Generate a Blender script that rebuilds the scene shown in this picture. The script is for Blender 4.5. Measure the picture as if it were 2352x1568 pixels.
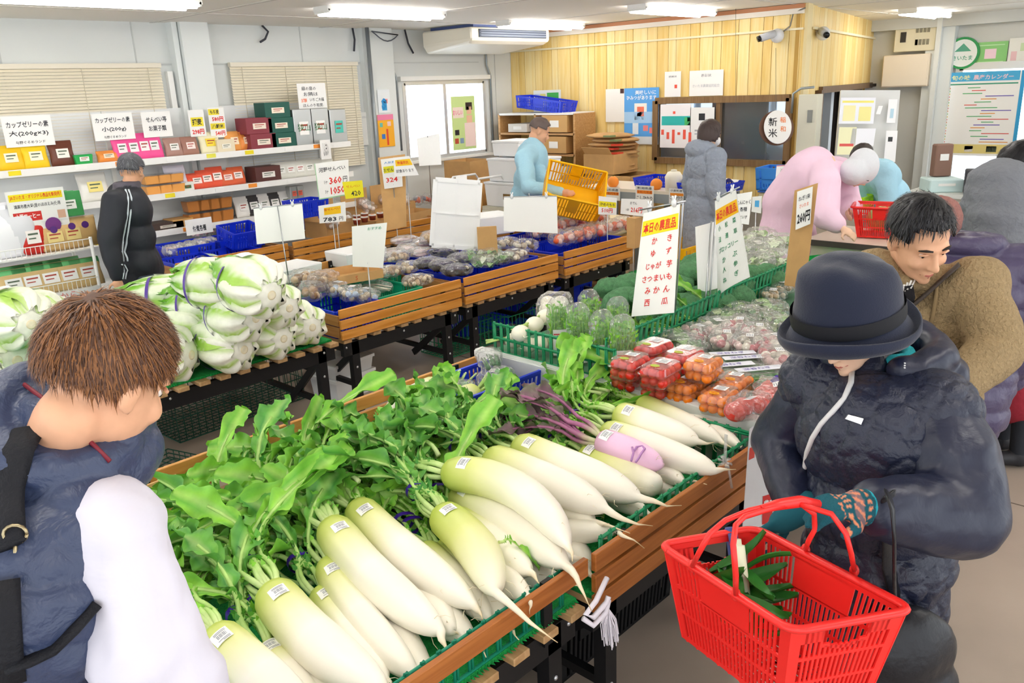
import bpy,bmesh,math,random
from mathutils import Matrix,Vector,Euler,noise
R = math.radians
PI = math.pi
def V(*a): return Vector(a)
rnd = random.Random(7)
SC = bpy.context.scene
COL = SC.collection
for _o in list(bpy.data.objects):
 bpy.data.objects.remove(_o)
# ------------------------------------------------------------ camera (eye 1.95 m above the shop floor)
F_PX = 1889.7
CAM_H = 1.95
YAW,PITCH,ROLL = R(43.5016),R(17.0474),R(-2.2818)
_f = Vector((math.cos(YAW) * math.cos(PITCH),math.sin(YAW) * math.cos(PITCH),-math.sin(PITCH)))
_r = Vector((math.sin(YAW),-math.cos(YAW),0))
_u = _r.cross(_f)
_r,_u = _r * math.cos(ROLL) + _u * math.sin(ROLL),-_r * math.sin(ROLL) + _u * math.cos(ROLL)
CAM = Vector((0,0,CAM_H))
cam = bpy.data.cameras.new('camera')
cam.sensor_width = 36
cam.lens = F_PX / 2352 * 36
cam.clip_start = 0.02
cam.clip_end = 200
camo = bpy.data.objects.new('camera',cam)
COL.objects.link(camo)
camo.matrix_world = Matrix(((_r.x,_u.x,-_f.x,CAM.x),(_r.y,_u.y,-_f.y,CAM.y),(_r.z,_u.z,-_f.z,CAM.z),(0,0,0,1)))
SC.camera = camo
# ------------------------------------------------------------ daylight + exposure
world = bpy.data.worlds.new('daylight')
SC.world = world
world.use_nodes = True
_bg = world.node_tree.nodes['Background']
_bg.inputs[0].default_value = (0.93,0.97,1.0,1)
_bg.inputs[1].default_value = 1.35
SC.view_settings.view_transform = 'Standard'
SC.view_settings.look = 'None'
SC.view_settings.exposure = 0.72
SC.view_settings.gamma = 1
SC.view_settings.use_curve_mapping = False
LAMP_POWER = 62.0
SC.cycles.max_bounces = 8
SC.cycles.transparent_max_bounces = 16
SC.cycles.caustics_reflective = False
SC.cycles.caustics_refractive = False
# ------------------------------------------------------------ measuring: points on real planes of the shop
def ray(x,y):
 return _f + _r * ((x - 1176) / F_PX) - _u * ((y - 784) / F_PX)
def pz(x,y,z=0.0):
 d = ray(x,y); return CAM + d * ((z - CAM_H) / d.z)
def py(x,y,Y):
 d = ray(x,y); return CAM + d * (Y / d.y)
def pxp(x,y,X):
 d = ray(x,y); return CAM + d * (X / d.x)
def dep(x,y,D):
 return CAM + ray(x,y) * D
def depth_of(p):
 return (Vector(p) - CAM).dot(_f)
# ------------------------------------------------------------ materials
def lin(c):
 c = c / 255.0
 return c / 12.92 if c <= 0.04045 else ((c + 0.055) / 1.055) ** 2.4
def rgb(c):
 if isinstance(c,str):
  c = c.lstrip('#'); c = tuple(int(c[i:i + 2],16) for i in (0,2,4))
 return (lin(c[0]),lin(c[1]),lin(c[2]),1)
MATS = {}
def M(name,col=None,rough=0.55,metal=0.0,var=0.0,vscale=8.0,bump=0.0,bscale=60.0,spec=0.4,emit=None,estr=1.0,
 attr=False,sss=0.0,coat=0.0,stretch=None,sheen=0.0):
 if name in MATS:
  return MATS[name]
 m = bpy.data.materials.new(name); m.use_nodes = True
 nt = m.node_tree; b = nt.nodes['Principled BSDF']
 b.inputs['Roughness'].default_value = rough
 b.inputs['Metallic'].default_value = metal
 b.inputs['Specular IOR Level'].default_value = spec
 if coat: b.inputs['Coat Weight'].default_value = coat
 if sheen: b.inputs['Sheen Weight'].default_value = sheen
 src = None
 if attr:
  a = nt.nodes.new('ShaderNodeAttribute'); a.attribute_name = 'Col'; src = a.outputs['Color']
 elif col is not None:
  b.inputs['Base Color'].default_value = rgb(col)
 tex = None
 if var or bump:
  tc = nt.nodes.new('ShaderNodeTexCoord'); mp = nt.nodes.new('ShaderNodeMapping')
  nt.links.new(tc.outputs['Object'],mp.inputs['Vector'])
  if stretch: mp.inputs['Scale'].default_value = stretch
 if var:
  n = nt.nodes.new('ShaderNodeTexNoise'); n.inputs['Scale'].default_value = vscale; n.inputs['Detail'].default_value = 4
  nt.links.new(mp.outputs['Vector'],n.inputs['Vector'])
  mr = nt.nodes.new('ShaderNodeMapRange'); mr.inputs['From Min'].default_value = 0.3; mr.inputs['From Max'].default_value = 0.7
  mr.inputs['To Min'].default_value = 1 - var; mr.inputs['To Max'].default_value = 1 + var * 0.6
  nt.links.new(n.outputs['Fac'],mr.inputs['Value'])
  mx = nt.nodes.new('ShaderNodeVectorMath'); mx.operation = 'SCALE'
  if src is None:
   mx.inputs[0].default_value = rgb(col)[:3]
  else:
   nt.links.new(src,mx.inputs[0])
  nt.links.new(mr.outputs['Result'],mx.inputs['Scale'])
  src = mx.outputs['Vector']
 if src is not None:
  nt.links.new(src,b.inputs['Base Color'])
 if bump:
  n2 = nt.nodes.new('ShaderNodeTexNoise'); n2.inputs['Scale'].default_value = bscale; n2.inputs['Detail'].default_value = 3
  nt.links.new(mp.outputs['Vector'],n2.inputs['Vector'])
  bp = nt.nodes.new('ShaderNodeBump'); bp.inputs['Strength'].default_value = bump; bp.inputs['Distance'].default_value = 0.01
  nt.links.new(n2.outputs['Fac'],bp.inputs['Height']); nt.links.new(bp.outputs['Normal'],b.inputs['Normal'])
 if emit is not None:
  b.inputs['Emission Color'].default_value = rgb(emit); b.inputs['Emission Strength'].default_value = estr
 if sss:
  b.inputs['Subsurface Weight'].default_value = sss; b.inputs['Subsurface Radius'].default_value = (0.02,0.012,0.008)
 MATS[name] = m
 return m
def C(hexa,rough=0.55,**k):                      # plain paint / paper / plastic of one colour
 return M('paint_%s_%s' % (hexa.lstrip('#'),rough),hexa,rough,**k)
def film(name,tint='#ffffff',body=0.10,crinkle=0.5,scale=38.0):
 """thin clear plastic film: mostly see-through, crumpled glossy highlights"""
 if name in MATS: return MATS[name]
 m = bpy.data.materials.new(name); m.use_nodes = True; nt = m.node_tree
 for n in list(nt.nodes):
  if n.type != 'OUTPUT_MATERIAL': nt.nodes.remove(n)
 out = [n for n in nt.nodes if n.type == 'OUTPUT_MATERIAL'][0]
 tr = nt.nodes.new('ShaderNodeBsdfTransparent'); tr.inputs[0].default_value = rgb(tint)
 gl = nt.nodes.new('ShaderNodeBsdfGlossy'); gl.inputs['Roughness'].default_value = 0.16
 df = nt.nodes.new('ShaderNodeBsdfDiffuse'); df.inputs[0].default_value = (0.95,0.95,0.95,1)
 lw = nt.nodes.new('ShaderNodeLayerWeight'); lw.inputs['Blend'].default_value = 0.35
 m1 = nt.nodes.new('ShaderNodeMixShader'); m2 = nt.nodes.new('ShaderNodeMixShader')
 mr = nt.nodes.new('ShaderNodeMapRange'); mr.inputs['To Min'].default_value = 0.05; mr.inputs['To Max'].default_value = 0.5
 if crinkle:
  tc = nt.nodes.new('ShaderNodeTexCoord'); nz = nt.nodes.new('ShaderNodeTexVoronoi'); nz.inputs['Scale'].default_value = scale
  nz.feature = 'F1'
  nn = nt.nodes.new('ShaderNodeTexNoise'); nn.inputs['Scale'].default_value = scale * 0.6; nn.inputs['Detail'].default_value = 3
  add = nt.nodes.new('ShaderNodeMath'); add.operation = 'ADD'
  nt.links.new(tc.outputs['Object'],nz.inputs['Vector']); nt.links.new(tc.outputs['Object'],nn.inputs['Vector'])
  nt.links.new(nz.outputs['Distance'],add.inputs[0]); nt.links.new(nn.outputs['Fac'],add.inputs[1])
  bp = nt.nodes.new('ShaderNodeBump'); bp.inputs['Strength'].default_value = crinkle; bp.inputs['Distance'].default_value = 0.012
  nt.links.new(add.outputs[0],bp.inputs['Height'])
  nt.links.new(bp.outputs['Normal'],gl.inputs['Normal']); nt.links.new(bp.outputs['Normal'],lw.inputs['Normal'])
 nt.links.new(lw.outputs['Facing'],mr.inputs['Value']); nt.links.new(mr.outputs['Result'],m1.inputs[0])
 nt.links.new(tr.outputs[0],m1.inputs[1]); nt.links.new(gl.outputs[0],m1.inputs[2])
 m2.inputs[0].default_value = body
 nt.links.new(m1.outputs[0],m2.inputs[1]); nt.links.new(df.outputs[0],m2.inputs[2])
 nt.links.new(m2.outputs[0],out.inputs['Surface'])
 MATS[name] = m
 return m
def wood(name,c1,c2,axis=0,scale=9.0,rough=0.5):
 if name in MATS: return MATS[name]
 m = M(name,c1,rough,spec=0.35); nt = m.node_tree; b = nt.nodes['Principled BSDF']
 tc = nt.nodes.new('ShaderNodeTexCoord'); mp = nt.nodes.new('ShaderNodeMapping')
 s = [14.0,14.0,14.0]; s[axis] = 0.9
 mp.inputs['Scale'].default_value = s
 n = nt.nodes.new('ShaderNodeTexNoise'); n.inputs['Scale'].default_value = scale * 0.4; n.inputs['Detail'].default_value = 6; n.inputs['Distortion'].default_value = 0.6
 cr = nt.nodes.new('ShaderNodeValToRGB'); cr.color_ramp.elements[0].position = 0.35; cr.color_ramp.elements[1].position = 0.65
 cr.color_ramp.elements[0].color = rgb(c1); cr.color_ramp.elements[1].color = rgb(c2)
 nt.links.new(tc.outputs['Object'],mp.inputs['Vector']); nt.links.new(mp.outputs['Vector'],n.inputs['Vector'])
 nt.links.new(n.outputs['Fac'],cr.inputs['Fac']); nt.links.new(cr.outputs['Color'],b.inputs['Base Color'])
 bp = nt.nodes.new('ShaderNodeBump'); bp.inputs['Strength'].default_value = 0.12; bp.inputs['Distance'].default_value = 0.004
 nt.links.new(n.outputs['Fac'],bp.inputs['Height']); nt.links.new(bp.outputs['Normal'],b.inputs['Normal'])
 return m
# ------------------------------------------------------------ mesh building
class MB:
 def __init__(self):
  self.v = []; self.f = []; self.mi = []; self.sm = []; self.c = []; self.T = None; self.m = 0; self.smooth = False; self.col = None
 def add(self,vs,fs,cols=None):
  o = len(self.v)
  for i,p in enumerate(vs):
   p = Vector(p)
   self.v.append(self.T @ p if self.T is not None else p)
   self.c.append(cols[i] if cols is not None else (self.col or (1,1,1)))
  for f in fs:
   self.f.append([i + o for i in f]); self.mi.append(self.m); self.sm.append(self.smooth)
  return self
 def box(self,c,s,rz=0.0,rot=None,taper=None):
  hx,hy,hz = s[0] / 2,s[1] / 2,s[2] / 2
  vs = []
  for z in (-1,1):
   t = (taper if (taper and z < 0) else 1.0)
   for x,y in ((-1,-1),(1,-1),(1,1),(-1,1)):
    vs.append(Vector((x * hx * t,y * hy * t,z * hz)))
  mt = rot if rot is not None else Matrix.Rotation(rz,3,'Z')
  vs = [mt @ p + Vector(c) for p in vs]
  return self.add(vs,[(3,2,1,0),(4,5,6,7),(0,1,5,4),(1,2,6,5),(2,3,7,6),(3,0,4,7)])
 def bar(self,a,b,w,h,up=(0,0,1)):
  """rectangular bar from a to b"""
  a,b = Vector(a),Vector(b); d = (b - a)
  if d.length < 1e-6: return self
  d.normalize(); s = d.cross(Vector(up))
  if s.length < 1e-4: s = d.cross(Vector((1,0,0)))
  s.normalize(); t = s.cross(d)
  vs = []
  for p in (a,b):
   for i,j in ((-1,-1),(1,-1),(1,1),(-1,1)):
    vs.append(p + s * (i * w / 2) + t * (j * h / 2))
  return self.add(vs,[(3,2,1,0),(4,5,6,7),(0,1,5,4),(1,2,6,5),(2,3,7,6),(3,0,4,7)])
 def loft(self,rings,closed=True,cap0=True,cap1=True,cols=None):
  n = len(rings[0]); vs = []; cs = [] if cols else None
  for k,rg in enumerate(rings):
   vs += list(rg)
   if cols: cs += (cols[k] if isinstance(cols[k],list) else [cols[k]] * n)
  fs = []
  for k in range(len(rings) - 1):
   for i in range(n if closed else n - 1):
    j = (i + 1) % n
    fs.append((k * n + i,k * n + j,(k + 1) * n + j,(k + 1) * n + i))
  if closed and cap0: fs.append(tuple(reversed(range(n))))
  if closed and cap1: fs.append(tuple(range((len(rings) - 1) * n,len(rings) * n)))
  return self.add(vs,fs,cs)
 def tube(self,path,r,n=6,cap=True,cols=None,flat=1.0,up=None):
  path = [Vector(p) for p in path]; rings = []
  prev = Vector(up) if up else None
  for k,p in enumerate(path):
   a = path[max(k - 1,0)]; b = path[min(k + 1,len(path) - 1)]
   d = (b - a)
   d = d.normalized() if d.length > 1e-9 else Vector((0,0,1))
   if prev is None:
    prev = Vector((0,0,1)) if abs(d.z) < 0.9 else Vector((1,0,0))
   s = d.cross(prev)
   if s.length < 1e-5: s = d.cross(Vector((0.3,0.8,0.5)))
   s.normalize(); t = s.cross(d).normalized(); prev = t
   rr = r[k] if isinstance(r,(list,tuple)) else r
   rings.append([p + s * (math.cos(2 * PI * i / n) * rr) + t * (math.sin(2 * PI * i / n) * rr * flat) for i in range(n)])
  return self.loft(rings,True,cap,cap,cols)
 def lathe(self,prof,n=16,c=(0,0,0),cap0=True,cap1=True,sx=1.0,sy=1.0,cols=None):
  c = Vector(c)
  return self.loft([[c + Vector((math.cos(2 * PI * i / n) * r * sx,math.sin(2 * PI * i / n) * r * sy,z)) for i in range(n)] for r,z in prof],True,cap0,cap1,cols)
 def ell(self,c,r,nu=12,nv=8,rot=None,fn=None,cols=None):
  """ellipsoid; fn(dir) -> radius factor"""
  c = Vector(c); rings = []
  if not isinstance(r,(tuple,list)): r = (r,r,r)
  vs = []
  for k in range(nv + 1):
   a = PI * k / nv
   for i in range(nu):
    b = 2 * PI * i / nu
    d = Vector((math.sin(a) * math.cos(b),math.sin(a) * math.sin(b),-math.cos(a)))
    q = fn(d) if fn else 1.0
    p = Vector((d.x * r[0],d.y * r[1],d.z * r[2])) * q
    if rot is not None: p = rot @ p
    vs.append(c + p)
  fs = []
  for k in range(nv):
   for i in range(nu):
    j = (i + 1) % nu
    if k == 0: fs.append((i,nu + j,nu + i))
    elif k == nv - 1: fs.append((k * nu + i,k * nu + j,(k + 1) * nu + i))
    else: fs.append((k * nu + i,k * nu + j,(k + 1) * nu + j,(k + 1) * nu + i))
  return self.add(vs,fs,cols)
 def sheet(self,fn,nu,nv,colfn=None):
  vs = [fn(i / nu,j / nv) for j in range(nv + 1) for i in range(nu + 1)]
  cs = [colfn(i / nu,j / nv) for j in range(nv + 1) for i in range(nu + 1)] if colfn else None
  fs = [(j * (nu + 1) + i,j * (nu + 1) + i + 1,(j + 1) * (nu + 1) + i + 1,(j + 1) * (nu + 1) + i) for j in range(nv) for i in range(nu)]
  return self.add(vs,fs,cs)
 def mesh(self,name,mats,attr=False):
  me = bpy.data.meshes.new(name)
  me.from_pydata([tuple(p) for p in self.v],[],self.f)
  if not isinstance(mats,(list,tuple)): mats = [mats]
  for m in mats: me.materials.append(m)
  me.polygons.foreach_set('material_index',self.mi)
  me.polygons.foreach_set('use_smooth',self.sm)
  if attr:
   a = me.color_attributes.new('Col','FLOAT_COLOR','POINT')
   flat = []
   for c in self.c: flat += [c[0],c[1],c[2],1.0]
   a.data.foreach_set('color',flat)
  me.update()
  return me
 def build(self,name,mats,parent=None,attr=False,mw=None,bevel=0.0):
  o = bpy.data.objects.new(name,self.mesh(name,mats,attr))
  COL.objects.link(o)
  if parent is not None: o.parent = parent
  if mw is not None: o.matrix_local = mw
  if bevel:
   md = o.modifiers.new('edge','BEVEL'); md.width = bevel; md.segments = 1; md.limit_method = 'ANGLE'
  return o
def inst(name,me,parent=None,mw=None):
 o = bpy.data.objects.new(name,me); COL.objects.link(o)
 if parent is not None: o.parent = parent
 if mw is not None: o.matrix_local = mw
 return o
def tag(o,label=None,cat=None,group=None,kind=None):
 if label: o['label'] = label
 if cat: o['category'] = cat
 if group: o['group'] = group
 if kind: o['kind'] = kind
 return o
def thing(name,label,cat,loc=(0,0,0),rz=0.0,group=None,mw=None):
 o = bpy.data.objects.new(name,None); COL.objects.link(o)
 o.empty_display_size = 0.05
 if mw is not None: o.matrix_world = mw
 else:
  o.location = loc; o.rotation_euler = (0,0,rz)
 return tag(o,label,cat,group)
def struct(o):
 o['kind'] = 'structure'; return o
def smoothed(mb,flag=True):
 mb.smooth = flag; return mb
def TR(loc=(0,0,0),rx=0.0,ry=0.0,rz=0.0,s=1.0):
 m = Matrix.Translation(Vector(loc)) @ Euler((rx,ry,rz)).to_matrix().to_4x4()
 if s != 1.0:
  m = m @ (Matrix.Diagonal((s,s,s,1)) if not isinstance(s,(tuple,list)) else Matrix.Diagonal((s[0],s[1],s[2],1)))
 return m
def frame(o,xdir,up=(0,0,1)):
 """matrix with local x along xdir, local z near up"""
 x = Vector(xdir).normalized(); y = Vector(up).cross(x)
 if y.length < 1e-5: y = Vector((0,1,0)).cross(x)
 y.normalize(); z = x.cross(y)
 return Matrix(((x.x,y.x,z.x,o[0]),(x.y,y.y,z.y,o[1]),(x.z,y.z,z.z,o[2]),(0,0,0,1)))
def hexl(h):
 return rgb(h)[:3]
def mixc(a,b,t):
 t = max(0.0,min(1.0,t)); return tuple(a[i] * (1 - t) + b[i] * t for i in range(3))
# ------------------------------------------------------------ lettering (flat print as thin mesh)
_txt_cache = {}
def text_mesh(s,bold=0.0):
 """returns (verts, faces, w, h) of a text set 1 unit high, centred on 0,0"""
 key = (s,bold)
 if key in _txt_cache: return _txt_cache[key]
 cu = bpy.data.curves.new('lettering','FONT'); cu.body = s; cu.size = 1.0; cu.resolution_u = 1; cu.fill_mode = 'FRONT'
 cu.align_x = 'CENTER'; cu.align_y = 'CENTER'; cu.offset = bold; cu.space_line = 1.05
 o = bpy.data.objects.new('lettering',cu)
 me = o.to_mesh()
 vs = [v.co.copy() for v in me.vertices]; fs = [tuple(p.vertices) for p in me.polygons]
 o.to_mesh_clear()
 bpy.data.objects.remove(o); bpy.data.curves.remove(cu)
 if vs:
  x0,x1 = min(v.x for v in vs),max(v.x for v in vs); y0,y1 = min(v.y for v in vs),max(v.y for v in vs)
  cxm,cym = (x0 + x1) / 2,(y0 + y1) / 2
  vs = [Vector((v.x - cxm,v.y - cym,0)) for v in vs]
  r = (vs,fs,x1 - x0,y1 - y0)
 else: r = ([],[],1,1)
 _txt_cache[key] = r
 return r
def put_text(mb,s,cx,cy,w=None,h=None,z=0.0012,bold=0.0,m=None,sk=0.0):
 """text into builder mb in the local xy plane, fitted in w and/or h"""
 vs,fs,tw,th = text_mesh(s,bold)
 if not vs: return
 if w and h: sx,sy = w / tw,h / th
 elif w: sx = sy = w / tw
 else: sx = sy = h / th
 om = mb.m
 if m is not None: mb.m = m
 mb.add([Vector((cx + v.x * sx + v.y * sy * sk,cy + v.y * sy,z)) for v in vs],fs)
 mb.m = om
# ============================================================ the room
YL,XB,XF,ZC = 7.8,8.4,12.4,2.65
WHITE = C('#f2f2ee',0.5)
PAPER = C('#f7f7f4',0.75)
BLACK = C('#15161a',0.5)
STEEL = M('steel','#b9bcc0',0.3,0.9)
GALV = M('galvanised_pipe','#9ba3a8',0.4,0.6)
mwall = M('wall_panel_grey','#dfe3e2',0.6,var=0.05,vscale=0.9)
mceil = M('ceiling_panel','#f4f1ea',0.7,var=0.04,vscale=0.6)
mfloor = M('floor_vinyl','#b3a495',0.42,var=0.16,vscale=1.6,bump=0.05,bscale=140,spec=0.5)
myellow = [wood('pine_panel_%d' % i,a,b,2,5.0,0.45) for i,(a,b) in enumerate((('#f0cf80','#f6dd9c'),('#eac672','#f2d68f'),('#f4d88f','#f8e4ab')))]
mb = MB(); mb.box((5,2.5,-0.05),(16,11.4,0.1)); struct(mb.build('floor',mfloor))
fl = bpy.data.objects['floor']
for i,(a,b) in enumerate((((2.2,-3,0),(2.2,1.0,0)),((4.1,-3,0),(4.1,7.8,0)),((-2.4,0.25,0),(12,0.25,0)),((-2.4,3.3,0),(12,3.3,0)))):
 m2 = MB(); m2.bar(Vector(a) + Vector((0,0,.0006)),Vector(b) + Vector((0,0,.0006)),0.008,0.0012); m2.build('floor_joint',C('#6d6257'),fl)
mb = MB(); mb.box((5,2.5,ZC + 0.04),(16,11.4,0.08)); ce = struct(mb.build('ceiling',mceil))
for x in (0.0,1.82,3.64,5.46,7.28,9.1,10.92):
 m2 = MB(); m2.box((x,2.5,ZC - 0.002),(0.035,10.6,0.006)); m2.build('joint_strip',C('#d3cfc8'),ce)
for y in (1.2,3.9,6.85):
 m2 = MB(); m2.box((5,y,ZC - 0.003),(14.8,0.02,0.005)); m2.build('joint_strip',C('#d8d4cd'),ce)
# --- left wall with a sliding window
w0,w1 = py(927,195,YL),py(1118,350,YL)
WX0,WX1,WZ0,WZ1 = w0.x,w1.x,1.18,2.06
mb = MB()
for (x0,x1,z0,z1) in ((-3,WX0,0,ZC),(WX1,XB + .1,0,ZC),(WX0,WX1,0,WZ0),(WX0,WX1,WZ1,ZC)):
 mb.box(((x0 + x1) / 2,YL + .05,(z0 + z1) / 2),(x1 - x0,.1,z1 - z0))
wl = struct(mb.build('wall_left',mwall))
for x in (2.35,3.45,5.2,6.2,8.1):
 m2 = MB(); m2.box((x,YL - .002,ZC / 2),(.012,.006,ZC)); m2.build('panel_joint',C('#c4c8c7'),wl)
m2 = MB(); m2.box((3,YL - .004,2.29),(9.6,.01,.012)); m2.build('panel_joint',C('#c9cdcc'),wl)
# pilasters and their conduits
for k,(xa,xb,d) in enumerate(((3.83,4.1,.16),(6.0,6.33,.12))):
 m2 = MB(); m2.box(((xa + xb) / 2,YL - d / 2,ZC / 2),(xb - xa,d,ZC)); m2.box((xa - .035,YL - d * .35,ZC / 2),(.05,d * .7,ZC))
 struct(m2.build('trim_%d' % (k + 1),M('pilaster_paint','#e4e9e8',0.35)))
m2 = MB(); m2.smooth = True; m2.tube([(5.97,YL - .14,ZC),(5.97,YL - .14,0.2)],.022,8)
tag(m2.build('wall_conduit',GALV),'grey pipe running down the wall beside the second pilaster','pipe')
m2 = MB(); m2.box((3.72,YL - .03,1.95),(.05,.05,.55)); tag(m2.build('cable_cover',WHITE),'white plastic cable cover strip left of the first pilaster','cable cover')
for k,(x,lab) in enumerate(((6.36,'left of the sliding window'),(7.92,'near the yellow wall corner'))):
 m2 = MB(); m2.smooth = True; m2.tube([(x,YL - .03,ZC),(x,YL - .03,2.25),(x + .06,YL - .03,2.12),(x + .06,YL - .03,1.3)],.014,7)
 tag(m2.build('wall_conduit',GALV),'thin grey conduit bending beside the window ' + lab,'pipe')
# dangling cable ends under the ceiling
for k,(x,pts,lab) in enumerate(((4.75,((0,0,0),(.05,-.02,-.06),(.0,-.03,-.13),(-.06,-.03,-.16)),'curled black cable end hanging under the ceiling above the blind'),
       (5.86,((0,0,0),(.0,-.02,-.12),(-.03,-.03,-.24)),'black cable end hanging left of the grey pipe'),
       (6.6,((0,0,0),(.02,-.02,-.15),(.08,-.03,-.26)),'black cable end hanging left of the air conditioner'))):
 m2 = MB(); m2.smooth = True; m2.tube([Vector((x,YL - .03,ZC)) + Vector(p) for p in pts],.011,6)
 tag(m2.build('cable_end',C('#3a3d46')),lab,'cable')
m2 = MB(); m2.smooth = True
m2.tube([(6.0,YL - .18,2.5 + .1 * math.cos(t * PI * 2) * .6 + .05) if t in (0,1) else (6.0 + t * .42,YL - .18,2.62 - .11 * math.sin(PI * t)) for t in [i / 8 for i in range(9)]],.007,5)
tag(m2.build('loose_cable',C('#5b5f68')),'loose cable looping off the second pilaster top','cable')
# window_1: aluminium sliding sash with bright daylight
def window(name,x0,x1,z0,z1,mull,plane,axis='x'):
 fr = MB(); t = .05
 def P(a,z,d=0.0):
  return (a,plane + d,z) if axis == 'x' else (plane + d,a,z)
 for a,b in (((x0,z0),(x1,z0)),((x0,z1),(x1,z1)),((x0,z0),(x0,z1)),((x1,z0),(x1,z1))):
  fr.bar(P(*a,.0),P(*b,.0),t,t,up=(0,1,0) if axis == 'x' else (1,0,0))
 for mx in mull:
  fr.bar(P(mx,z0,-.0),P(mx,z1,-.0),.05,.04,up=(0,1,0))
 o = struct(fr.build(name,M('window_alu','#d9dcdd',0.3,0.5)))
 return o
win = window('window_1',WX0,WX1,WZ0,WZ1,[(WX0 + WX1) / 2 - .02],YL + .02)
gm = MB(); gm.box(((WX0 + WX1) / 2,YL + .04,(WZ0 + WZ1) / 2),(WX1 - WX0,.006,WZ1 - WZ0)); gm.build('pane',film('window_glass','#f6fbff',0.02,0),win)
sm = MB(); sm.box(((WX0 + WX1) / 2,YL - .03,WZ0 - .03),(WX1 - WX0 + .1,.1,.03)); sm.box(((WX0 + WX1) / 2,YL - .02,WZ1 + .05),(WX1 - WX0 + .16,.06,.05)); sm.build('window_sill',WHITE,win)
om = MB(); om.box((8.5,YL + 2.6,1.2),(9,.1,5)); om.box((8.5,YL + 1.4,-.05),(9,2.6,.1))
struct(tag(om.build('outdoor_glow',M('outside_glow','#ffffff',0.9,emit='#f4f8ff',estr=2.2))))  # self-lit white boards standing in for the bright outdoors
# blinds
def blind(x0,x1,z0,z1,label):
 t = thing('window_blind',label,'blind',((x0 + x1) / 2,YL - .05,z1),group='cream venetian blinds')
 w = x1 - x0
 h = MB(); h.box((0,0,0),(w,.05,.04)); h.build('headrail',C('#ece4d2'),t)
 n = int((z1 - z0) / .026); s = MB()
 for k in range(n):
  z = -.035 - k * .026
  s.add([(-w / 2,-.008,z - .011),(w / 2,-.008,z - .011),(w / 2,.008,z + .013),(-w / 2,.008,z + .013)],[(0,1,2,3)])
 o = s.build('slat',M('blind_slat','#f1e9d4',0.5),t); o['kind'] = 'stuff'
 for q in (-.42,-.1,.22,.45):
  c = MB(); c.box((q * w,-.014,-(z1 - z0) / 2),(.004,.004,z1 - z0)); c.build('ladder_cord',C('#d6cdb8'),t)
b0 = py(0,156,YL).x - 1.2
blind(b0,py(362,152,YL).x,1.4,py(200,152,YL).z,'cream venetian blind at the far left behind the jelly powder shelf')
blind(py(520,148,YL).x,py(813,150,YL).x,1.2,py(660,148,YL).z,'cream venetian blind between the two grey pilasters')
# --- yellow panelled wall, one plank at a time
OY0,OY1 = pxp(1812,300,XB).y,pxp(1508,300,XB).y
OZ1 = pxp(1660,228,XB).z; OZ0 = pxp(1660,372,XB).z
mb = MB()
for (y0,y1,z0,z1) in ((3.8,OY0,0,ZC),(OY1,YL,0,ZC),(OY0,OY1,0,OZ0),(OY0,OY1,OZ1,ZC)):
 mb.box((XB + .06,(y0 + y1) / 2,(z0 + z1) / 2),(.08,y1 - y0,z1 - z0))
wb = struct(mb.build('wall_back',C('#b48d45',0.8)))
y = YL; k = 0; wds = (.15,.1,.18,.12,.16,.1,.2,.13)
while y > 3.82:
 w = min(wds[k % 8],y - 3.8)
 segs = [(0.0,ZC)] if (y - w > OY1 or y < OY0) else [(0.0,OZ0),(OZ1,ZC)]
 for a,b in segs:
  p = MB(); p.box((XB + .012,y - w / 2,(a + b) / 2),(.02,w - .005,b - a)); p.build('plank',myellow[k % 3],wb,bevel=.002)
 y -= w; k += 1
m2 = MB(); m2.box((XB - .01,5.8,pxp(1400,101,XB).z),(.02,4.0,.02)); m2.build('picture_rail',C('#f0e6c4'),wb)
m2 = MB(); m2.box((XB - .02,5.8,ZC - .07),(.05,4.0,.05)); struct(m2.build('trim_3',C('#f3ece0')))
m2 = MB(); m2.box((XB - .015,5.8,ZC - .025),(.04,4.0,.04)); struct(m2.build('trim_4',C('#c98a62')))
# office window in the yellow wall (window_2) with the office behind
fr = MB(); d = .06
for a,b in (((OY0,OZ0),(OY1,OZ0)),((OY0,OZ1),(OY1,OZ1)),((OY0,OZ0),(OY0,OZ1)),((OY1,OZ0),(OY1,OZ1))):
 fr.bar((XB - .01,a[0],a[1]),(XB - .01,b[0],b[1]),.07,.06,up=(1,0,0))
ym = pxp(1650,300,XB).y
fr.bar((XB + .0,ym,OZ0),(XB + .0,ym,OZ1),.05,.05,up=(1,0,0))
w2 = struct(fr.build('window_2',wood('dark_frame','#7d5f3c','#8d6f4a',2)))
gm = MB(); gm.box((XB + .03,(OY0 + OY1) / 2,(OZ0 + OZ1) / 2),(.005,OY1 - OY0,OZ1 - OZ0)); gm.build('pane',film('office_glass','#f3f8fb',0.03,0),w2)
mb = MB(); mb.box((XB + 2.0,6.03,1.3),(.08,3.5,2.6)); mb.box((XB + 1.05,7.75,1.3),(2.0,.08,2.6))
mb.box((XB + 1.05,6.0,2.5),(2.0,3.4,.06))
struct(mb.build('wall_office',C('#c9d3dd')))
for i,yy in enumerate((4.75,5.3,5.85,6.4)):
 m2 = MB(); m2.box((XB + 1.93,yy,1.6),(.03,.42,.9)); struct(m2.build('window_%d' % (i + 3),M('office_daylight','#eef4fb',0.6,emit='#eaf2fb',estr=0.9)))
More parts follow.
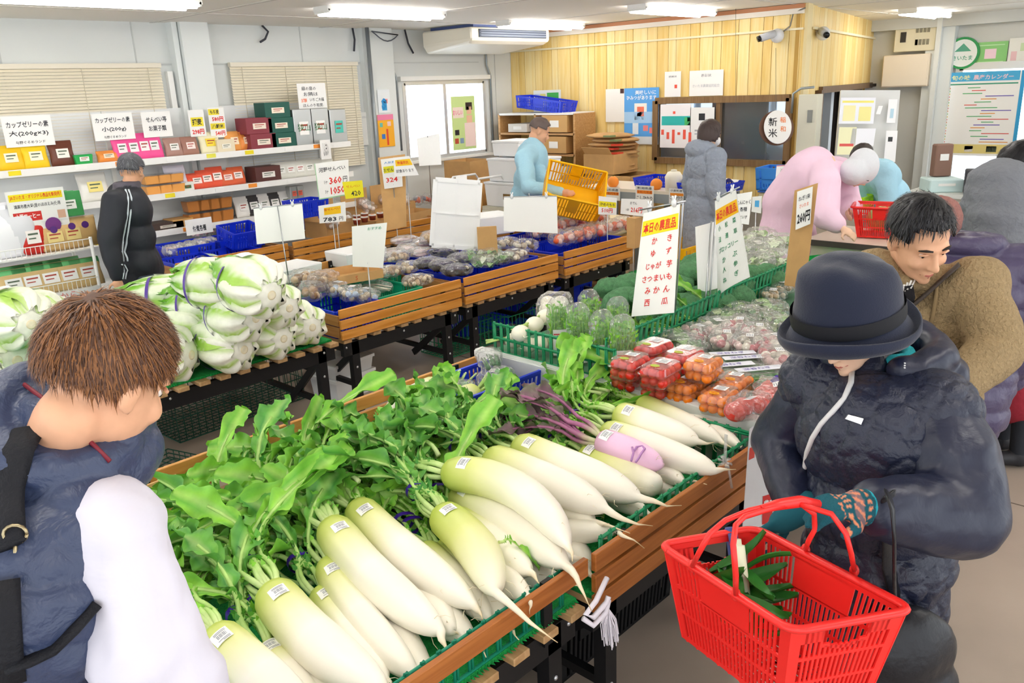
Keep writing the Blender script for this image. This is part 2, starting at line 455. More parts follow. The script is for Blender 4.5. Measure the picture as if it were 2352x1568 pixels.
# --- receding wall with a dark doorway, far grey wall
WPA,WPB = Vector((XB,3.8,0)),Vector((XF,4.6,0)); dAB = (WPB - WPA).normalized(); nAB = Vector((dAB.y,-dAB.x,0))
def along(px_,py_):
 d = ray(px_,py_); t = ((WPA - CAM).dot(nAB)) / d.dot(nAB); p = CAM + d * t
 return (p - WPA).dot(dAB),p.z
dl,dr = along(1872,300)[0],along(1990,300)[0]
dz = along(1900,205)[1]
mb = MB()
for (s0,s1,z0,z1) in ((0,dl,0,ZC),(dr,(WPB - WPA).length,0,ZC),(dl,dr,dz,ZC)):
 mb.bar(WPA + dAB * s0 + Vector((0,.05,(z0 + z1) / 2)),WPA + dAB * s1 + Vector((0,.05,(z0 + z1) / 2)),.06,z1 - z0)
wr = struct(mb.build('wall_right',C('#c59c50',0.8)))
s = 0; k = 0; L = (WPB - WPA).length
while s < L - .01:
 w = min((.22,.16,.26)[k % 3],L - s)
 z0 = dz if (s + w > dl and s < dr) else 0
 p = MB(); p.bar(WPA + dAB * (s + .003) + Vector((0,0,(z0 + ZC) / 2)),WPA + dAB * (s + w - .003) + Vector((0,0,(z0 + ZC) / 2)),.02,ZC - z0); p.build('plank',myellow[(k + 1) % 3],wr)
 s += w; k += 1
mb = MB(); mb.bar(WPA + nAB * .02 + Vector((0,0,ZC / 2)),WPA + nAB * .02 + dAB * .2 + Vector((0,0,ZC / 2)),.03,ZC)
struct(mb.build('trim_5',C('#ecd9a4')))
m2 = MB(); zz = along(1930,76)[1]; m2.bar(WPA + nAB * .03 + dAB * .3 + Vector((0,0,zz)),WPB + nAB * .03 + Vector((0,0,zz)),.02,.025); m2.build('picture_rail',C('#f0e6c4'),wr)
mb = MB(); c0 = WPA + dAB * ((dl + dr) / 2) + Vector((0,.55,dz / 2)); mb.box(c0 + Vector((0,.3,0)),(dr - dl + .1,.04,dz))
mb.box(c0 + Vector((-(dr - dl) / 2 - .05,0,0)),(.04,.7,dz)); mb.box(c0 + Vector(((dr - dl) / 2 + .05,0,0)),(.04,.7,dz)); mb.box(c0 + Vector((0,0,dz / 2)),(dr - dl,.7,.04))
struct(mb.build('doorway_shade',C('#3a3430',0.7)))  # recess box coloured dark to stand in for the unlit room
mb = MB(); mb.bar(WPA + dAB * dl + Vector((0,-.02,0)),WPA + dAB * dl + Vector((0,-.02,dz)),.06,.08,up=(0,1,0)); mb.bar(WPA + dAB * dl + Vector((0,-.02,dz)),WPA + dAB * dr + Vector((0,-.02,dz)),.07,.07)
mb.bar(WPA + dAB * (dr - .35) + Vector((0,.1,0)),WPA + dAB * (dr - .35) + Vector((0,.1,dz)),.12,.05,up=(0,1,0))
struct(mb.build('trim_6',wood('door_frame','#6b543f','#7a624b',2)))
WYA,WYB = pxp(2190,300,XF).y,pxp(2520,300,XF).y
WZA,WZB = pxp(2250,480,XF).z,pxp(2250,152,XF).z
mb = MB()
for (y0,y1,z0,z1) in ((WYA,4.7,0,ZC),(-3.2,WYB,0,ZC),(WYB,WYA,0,WZA),(WYB,WYA,WZB,ZC)):
 mb.box((XF + .05,(y0 + y1) / 2,(z0 + z1) / 2),(.1,y1 - y0,z1 - z0))
struct(mb.build('wall_far',M('wall_far_grey','#d6d7d2',0.6,var=.04,vscale=.8)))
fr = MB()
for a,b in (((WYB,WZA),(WYA,WZA)),((WYB,WZB),(WYA,WZB)),((WYA,WZA),(WYA,WZB)),((WYB,WZA),(WYB,WZB))):
 fr.bar((XF - .01,a[0],a[1]),(XF - .01,b[0],b[1]),.09,.07,up=(1,0,0))
w7 = struct(fr.build('window_7',M('window_alu','#d9dcdd')))
gm = MB(); gm.box((XF + .03,(WYA + WYB) / 2,(WZA + WZB) / 2),(.005,WYA - WYB,WZB - WZA)); gm.build('pane',film('window_glass','#f6fbff'),w7)
om = MB(); om.box((XF + 1.8,1.5,1.2),(.1,7,5)); struct(om.build('outdoor_glow_far',MATS['outside_glow']))  # upright self-lit panel, added as the bright outdoors behind the far window
pyy = pxp(2150,250,XF).y
m2 = MB(); m2.box((XF - .07,pyy,ZC / 2),(.14,.34,ZC)); m2.box((XF - .2,pyy + .0,ZC / 2),(.06,.06,ZC)); struct(m2.build('trim_7',M('pilaster_paint','#e4e9e8')))
m2 = MB(); m2.box((XF - .12,3.3,ZC - .07),(.2,2.5,.14)); struct(m2.build('trim_8',C('#cfd2d0')))
# ------------------------------------------------------------ ceiling lamps (each gives its own light)
mdiff = M('lamp_diffuser','#ffffff',0.4,emit='#fffaf4',estr=LAMP_POWER / 4.0)
def lamp(x,y,label,L=1.3,group='ceiling fluorescent lamps',rz=0.0):
 t = thing('ceiling_lamp',label,'lamp',(x,y,ZC),rz,group)
 h = MB(); h.box((0,0,-.02),(L,.2,.04)); h.build('housing',C('#f4f4f2'),t)
 for sy in (-.085,.085):
  d = MB(); d.smooth = True; d.tube([(-L / 2 + .04,sy,-.05),(L / 2 - .04,sy,-.05)],.02,8); d.build('fluorescent_tube',mdiff,t)
 for s in (-1,1):
  e = MB(); e.box((s * (L / 2 - .015),0,-.04),(.014,.2,.03)); e.build('lamp_holder',C('#ededea'),t)
lamp(4.87,6.0,'lit fluorescent ceiling lamp left of the air conditioner')
lamp(7.46,6.42,'lit fluorescent ceiling lamp just above the air conditioner')
lamp(7.42,4.68,'lit fluorescent ceiling lamp above the yellow wall beside the black cameras')
lamp(11.05,3.5,'lit fluorescent ceiling lamp above the grey far wall and switch panel')
lamp(2.5,6.0,'lit fluorescent ceiling lamp cut off at the top left of the photo')
for (x,y,w) in ((4.87,3.9,'above the eggplant table'),(2.5,3.9,'above the cabbage table'),(.2,3.9,'left of the cabbage table'),(9.6,1.6,'above the far desk'),(7.4,1.9,'above the packing counter'),(4.87,1.7,'above the bagged leaf greens'),(2.5,1.7,'above the tomato packs'),(.2,1.7,'above the navy vest'),(.2,6.0,'at the left end of the wall shelf'),(2.5,-.4,'above the bucket hat aisle'),(.2,-.4,'behind the photographer'),(4.87,-.4,'above the empty aisle')):
 lamp(x,y,'fluorescent ceiling lamp outside the picture ' + w)
# ============================================================ display tables
PLANK = wood('plank_oak','#c8822f','#df9d4c',0,7.0,0.4)
PLANKF = wood('plank_worn','#9c5a26','#b87238',0,7.0,0.4)
RAIL = wood('rail_oak','#c88a42','#dba25a',0,7.0,0.45)
ENDB = wood('end_board','#a87440','#c08c56',1,7.0,0.5)
SLATW = wood('slat_pine','#a98458','#c09c70',1,7.0,0.6)
FRAME = M('black_frame','#17171a',0.45,0.2,spec=0.4)
BOLT = M('bolt_head','#c9ccd0',0.3,0.8)
def table(name,label,x0,x1,y0,y1,zbed,nfront=3,nback=2,fmat=PLANK,ztop=.70,group=None,ends=True,legs=True,slats=8,z_leg=0.0,fr_slat_out=0.0):
 t = thing(name,label,'display table',((x0 + x1) / 2,(y0 + y1) / 2,0),0,group)
 w,d = (x1 - x0),(y1 - y0)
 H,G = .056,.0125
 for k in range(nfront):
  z = ztop - H / 2 - k * (H + G)
  p = MB(); p.box((0,-d / 2 + .009,z),(w - .012,.018,H)); p.build('plank',fmat,t,bevel=.002)
 for k in range(nback):
  z = ztop + .01 - H / 2 - k * (H + G)
  p = MB(); p.box((0,d / 2 - .009,z),(w - .012,.018,H)); p.build('back_plank',RAIL,t,bevel=.002)
 if nfront or nback:
  for sx in (-1,-.0,1):
   if nback:
    b = MB(); b.box((sx * (w / 2 - .16),d / 2 - .024,ztop - .09),(.035,.012,.2)); br = b.build('bracket',FRAME,t)
    h = MB(); h.ell((sx * (w / 2 - .16),d / 2 - .031,ztop - .03),(.008,.004,.008),8,5); h.build('bolt',BOLT,br)
   if nfront and sx:
    b = MB(); b.box((sx * (w / 2 - .16),-d / 2 + .024,ztop - .1),(.035,.012,.2)); b.build('bracket',FRAME,t)
 if ends:
  for sx in (-1,1):
   for k in range(2):
    p = MB(); p.box((sx * (w / 2 - .012),0,zbed + .05 + k * .075),(.014,d - .05,.066)); p.build('end_board',ENDB,t)
 ns = int(w / .112)
 for k in range(ns):
  p = MB(); p.box((-w / 2 + (k + .5) * w / ns,-fr_slat_out / 2,zbed - .012),(.062,d - .03 + fr_slat_out,.024)); p.build('bed_slat',SLATW,t,bevel=.003)
 for sy in (-1,1):
  p = MB(); p.box((0,sy * (d / 2 - .05),zbed - .07),(w - .06,.035,.085)); ap = p.build('apron',FRAME,t)
  if sy < 0:
   for q in (-.45,0,.45):
    h = MB(); h.smooth = True; h.ell((q * w,sy * (d / 2 - .05) - .018,zbed - .055),(.008,.005,.008),8,5); h.build('bolt',BOLT,ap)
 for sx in (-1,1):
  p = MB(); p.box((sx * (w / 2 - .12),0,zbed - .09),(.035,d - .14,.05)); p.build('crossbar',FRAME,t)
  p = MB(); p.bar((sx * (w / 2 - .12),-d / 2 + .07,.18),(sx * (w / 2 - .12),d / 2 - .07,.18),.03,.03); p.build('crossbar',FRAME,t)
  if legs:
   for sy in (-1,1):
    p = MB(); p.box((sx * (w / 2 - .12),sy * (d / 2 - .055),(zbed - .03) / 2),(.055,.045,zbed - .03)); lg = p.build('leg',FRAME,t)
    if sy < 0:
     for zz in (.18,zbed - .2):
      h = MB(); h.smooth = True; h.ell((sx * (w / 2 - .12),sy * (d / 2 - .055) - .023,zz),(.008,.005,.008),8,5); h.build('bolt',BOLT,lg)
   p = MB(); p.bar((sx * (w / 2 - .13),-d / 2 + .06,zbed - .1),(sx * (w / 2 - .13),-d / 2 + .42,.12),.02,.045); p.build('brace',FRAME,t)
 return t
GT = 'black framed wooden display tables'
table('display_table','slatted wooden table under the front pile of white radishes',.42,1.585,1.24,2.77,.56,1,2,PLANKF,group=GT,ends=False,fr_slat_out=.02)
table('display_table','worn slatted wooden table with three front planks beside the red basket',1.60,2.655,1.235,2.77,.53,3,2,PLANKF,group=GT,ends=False)
table('display_table','display table under the tomato packs and broccoli',2.66,3.75,1.235,2.77,.53,3,2,PLANKF,group=GT)
table('display_table','display table under the bagged leaf greens by the price pole',3.76,4.85,1.235,2.77,.53,3,2,PLANKF,group=GT)
table('display_table','slatted table holding the blue and green mushroom trays',2.80,3.835,4.1,5.45,.5,3,2,PLANK,group=GT)
table('display_table','slatted table holding the eggplant trays',3.86,4.89,4.1,5.45,.5,3,2,PLANK,group=GT)
table('display_table','slatted table holding the orange netted persimmon bags',4.965,5.93,4.1,5.45,.5,3,2,PLANK,group=GT)
table('display_table','slatted table holding blue trays of bagged snacks by the wall shelf',2.92,3.98,6.5,7.3,.5,3,2,PLANK,group=GT)
table('display_table','slatted table holding cardboard boxes of rice crackers by the wall shelf',4.02,5.98,6.5,7.3,.5,3,2,PLANK,group=GT)
tb = table('cabbage_table','low black table with wooden slats and green turf under the napa cabbages',.62,2.72,3.99,5.3,.55,0,0,ends=False,group=GT,fr_slat_out=.03)
TURF = M('green_turf','#12a04a',0.9,var=.25,vscale=90,bump=.8,bscale=260)
def turf(label,x0,x1,y0,y1,z,gap=0):
 mb = MB()
 mb.box(((x0 + x1) / 2,(y0 + y1) / 2,z + .006),(x1 - x0,y1 - y0,.012))
 # ragged pile along the edges
 q = random.Random(int(x0 * 100))
 n = int((x1 - x0) / .012)
 for k in range(n):
  x = x0 + (k + .5) * (x1 - x0) / n; l = .008 + q.random() * .012
  mb.add([(x - .005,y0,z + .001),(x + .005,y0,z + .001),(x + q.uniform(-.004,.004),y0 - l,z + .004),(x,y0,z + .013)],[(0,1,2),(0,2,3),(1,3,2)])
 return tag(mb.build('turf_mat',TURF),label,'mat')
turf('bright green artificial turf mat under the napa cabbages',.64,2.68,4.03,5.28,.55)
turf('green artificial turf mat lining the front white radish table',.45,1.56,1.27,2.7,.56)
turf('green turf mat under the upper white radishes',1.63,2.62,1.27,2.7,.53)
# tomato / broccoli deck raised on boards, white divider board along its side
mb = MB(); mb.box((3.72,2.0,.715),(2.1,1.46,.03)); tag(mb.build('raised_board',C('#4d7a5c',0.8)),'green board deck under the tomato packs and broccoli','board')
mb = MB(); mb.box((2.655,2.02,.64),(.014,1.5,.2)); mb.box((2.68,2.02,.742),(.05,1.5,.006))
tag(mb.build('divider_board',C('#e3e6e4',0.4)),'white divider board between the radishes and the tomato packs','board')
m = MB(); m.box((.78,2.66,.64),(.6,.008,.15)); m.box((.9,2.6,.58),(.5,.1,.006))
tag(m.build('cardboard_sheet',M('cardboard','#d0a56c',.8,var=.06,vscale=12)),'folded cardboard sheet standing inside the back rail behind the radish leaves','cardboard')
# ============================================================ crates, baskets, fences
BLUE = M('blue_plastic','#1436d8',0.35,spec=.5)
TEAL = M('teal_plastic','#12a97e',0.4,spec=.5)
GRN = M('green_basket','#0f8f5c',0.4,spec=.5)
RED = M('red_plastic','#f02a26',0.35,spec=.5)
YEL = M('yellow_plastic','#fbbf0c',0.4)
LIME = M('lime_plastic','#b4e61e',0.4)
SKY = M('light_blue_plastic','#3f8fe6',0.4)
def crate_mesh(mb,L,W,H,t=.006,rows=2,pitch=.022,slot=.011,lean=.94,solid=.22,base=True):
 """open plastic tray with slotted walls; origin at the middle of its floor"""
 def side(a0,a1,b0,b1):       # bottom corners a0,a1 and top corners b0,b1
  a0,a1,b0,b1 = map(Vector,(a0,a1,b0,b1))
  n = (a1 - a0).cross(b0 - a0).normalized() * t
  def pt(u,v): return (a0 * (1 - u) + a1 * u) * (1 - v) + (b0 * (1 - u) + b1 * u) * v
  def slab(u0,u1,v0,v1):
   q = [pt(u0,v0),pt(u1,v0),pt(u1,v1),pt(u0,v1)]
   mb.add(q + [p + n for p in q],[(0,1,2,3),(7,6,5,4),(0,4,5,1),(1,5,6,2),(2,6,7,3),(3,7,4,0)])
  ln = (a1 - a0).length; hh = (b0 - a0).length
  rim = .016 / hh; band = .010 / hh
  slab(0,1,1 - rim,1); slab(0,1,0,band * 1.4)
  edges = [band * 1.4 + (1 - rim - band * 1.4) * k / rows for k in range(rows + 1)]
  for k in range(1,rows): slab(0,1,edges[k] - band / 2,edges[k] + band / 2)
  e = .03 / ln
  slab(0,e,0,1 - rim); slab(1 - e,1,0,1 - rim)
  m = solid / 2
  if m: slab(.5 - m,.5 + m,.3,1 - rim)
  n_ = max(2,int(ln * (1 - 2 * e) / pitch))
  for i in range(1,n_):
   u = e + (1 - 2 * e) * i / n_
   if m and abs(u - .5) < m:
    slab(u - .25 * (1 - 2 * e) / n_,u + .25 * (1 - 2 * e) / n_,0,.3); continue
   wu = (pitch - slot) / ln / 2
   slab(u - wu,u + wu,0,1 - rim)
 l,w = L / 2,W / 2; k = lean
 B = [(-l * k,-w * k,0),(l * k,-w * k,0),(l * k,w * k,0),(-l * k,w * k,0)]
 T = [(-l,-w,H),(l,-w,H),(l,w,H),(-l,w,H)]
 for i in range(4):
  j = (i + 1) % 4; side(B[i],B[j],T[i],T[j])
 if base: mb.box((0,0,.004),(L * k,W * k,.006))
 # rolled lip
 for i in range(4):
  j = (i + 1) % 4; mb.bar(T[i],T[j],.014,.012)
_cm = {}
def crate(name,label,mat,L,W,H,loc,rz=0.0,group=None,rows=2,pitch=.024,slot=.012,tilt=None,solid=.2):
 key = (L,W,H,rows,pitch,mat.name,solid)
 t = thing(name,label,'crate',loc,rz,group)
 if tilt: t.rotation_euler = (tilt[0],tilt[1],rz)
 if key not in _cm:
  mb = MB(); crate_mesh(mb,L,W,H,rows=rows,pitch=pitch,slot=slot,solid=solid); _cm[key] = mb.mesh('crate_body',mat)
 inst('crate_body',_cm[key],t)
 return t
def mesh_fence(name,label,mat,a,b,h,group=None,pitch=.044,z=0.0,rungs=(0.0,.5,1.0),r=.0045,scallop=True,lean=0.0):
 """plastic coated wire fence from a to b standing at z"""
 a,b = Vector(a),Vector(b); L = (b - a).length; d = (b - a).normalized()
 t = thing(name,label,'wire fence',a,math.atan2(d.y,d.x),group)
 n = int(L / pitch); p_ = L / n
 up = MB(); up.smooth = True
 for k in range(n + 1):
  m = MB(); m.smooth = True
  for o in (-.2,.2):
   m.tube([(k * p_ + o * p_ * .5,0,0),(k * p_ + o * p_ * .5,-lean,h)],r,5)
  if scallop: m.tube([(k * p_ - .1 * p_,-lean,h),(k * p_ - .06 * p_,-lean,h + .008),(k * p_ + .06 * p_,-lean,h + .008),(k * p_ + .1 * p_,-lean,h)],r,5)
  m.build('upright_wire',mat,t)
 for q in rungs:
  m = MB(); m.smooth = True
  m.tube([(0,-lean * q,h * q),(L,-lean * q,h * q)],r * 1.2,6); m.tube([(0,-lean * q + .006,h * q - .008),(L,-lean * q + .006,h * q - .008)],r * 1.0,6)
  m.build('rail_wire',mat,t)
 return t
F1a,F1b = pz(1135,805,.745),pz(1380,902,.745)
mesh_fence('mesh_fence','green plastic mesh fence in front of the turnips and bagged cress',GRN,(F1a.x + .01,F1a.y,.745),(2.69,F1b.y + .04,.745),.135,'green mesh fences')
mesh_fence('mesh_fence','green plastic mesh fence running between the tomato packs and the broccoli',GRN,(2.73,2.05,.745),(3.69,2.07,.745),.16,'green mesh fences',lean=.02)
mesh_fence('mesh_fence','green plastic mesh fence in front of the bagged leaf greens',GRN,(3.74,2.08,.745),(4.72,2.1,.745),.16,'green mesh fences',lean=.02)
mesh_fence('mesh_fence','green basket front showing below the front radish rail',M('dark_teal_basket','#0f8a6b',.45),(.5,1.275,.575),(1.5,1.275,.575),.11,'green mesh fences',pitch=.05)
mesh_fence('mesh_fence','green mesh fence along the plank top of the upper radish table',GRN,(1.68,1.275,.56),(2.63,1.275,.56),.145,'green mesh fences')
mesh_fence('mesh_fence','short green mesh fence at the divider end of the upper radish table',GRN,(2.6,1.28,.56),(2.6,1.62,.56),.155,'green mesh fences')
# things stored on the floor under the tables, and black crates added as shade
def floor_basket(label,p,rz,L=.5,W=.35,H=.2,mat=GRN):
 t = thing('floor_basket',label,'basket',p,rz,'green wire baskets stored under the tables')
 m = MB(); m.smooth = True
 for q in range(3):
  z = .01 + q * (H - .01) / 2
  m.tube([(-L / 2,-W / 2,z),(L / 2,-W / 2,z),(L / 2,W / 2,z),(-L / 2,W / 2,z),(-L / 2,-W / 2,z)],.004,5)
 for k in range(int(L / .045) + 1):
  x = -L / 2 + k * .045
  m.tube([(x,-W / 2,H),(x,-W / 2,.008),(x,W / 2,.008),(x,W / 2,H)],.0032,5)
 for k in range(int(W / .045) + 1):
  y = -W / 2 + k * .045
  m.tube([(-L / 2,y,H),(-L / 2,y,.008),(L / 2,y,.008),(L / 2,y,H)],.0032,5)
 m.build('wire_mesh',mat,t)
DKG = M('dark_green_basket','#0c4a38',0.5)
floor_basket('dark green wire basket on the floor under the cabbage table',(2.35,4.9,0),0.05,.9,.6,.3,DKG)
floor_basket('dark green wire tray on the floor below the cabbage table front',(1.55,4.15,0),.3,.6,.4,.06,DKG)
floor_basket('green wire basket on the floor under the mushroom table',(4.22,4.6,0),0.0,.5,.3,.22)
floor_basket('green wire basket on the floor under the eggplant table',(4.75,4.5,0),0.0,.4,.3,.22)
crate('floor_crate','added black crate darkening the space under the upper radish table',C('#0b0c0f',.6),.72,1.0,.42,(2.12,2.0,0),0,'added black crates darkening under the radish tables',solid=.7)  # solid dark crate added in place of the shade below the table
crate('floor_crate','added black crate darkening the space under the front radish table',C('#0b0c0f',.6),.8,1.0,.42,(1.0,2.0,0),0,'added black crates darkening under the radish tables',solid=.7)  # likewise added to darken the floor below the front table
for (x,y,L,W,H,lab) in ((4.75,4.95,.6,.4,.25,'empty blue crate stored under the eggplant table'),(5.25,4.75,.5,.35,.25,'blue crate under the persimmon table beside the table leg'),(5.7,4.75,.45,.35,.22,'blue crate stored under the far end of the persimmon table')):
 crate('floor_crate',lab,BLUE,L,W,H,(x,y,0),0,'blue crates stored under the tables')
for (x,y,z,h,lab) in ((3.05,4.5,0,.16,'lower white foam box on the floor under the mushroom table'),(3.05,4.5,.162,.1,'upper white foam box on the floor under the mushroom table')):
 m = MB(); m.box((0,0,h / 2 - .012),(.34,.26,h - .024),taper=.93); t = thing('foam_box',lab,'box',(x,y,z),.1,'white foam boxes'); m.build('box_body',C('#e6e8ea',.8),t)
 m = MB(); m.box((0,0,h - .01),(.36,.28,.02)); m.build('lid',C('#f0f2f3',.8),t)
# ============================================================ people
class Prim:
 """closed overlapping volumes that are fused into one skin"""
 def __init__(self): self.mb = MB(); self.mb.smooth = True
 def cap(self,a,b,ra,rb=None,n=14):
  a,b = Vector(a),Vector(b); rb = ra if rb is None else rb
  d = b - a; L = d.length
  if L < 1e-5: return self.ell(a,ra)
  d.normalize(); pts = []; rad = []
  for k in range(5):
   t = PI / 2 * (1 - k / 5); pts.append(a - d * ra * math.sin(t)); rad.append(max(.0015,ra * math.cos(t)))
  for k in range(4):
   f = k / 3; pts.append(a.lerp(b,f)); rad.append(ra * (1 - f) + rb * f)
  for k in range(1,6):
   t = PI / 2 * k / 5; pts.append(b + d * rb * math.sin(t)); rad.append(max(.0015,rb * math.cos(t)))
  self.mb.tube(pts,rad,n); return self
 def chain(self,pts,rs):
  for k in range(len(pts) - 1): self.cap(pts[k],pts[k + 1],rs[k],rs[k + 1])
  return self
 def ell(self,c,r,rot=None,n=18):
  self.mb.ell(c,r,n,12,rot); return self
def skin(P,name,mat,parent,voxel=.008,smooth=4,disp=None,colfn=None,sub=None):
 """fuse volumes into one continuous surface"""
 me = P.mb.mesh(name,mat)
 o = bpy.data.objects.new(name,me); COL.objects.link(o)
 r = o.modifiers.new('fuse','REMESH'); r.mode = 'VOXEL'; r.voxel_size = voxel; r.use_smooth_shade = True
 s = o.modifiers.new('relax','SMOOTH'); s.factor = .5; s.iterations = smooth
 dg = bpy.context.evaluated_depsgraph_get(); dg.update()
 nm = bpy.data.meshes.new_from_object(o.evaluated_get(dg))
 o.modifiers.clear(); o.data = nm; bpy.data.meshes.remove(me)
 nm.name = name; nm.materials.clear(); nm.materials.append(mat)
 if disp is not None:
  ns = [v.normal.copy() for v in nm.vertices]
  for v,n in zip(nm.vertices,ns): v.co = v.co + n * disp(v.co,n)
 if colfn is not None:
  a = nm.color_attributes.new('Col','FLOAT_COLOR','POINT'); buf = []
  for v in nm.vertices:
   c = colfn(v.co); buf += [c[0],c[1],c[2],1]
  a.data.foreach_set('color',buf)
 for p in nm.polygons: p.use_smooth = True
 o.parent = parent
 return o
def axes(fwd,up):
 f = Vector(fwd).normalized(); l = Vector(up).cross(f).normalized(); u = f.cross(l)
 return Matrix(((f.x,l.x,u.x),(f.y,l.y,u.y),(f.z,l.z,u.z)))
def hand_prims(P,w,d,pn,s=1.0,curl=.6,thumb=1,fat=1.0):
 """palm + five unequal bent fingers; w wrist, d pointing, pn palm normal, thumb side +1/-1"""
 d = Vector(d).normalized(); pn = Vector(pn); pn = (pn - d * pn.dot(d)).normalized(); sd = d.cross(pn) * thumb
 k = s; c = Vector(w)
 P.ell(c + d * .05 * k,(.05 * k,.038 * k,.016 * k),Matrix((d,sd,pn)).transposed())
 P.cap(c - d * .02 * k,c + d * .03 * k,.024 * k * fat,.026 * k * fat)
 for i,(off,L) in enumerate(((.028,.068),(.0095,.078),(-.009,.072),(-.027,.056))):
  b = c + d * .075 * k + sd * off * k; a1 = curl * .8; p = b; dd = d
  for j,q in enumerate((.42,.32,.26)):
   ang = a1 * (.6 + .5 * j); dd = (dd * math.cos(ang) + pn * math.sin(ang)).normalized()
   e = p + dd * L * q * k; P.cap(p,e,(.0092 - .0009 * j) * k * fat,(.0085 - .0009 * j) * k * fat,10); p = e
 b = c + d * .028 * k + sd * .03 * k; e1 = b + (d * .5 + sd * .7 + pn * .35 * curl).normalized() * .035 * k; e2 = e1 + (d * .85 + sd * .2 + pn * .6 * curl).normalized() * .03 * k
 P.cap(b,e1,.0125 * k * fat,.0105 * k * fat,10); P.cap(e1,e2,.0105 * k * fat,.009 * k * fat,10)
SKIN = M('skin','#e3ae8c',.5,var=.06,vscale=30,spec=.35)
SKIN2 = M('skin_pale','#edc3a6',.5,var=.05,vscale=30,spec=.35)
EYEW = C('#f3f1ee',.2); IRIS = C('#2a1b14',.2); LIPM = C('#b9685c',.45)
def head_prims(P,c,A,s=1.0):
 def L(x,y,z): return Vector(c) + A @ Vector((x * s,y * s,z * s))
 e = lambda p,r: P.ell(L(*p),tuple(q * s for q in r),A)
 e((-.012,0,.028),(.097,.076,.088)); e((.022,0,-.035),(.072,.062,.082)); e((.04,0,-.085),(.046,.044,.032))
 e((.066,.034,-.035),(.022,.024,.022)); e((.066,-.034,-.035),(.022,.024,.022)); e((.072,0,.018),(.022,.052,.014))
 P.cap(L(.09,0,.004),L(.112,0,-.034),.007 * s,.0115 * s,10); e((.1,.01,-.04),(.011,.009,.007)); e((.1,-.01,-.04),(.011,.009,.007))
 e((.086,0,-.066),(.014,.022,.0065)); e((.083,0,-.078),(.014,.02,.007)); e((.079,0,-.1),(.018,.02,.014))
 for y in (1,-1): e((-.012,y * .078,-.012),(.018,.009,.032)); e((-.006,y * .076,-.035),(.01,.008,.012))
def face_bits(t,c,A,s=1.0,brow='#2a221e'):
 def L(x,y,z): return Vector(c) + A @ Vector((x * s,y * s,z * s))
 for y in (1,-1):
  m = MB(); m.smooth = True; m.ell(L(.0725,y * .031,-.002),(.0085 * s,) * 3,12,8,A); ey = m.build('eye',EYEW,t)
  m = MB(); m.smooth = True; m.ell(L(.0798,y * .031,-.0045),(.0025 * s,.0048 * s,.0048 * s),10,6,A); m.build('iris',IRIS,ey)
  m = MB(); m.smooth = True; m.tube([L(.078,y * .046,.003),L(.0865,y * .031,.006),L(.082,y * .016,.002)],.0034 * s,6); m.build('eyelid',SKIN,t)
  m = MB(); m.smooth = True; m.tube([L(.076,y * .05,.019),L(.0885,y * .034,.025),L(.0905,y * .014,.02)],[.002 * s,.0042 * s,.003 * s],6); m.build('eyebrow',C(brow,.8),t)
 m = MB(); m.smooth = True; m.tube([L(.082,.022,-.072),L(.0945,.008,-.069),L(.0955,0,-.0705),L(.0945,-.008,-.069),L(.082,-.022,-.072)],[.0015 * s,.004 * s,.0036 * s,.004 * s,.0015 * s],7)
 m.tube([L(.082,.02,-.0735),L(.093,0,-.078),L(.082,-.02,-.0735)],[.0015 * s,.0044 * s,.0015 * s],7); m.build('lips',LIPM,t)
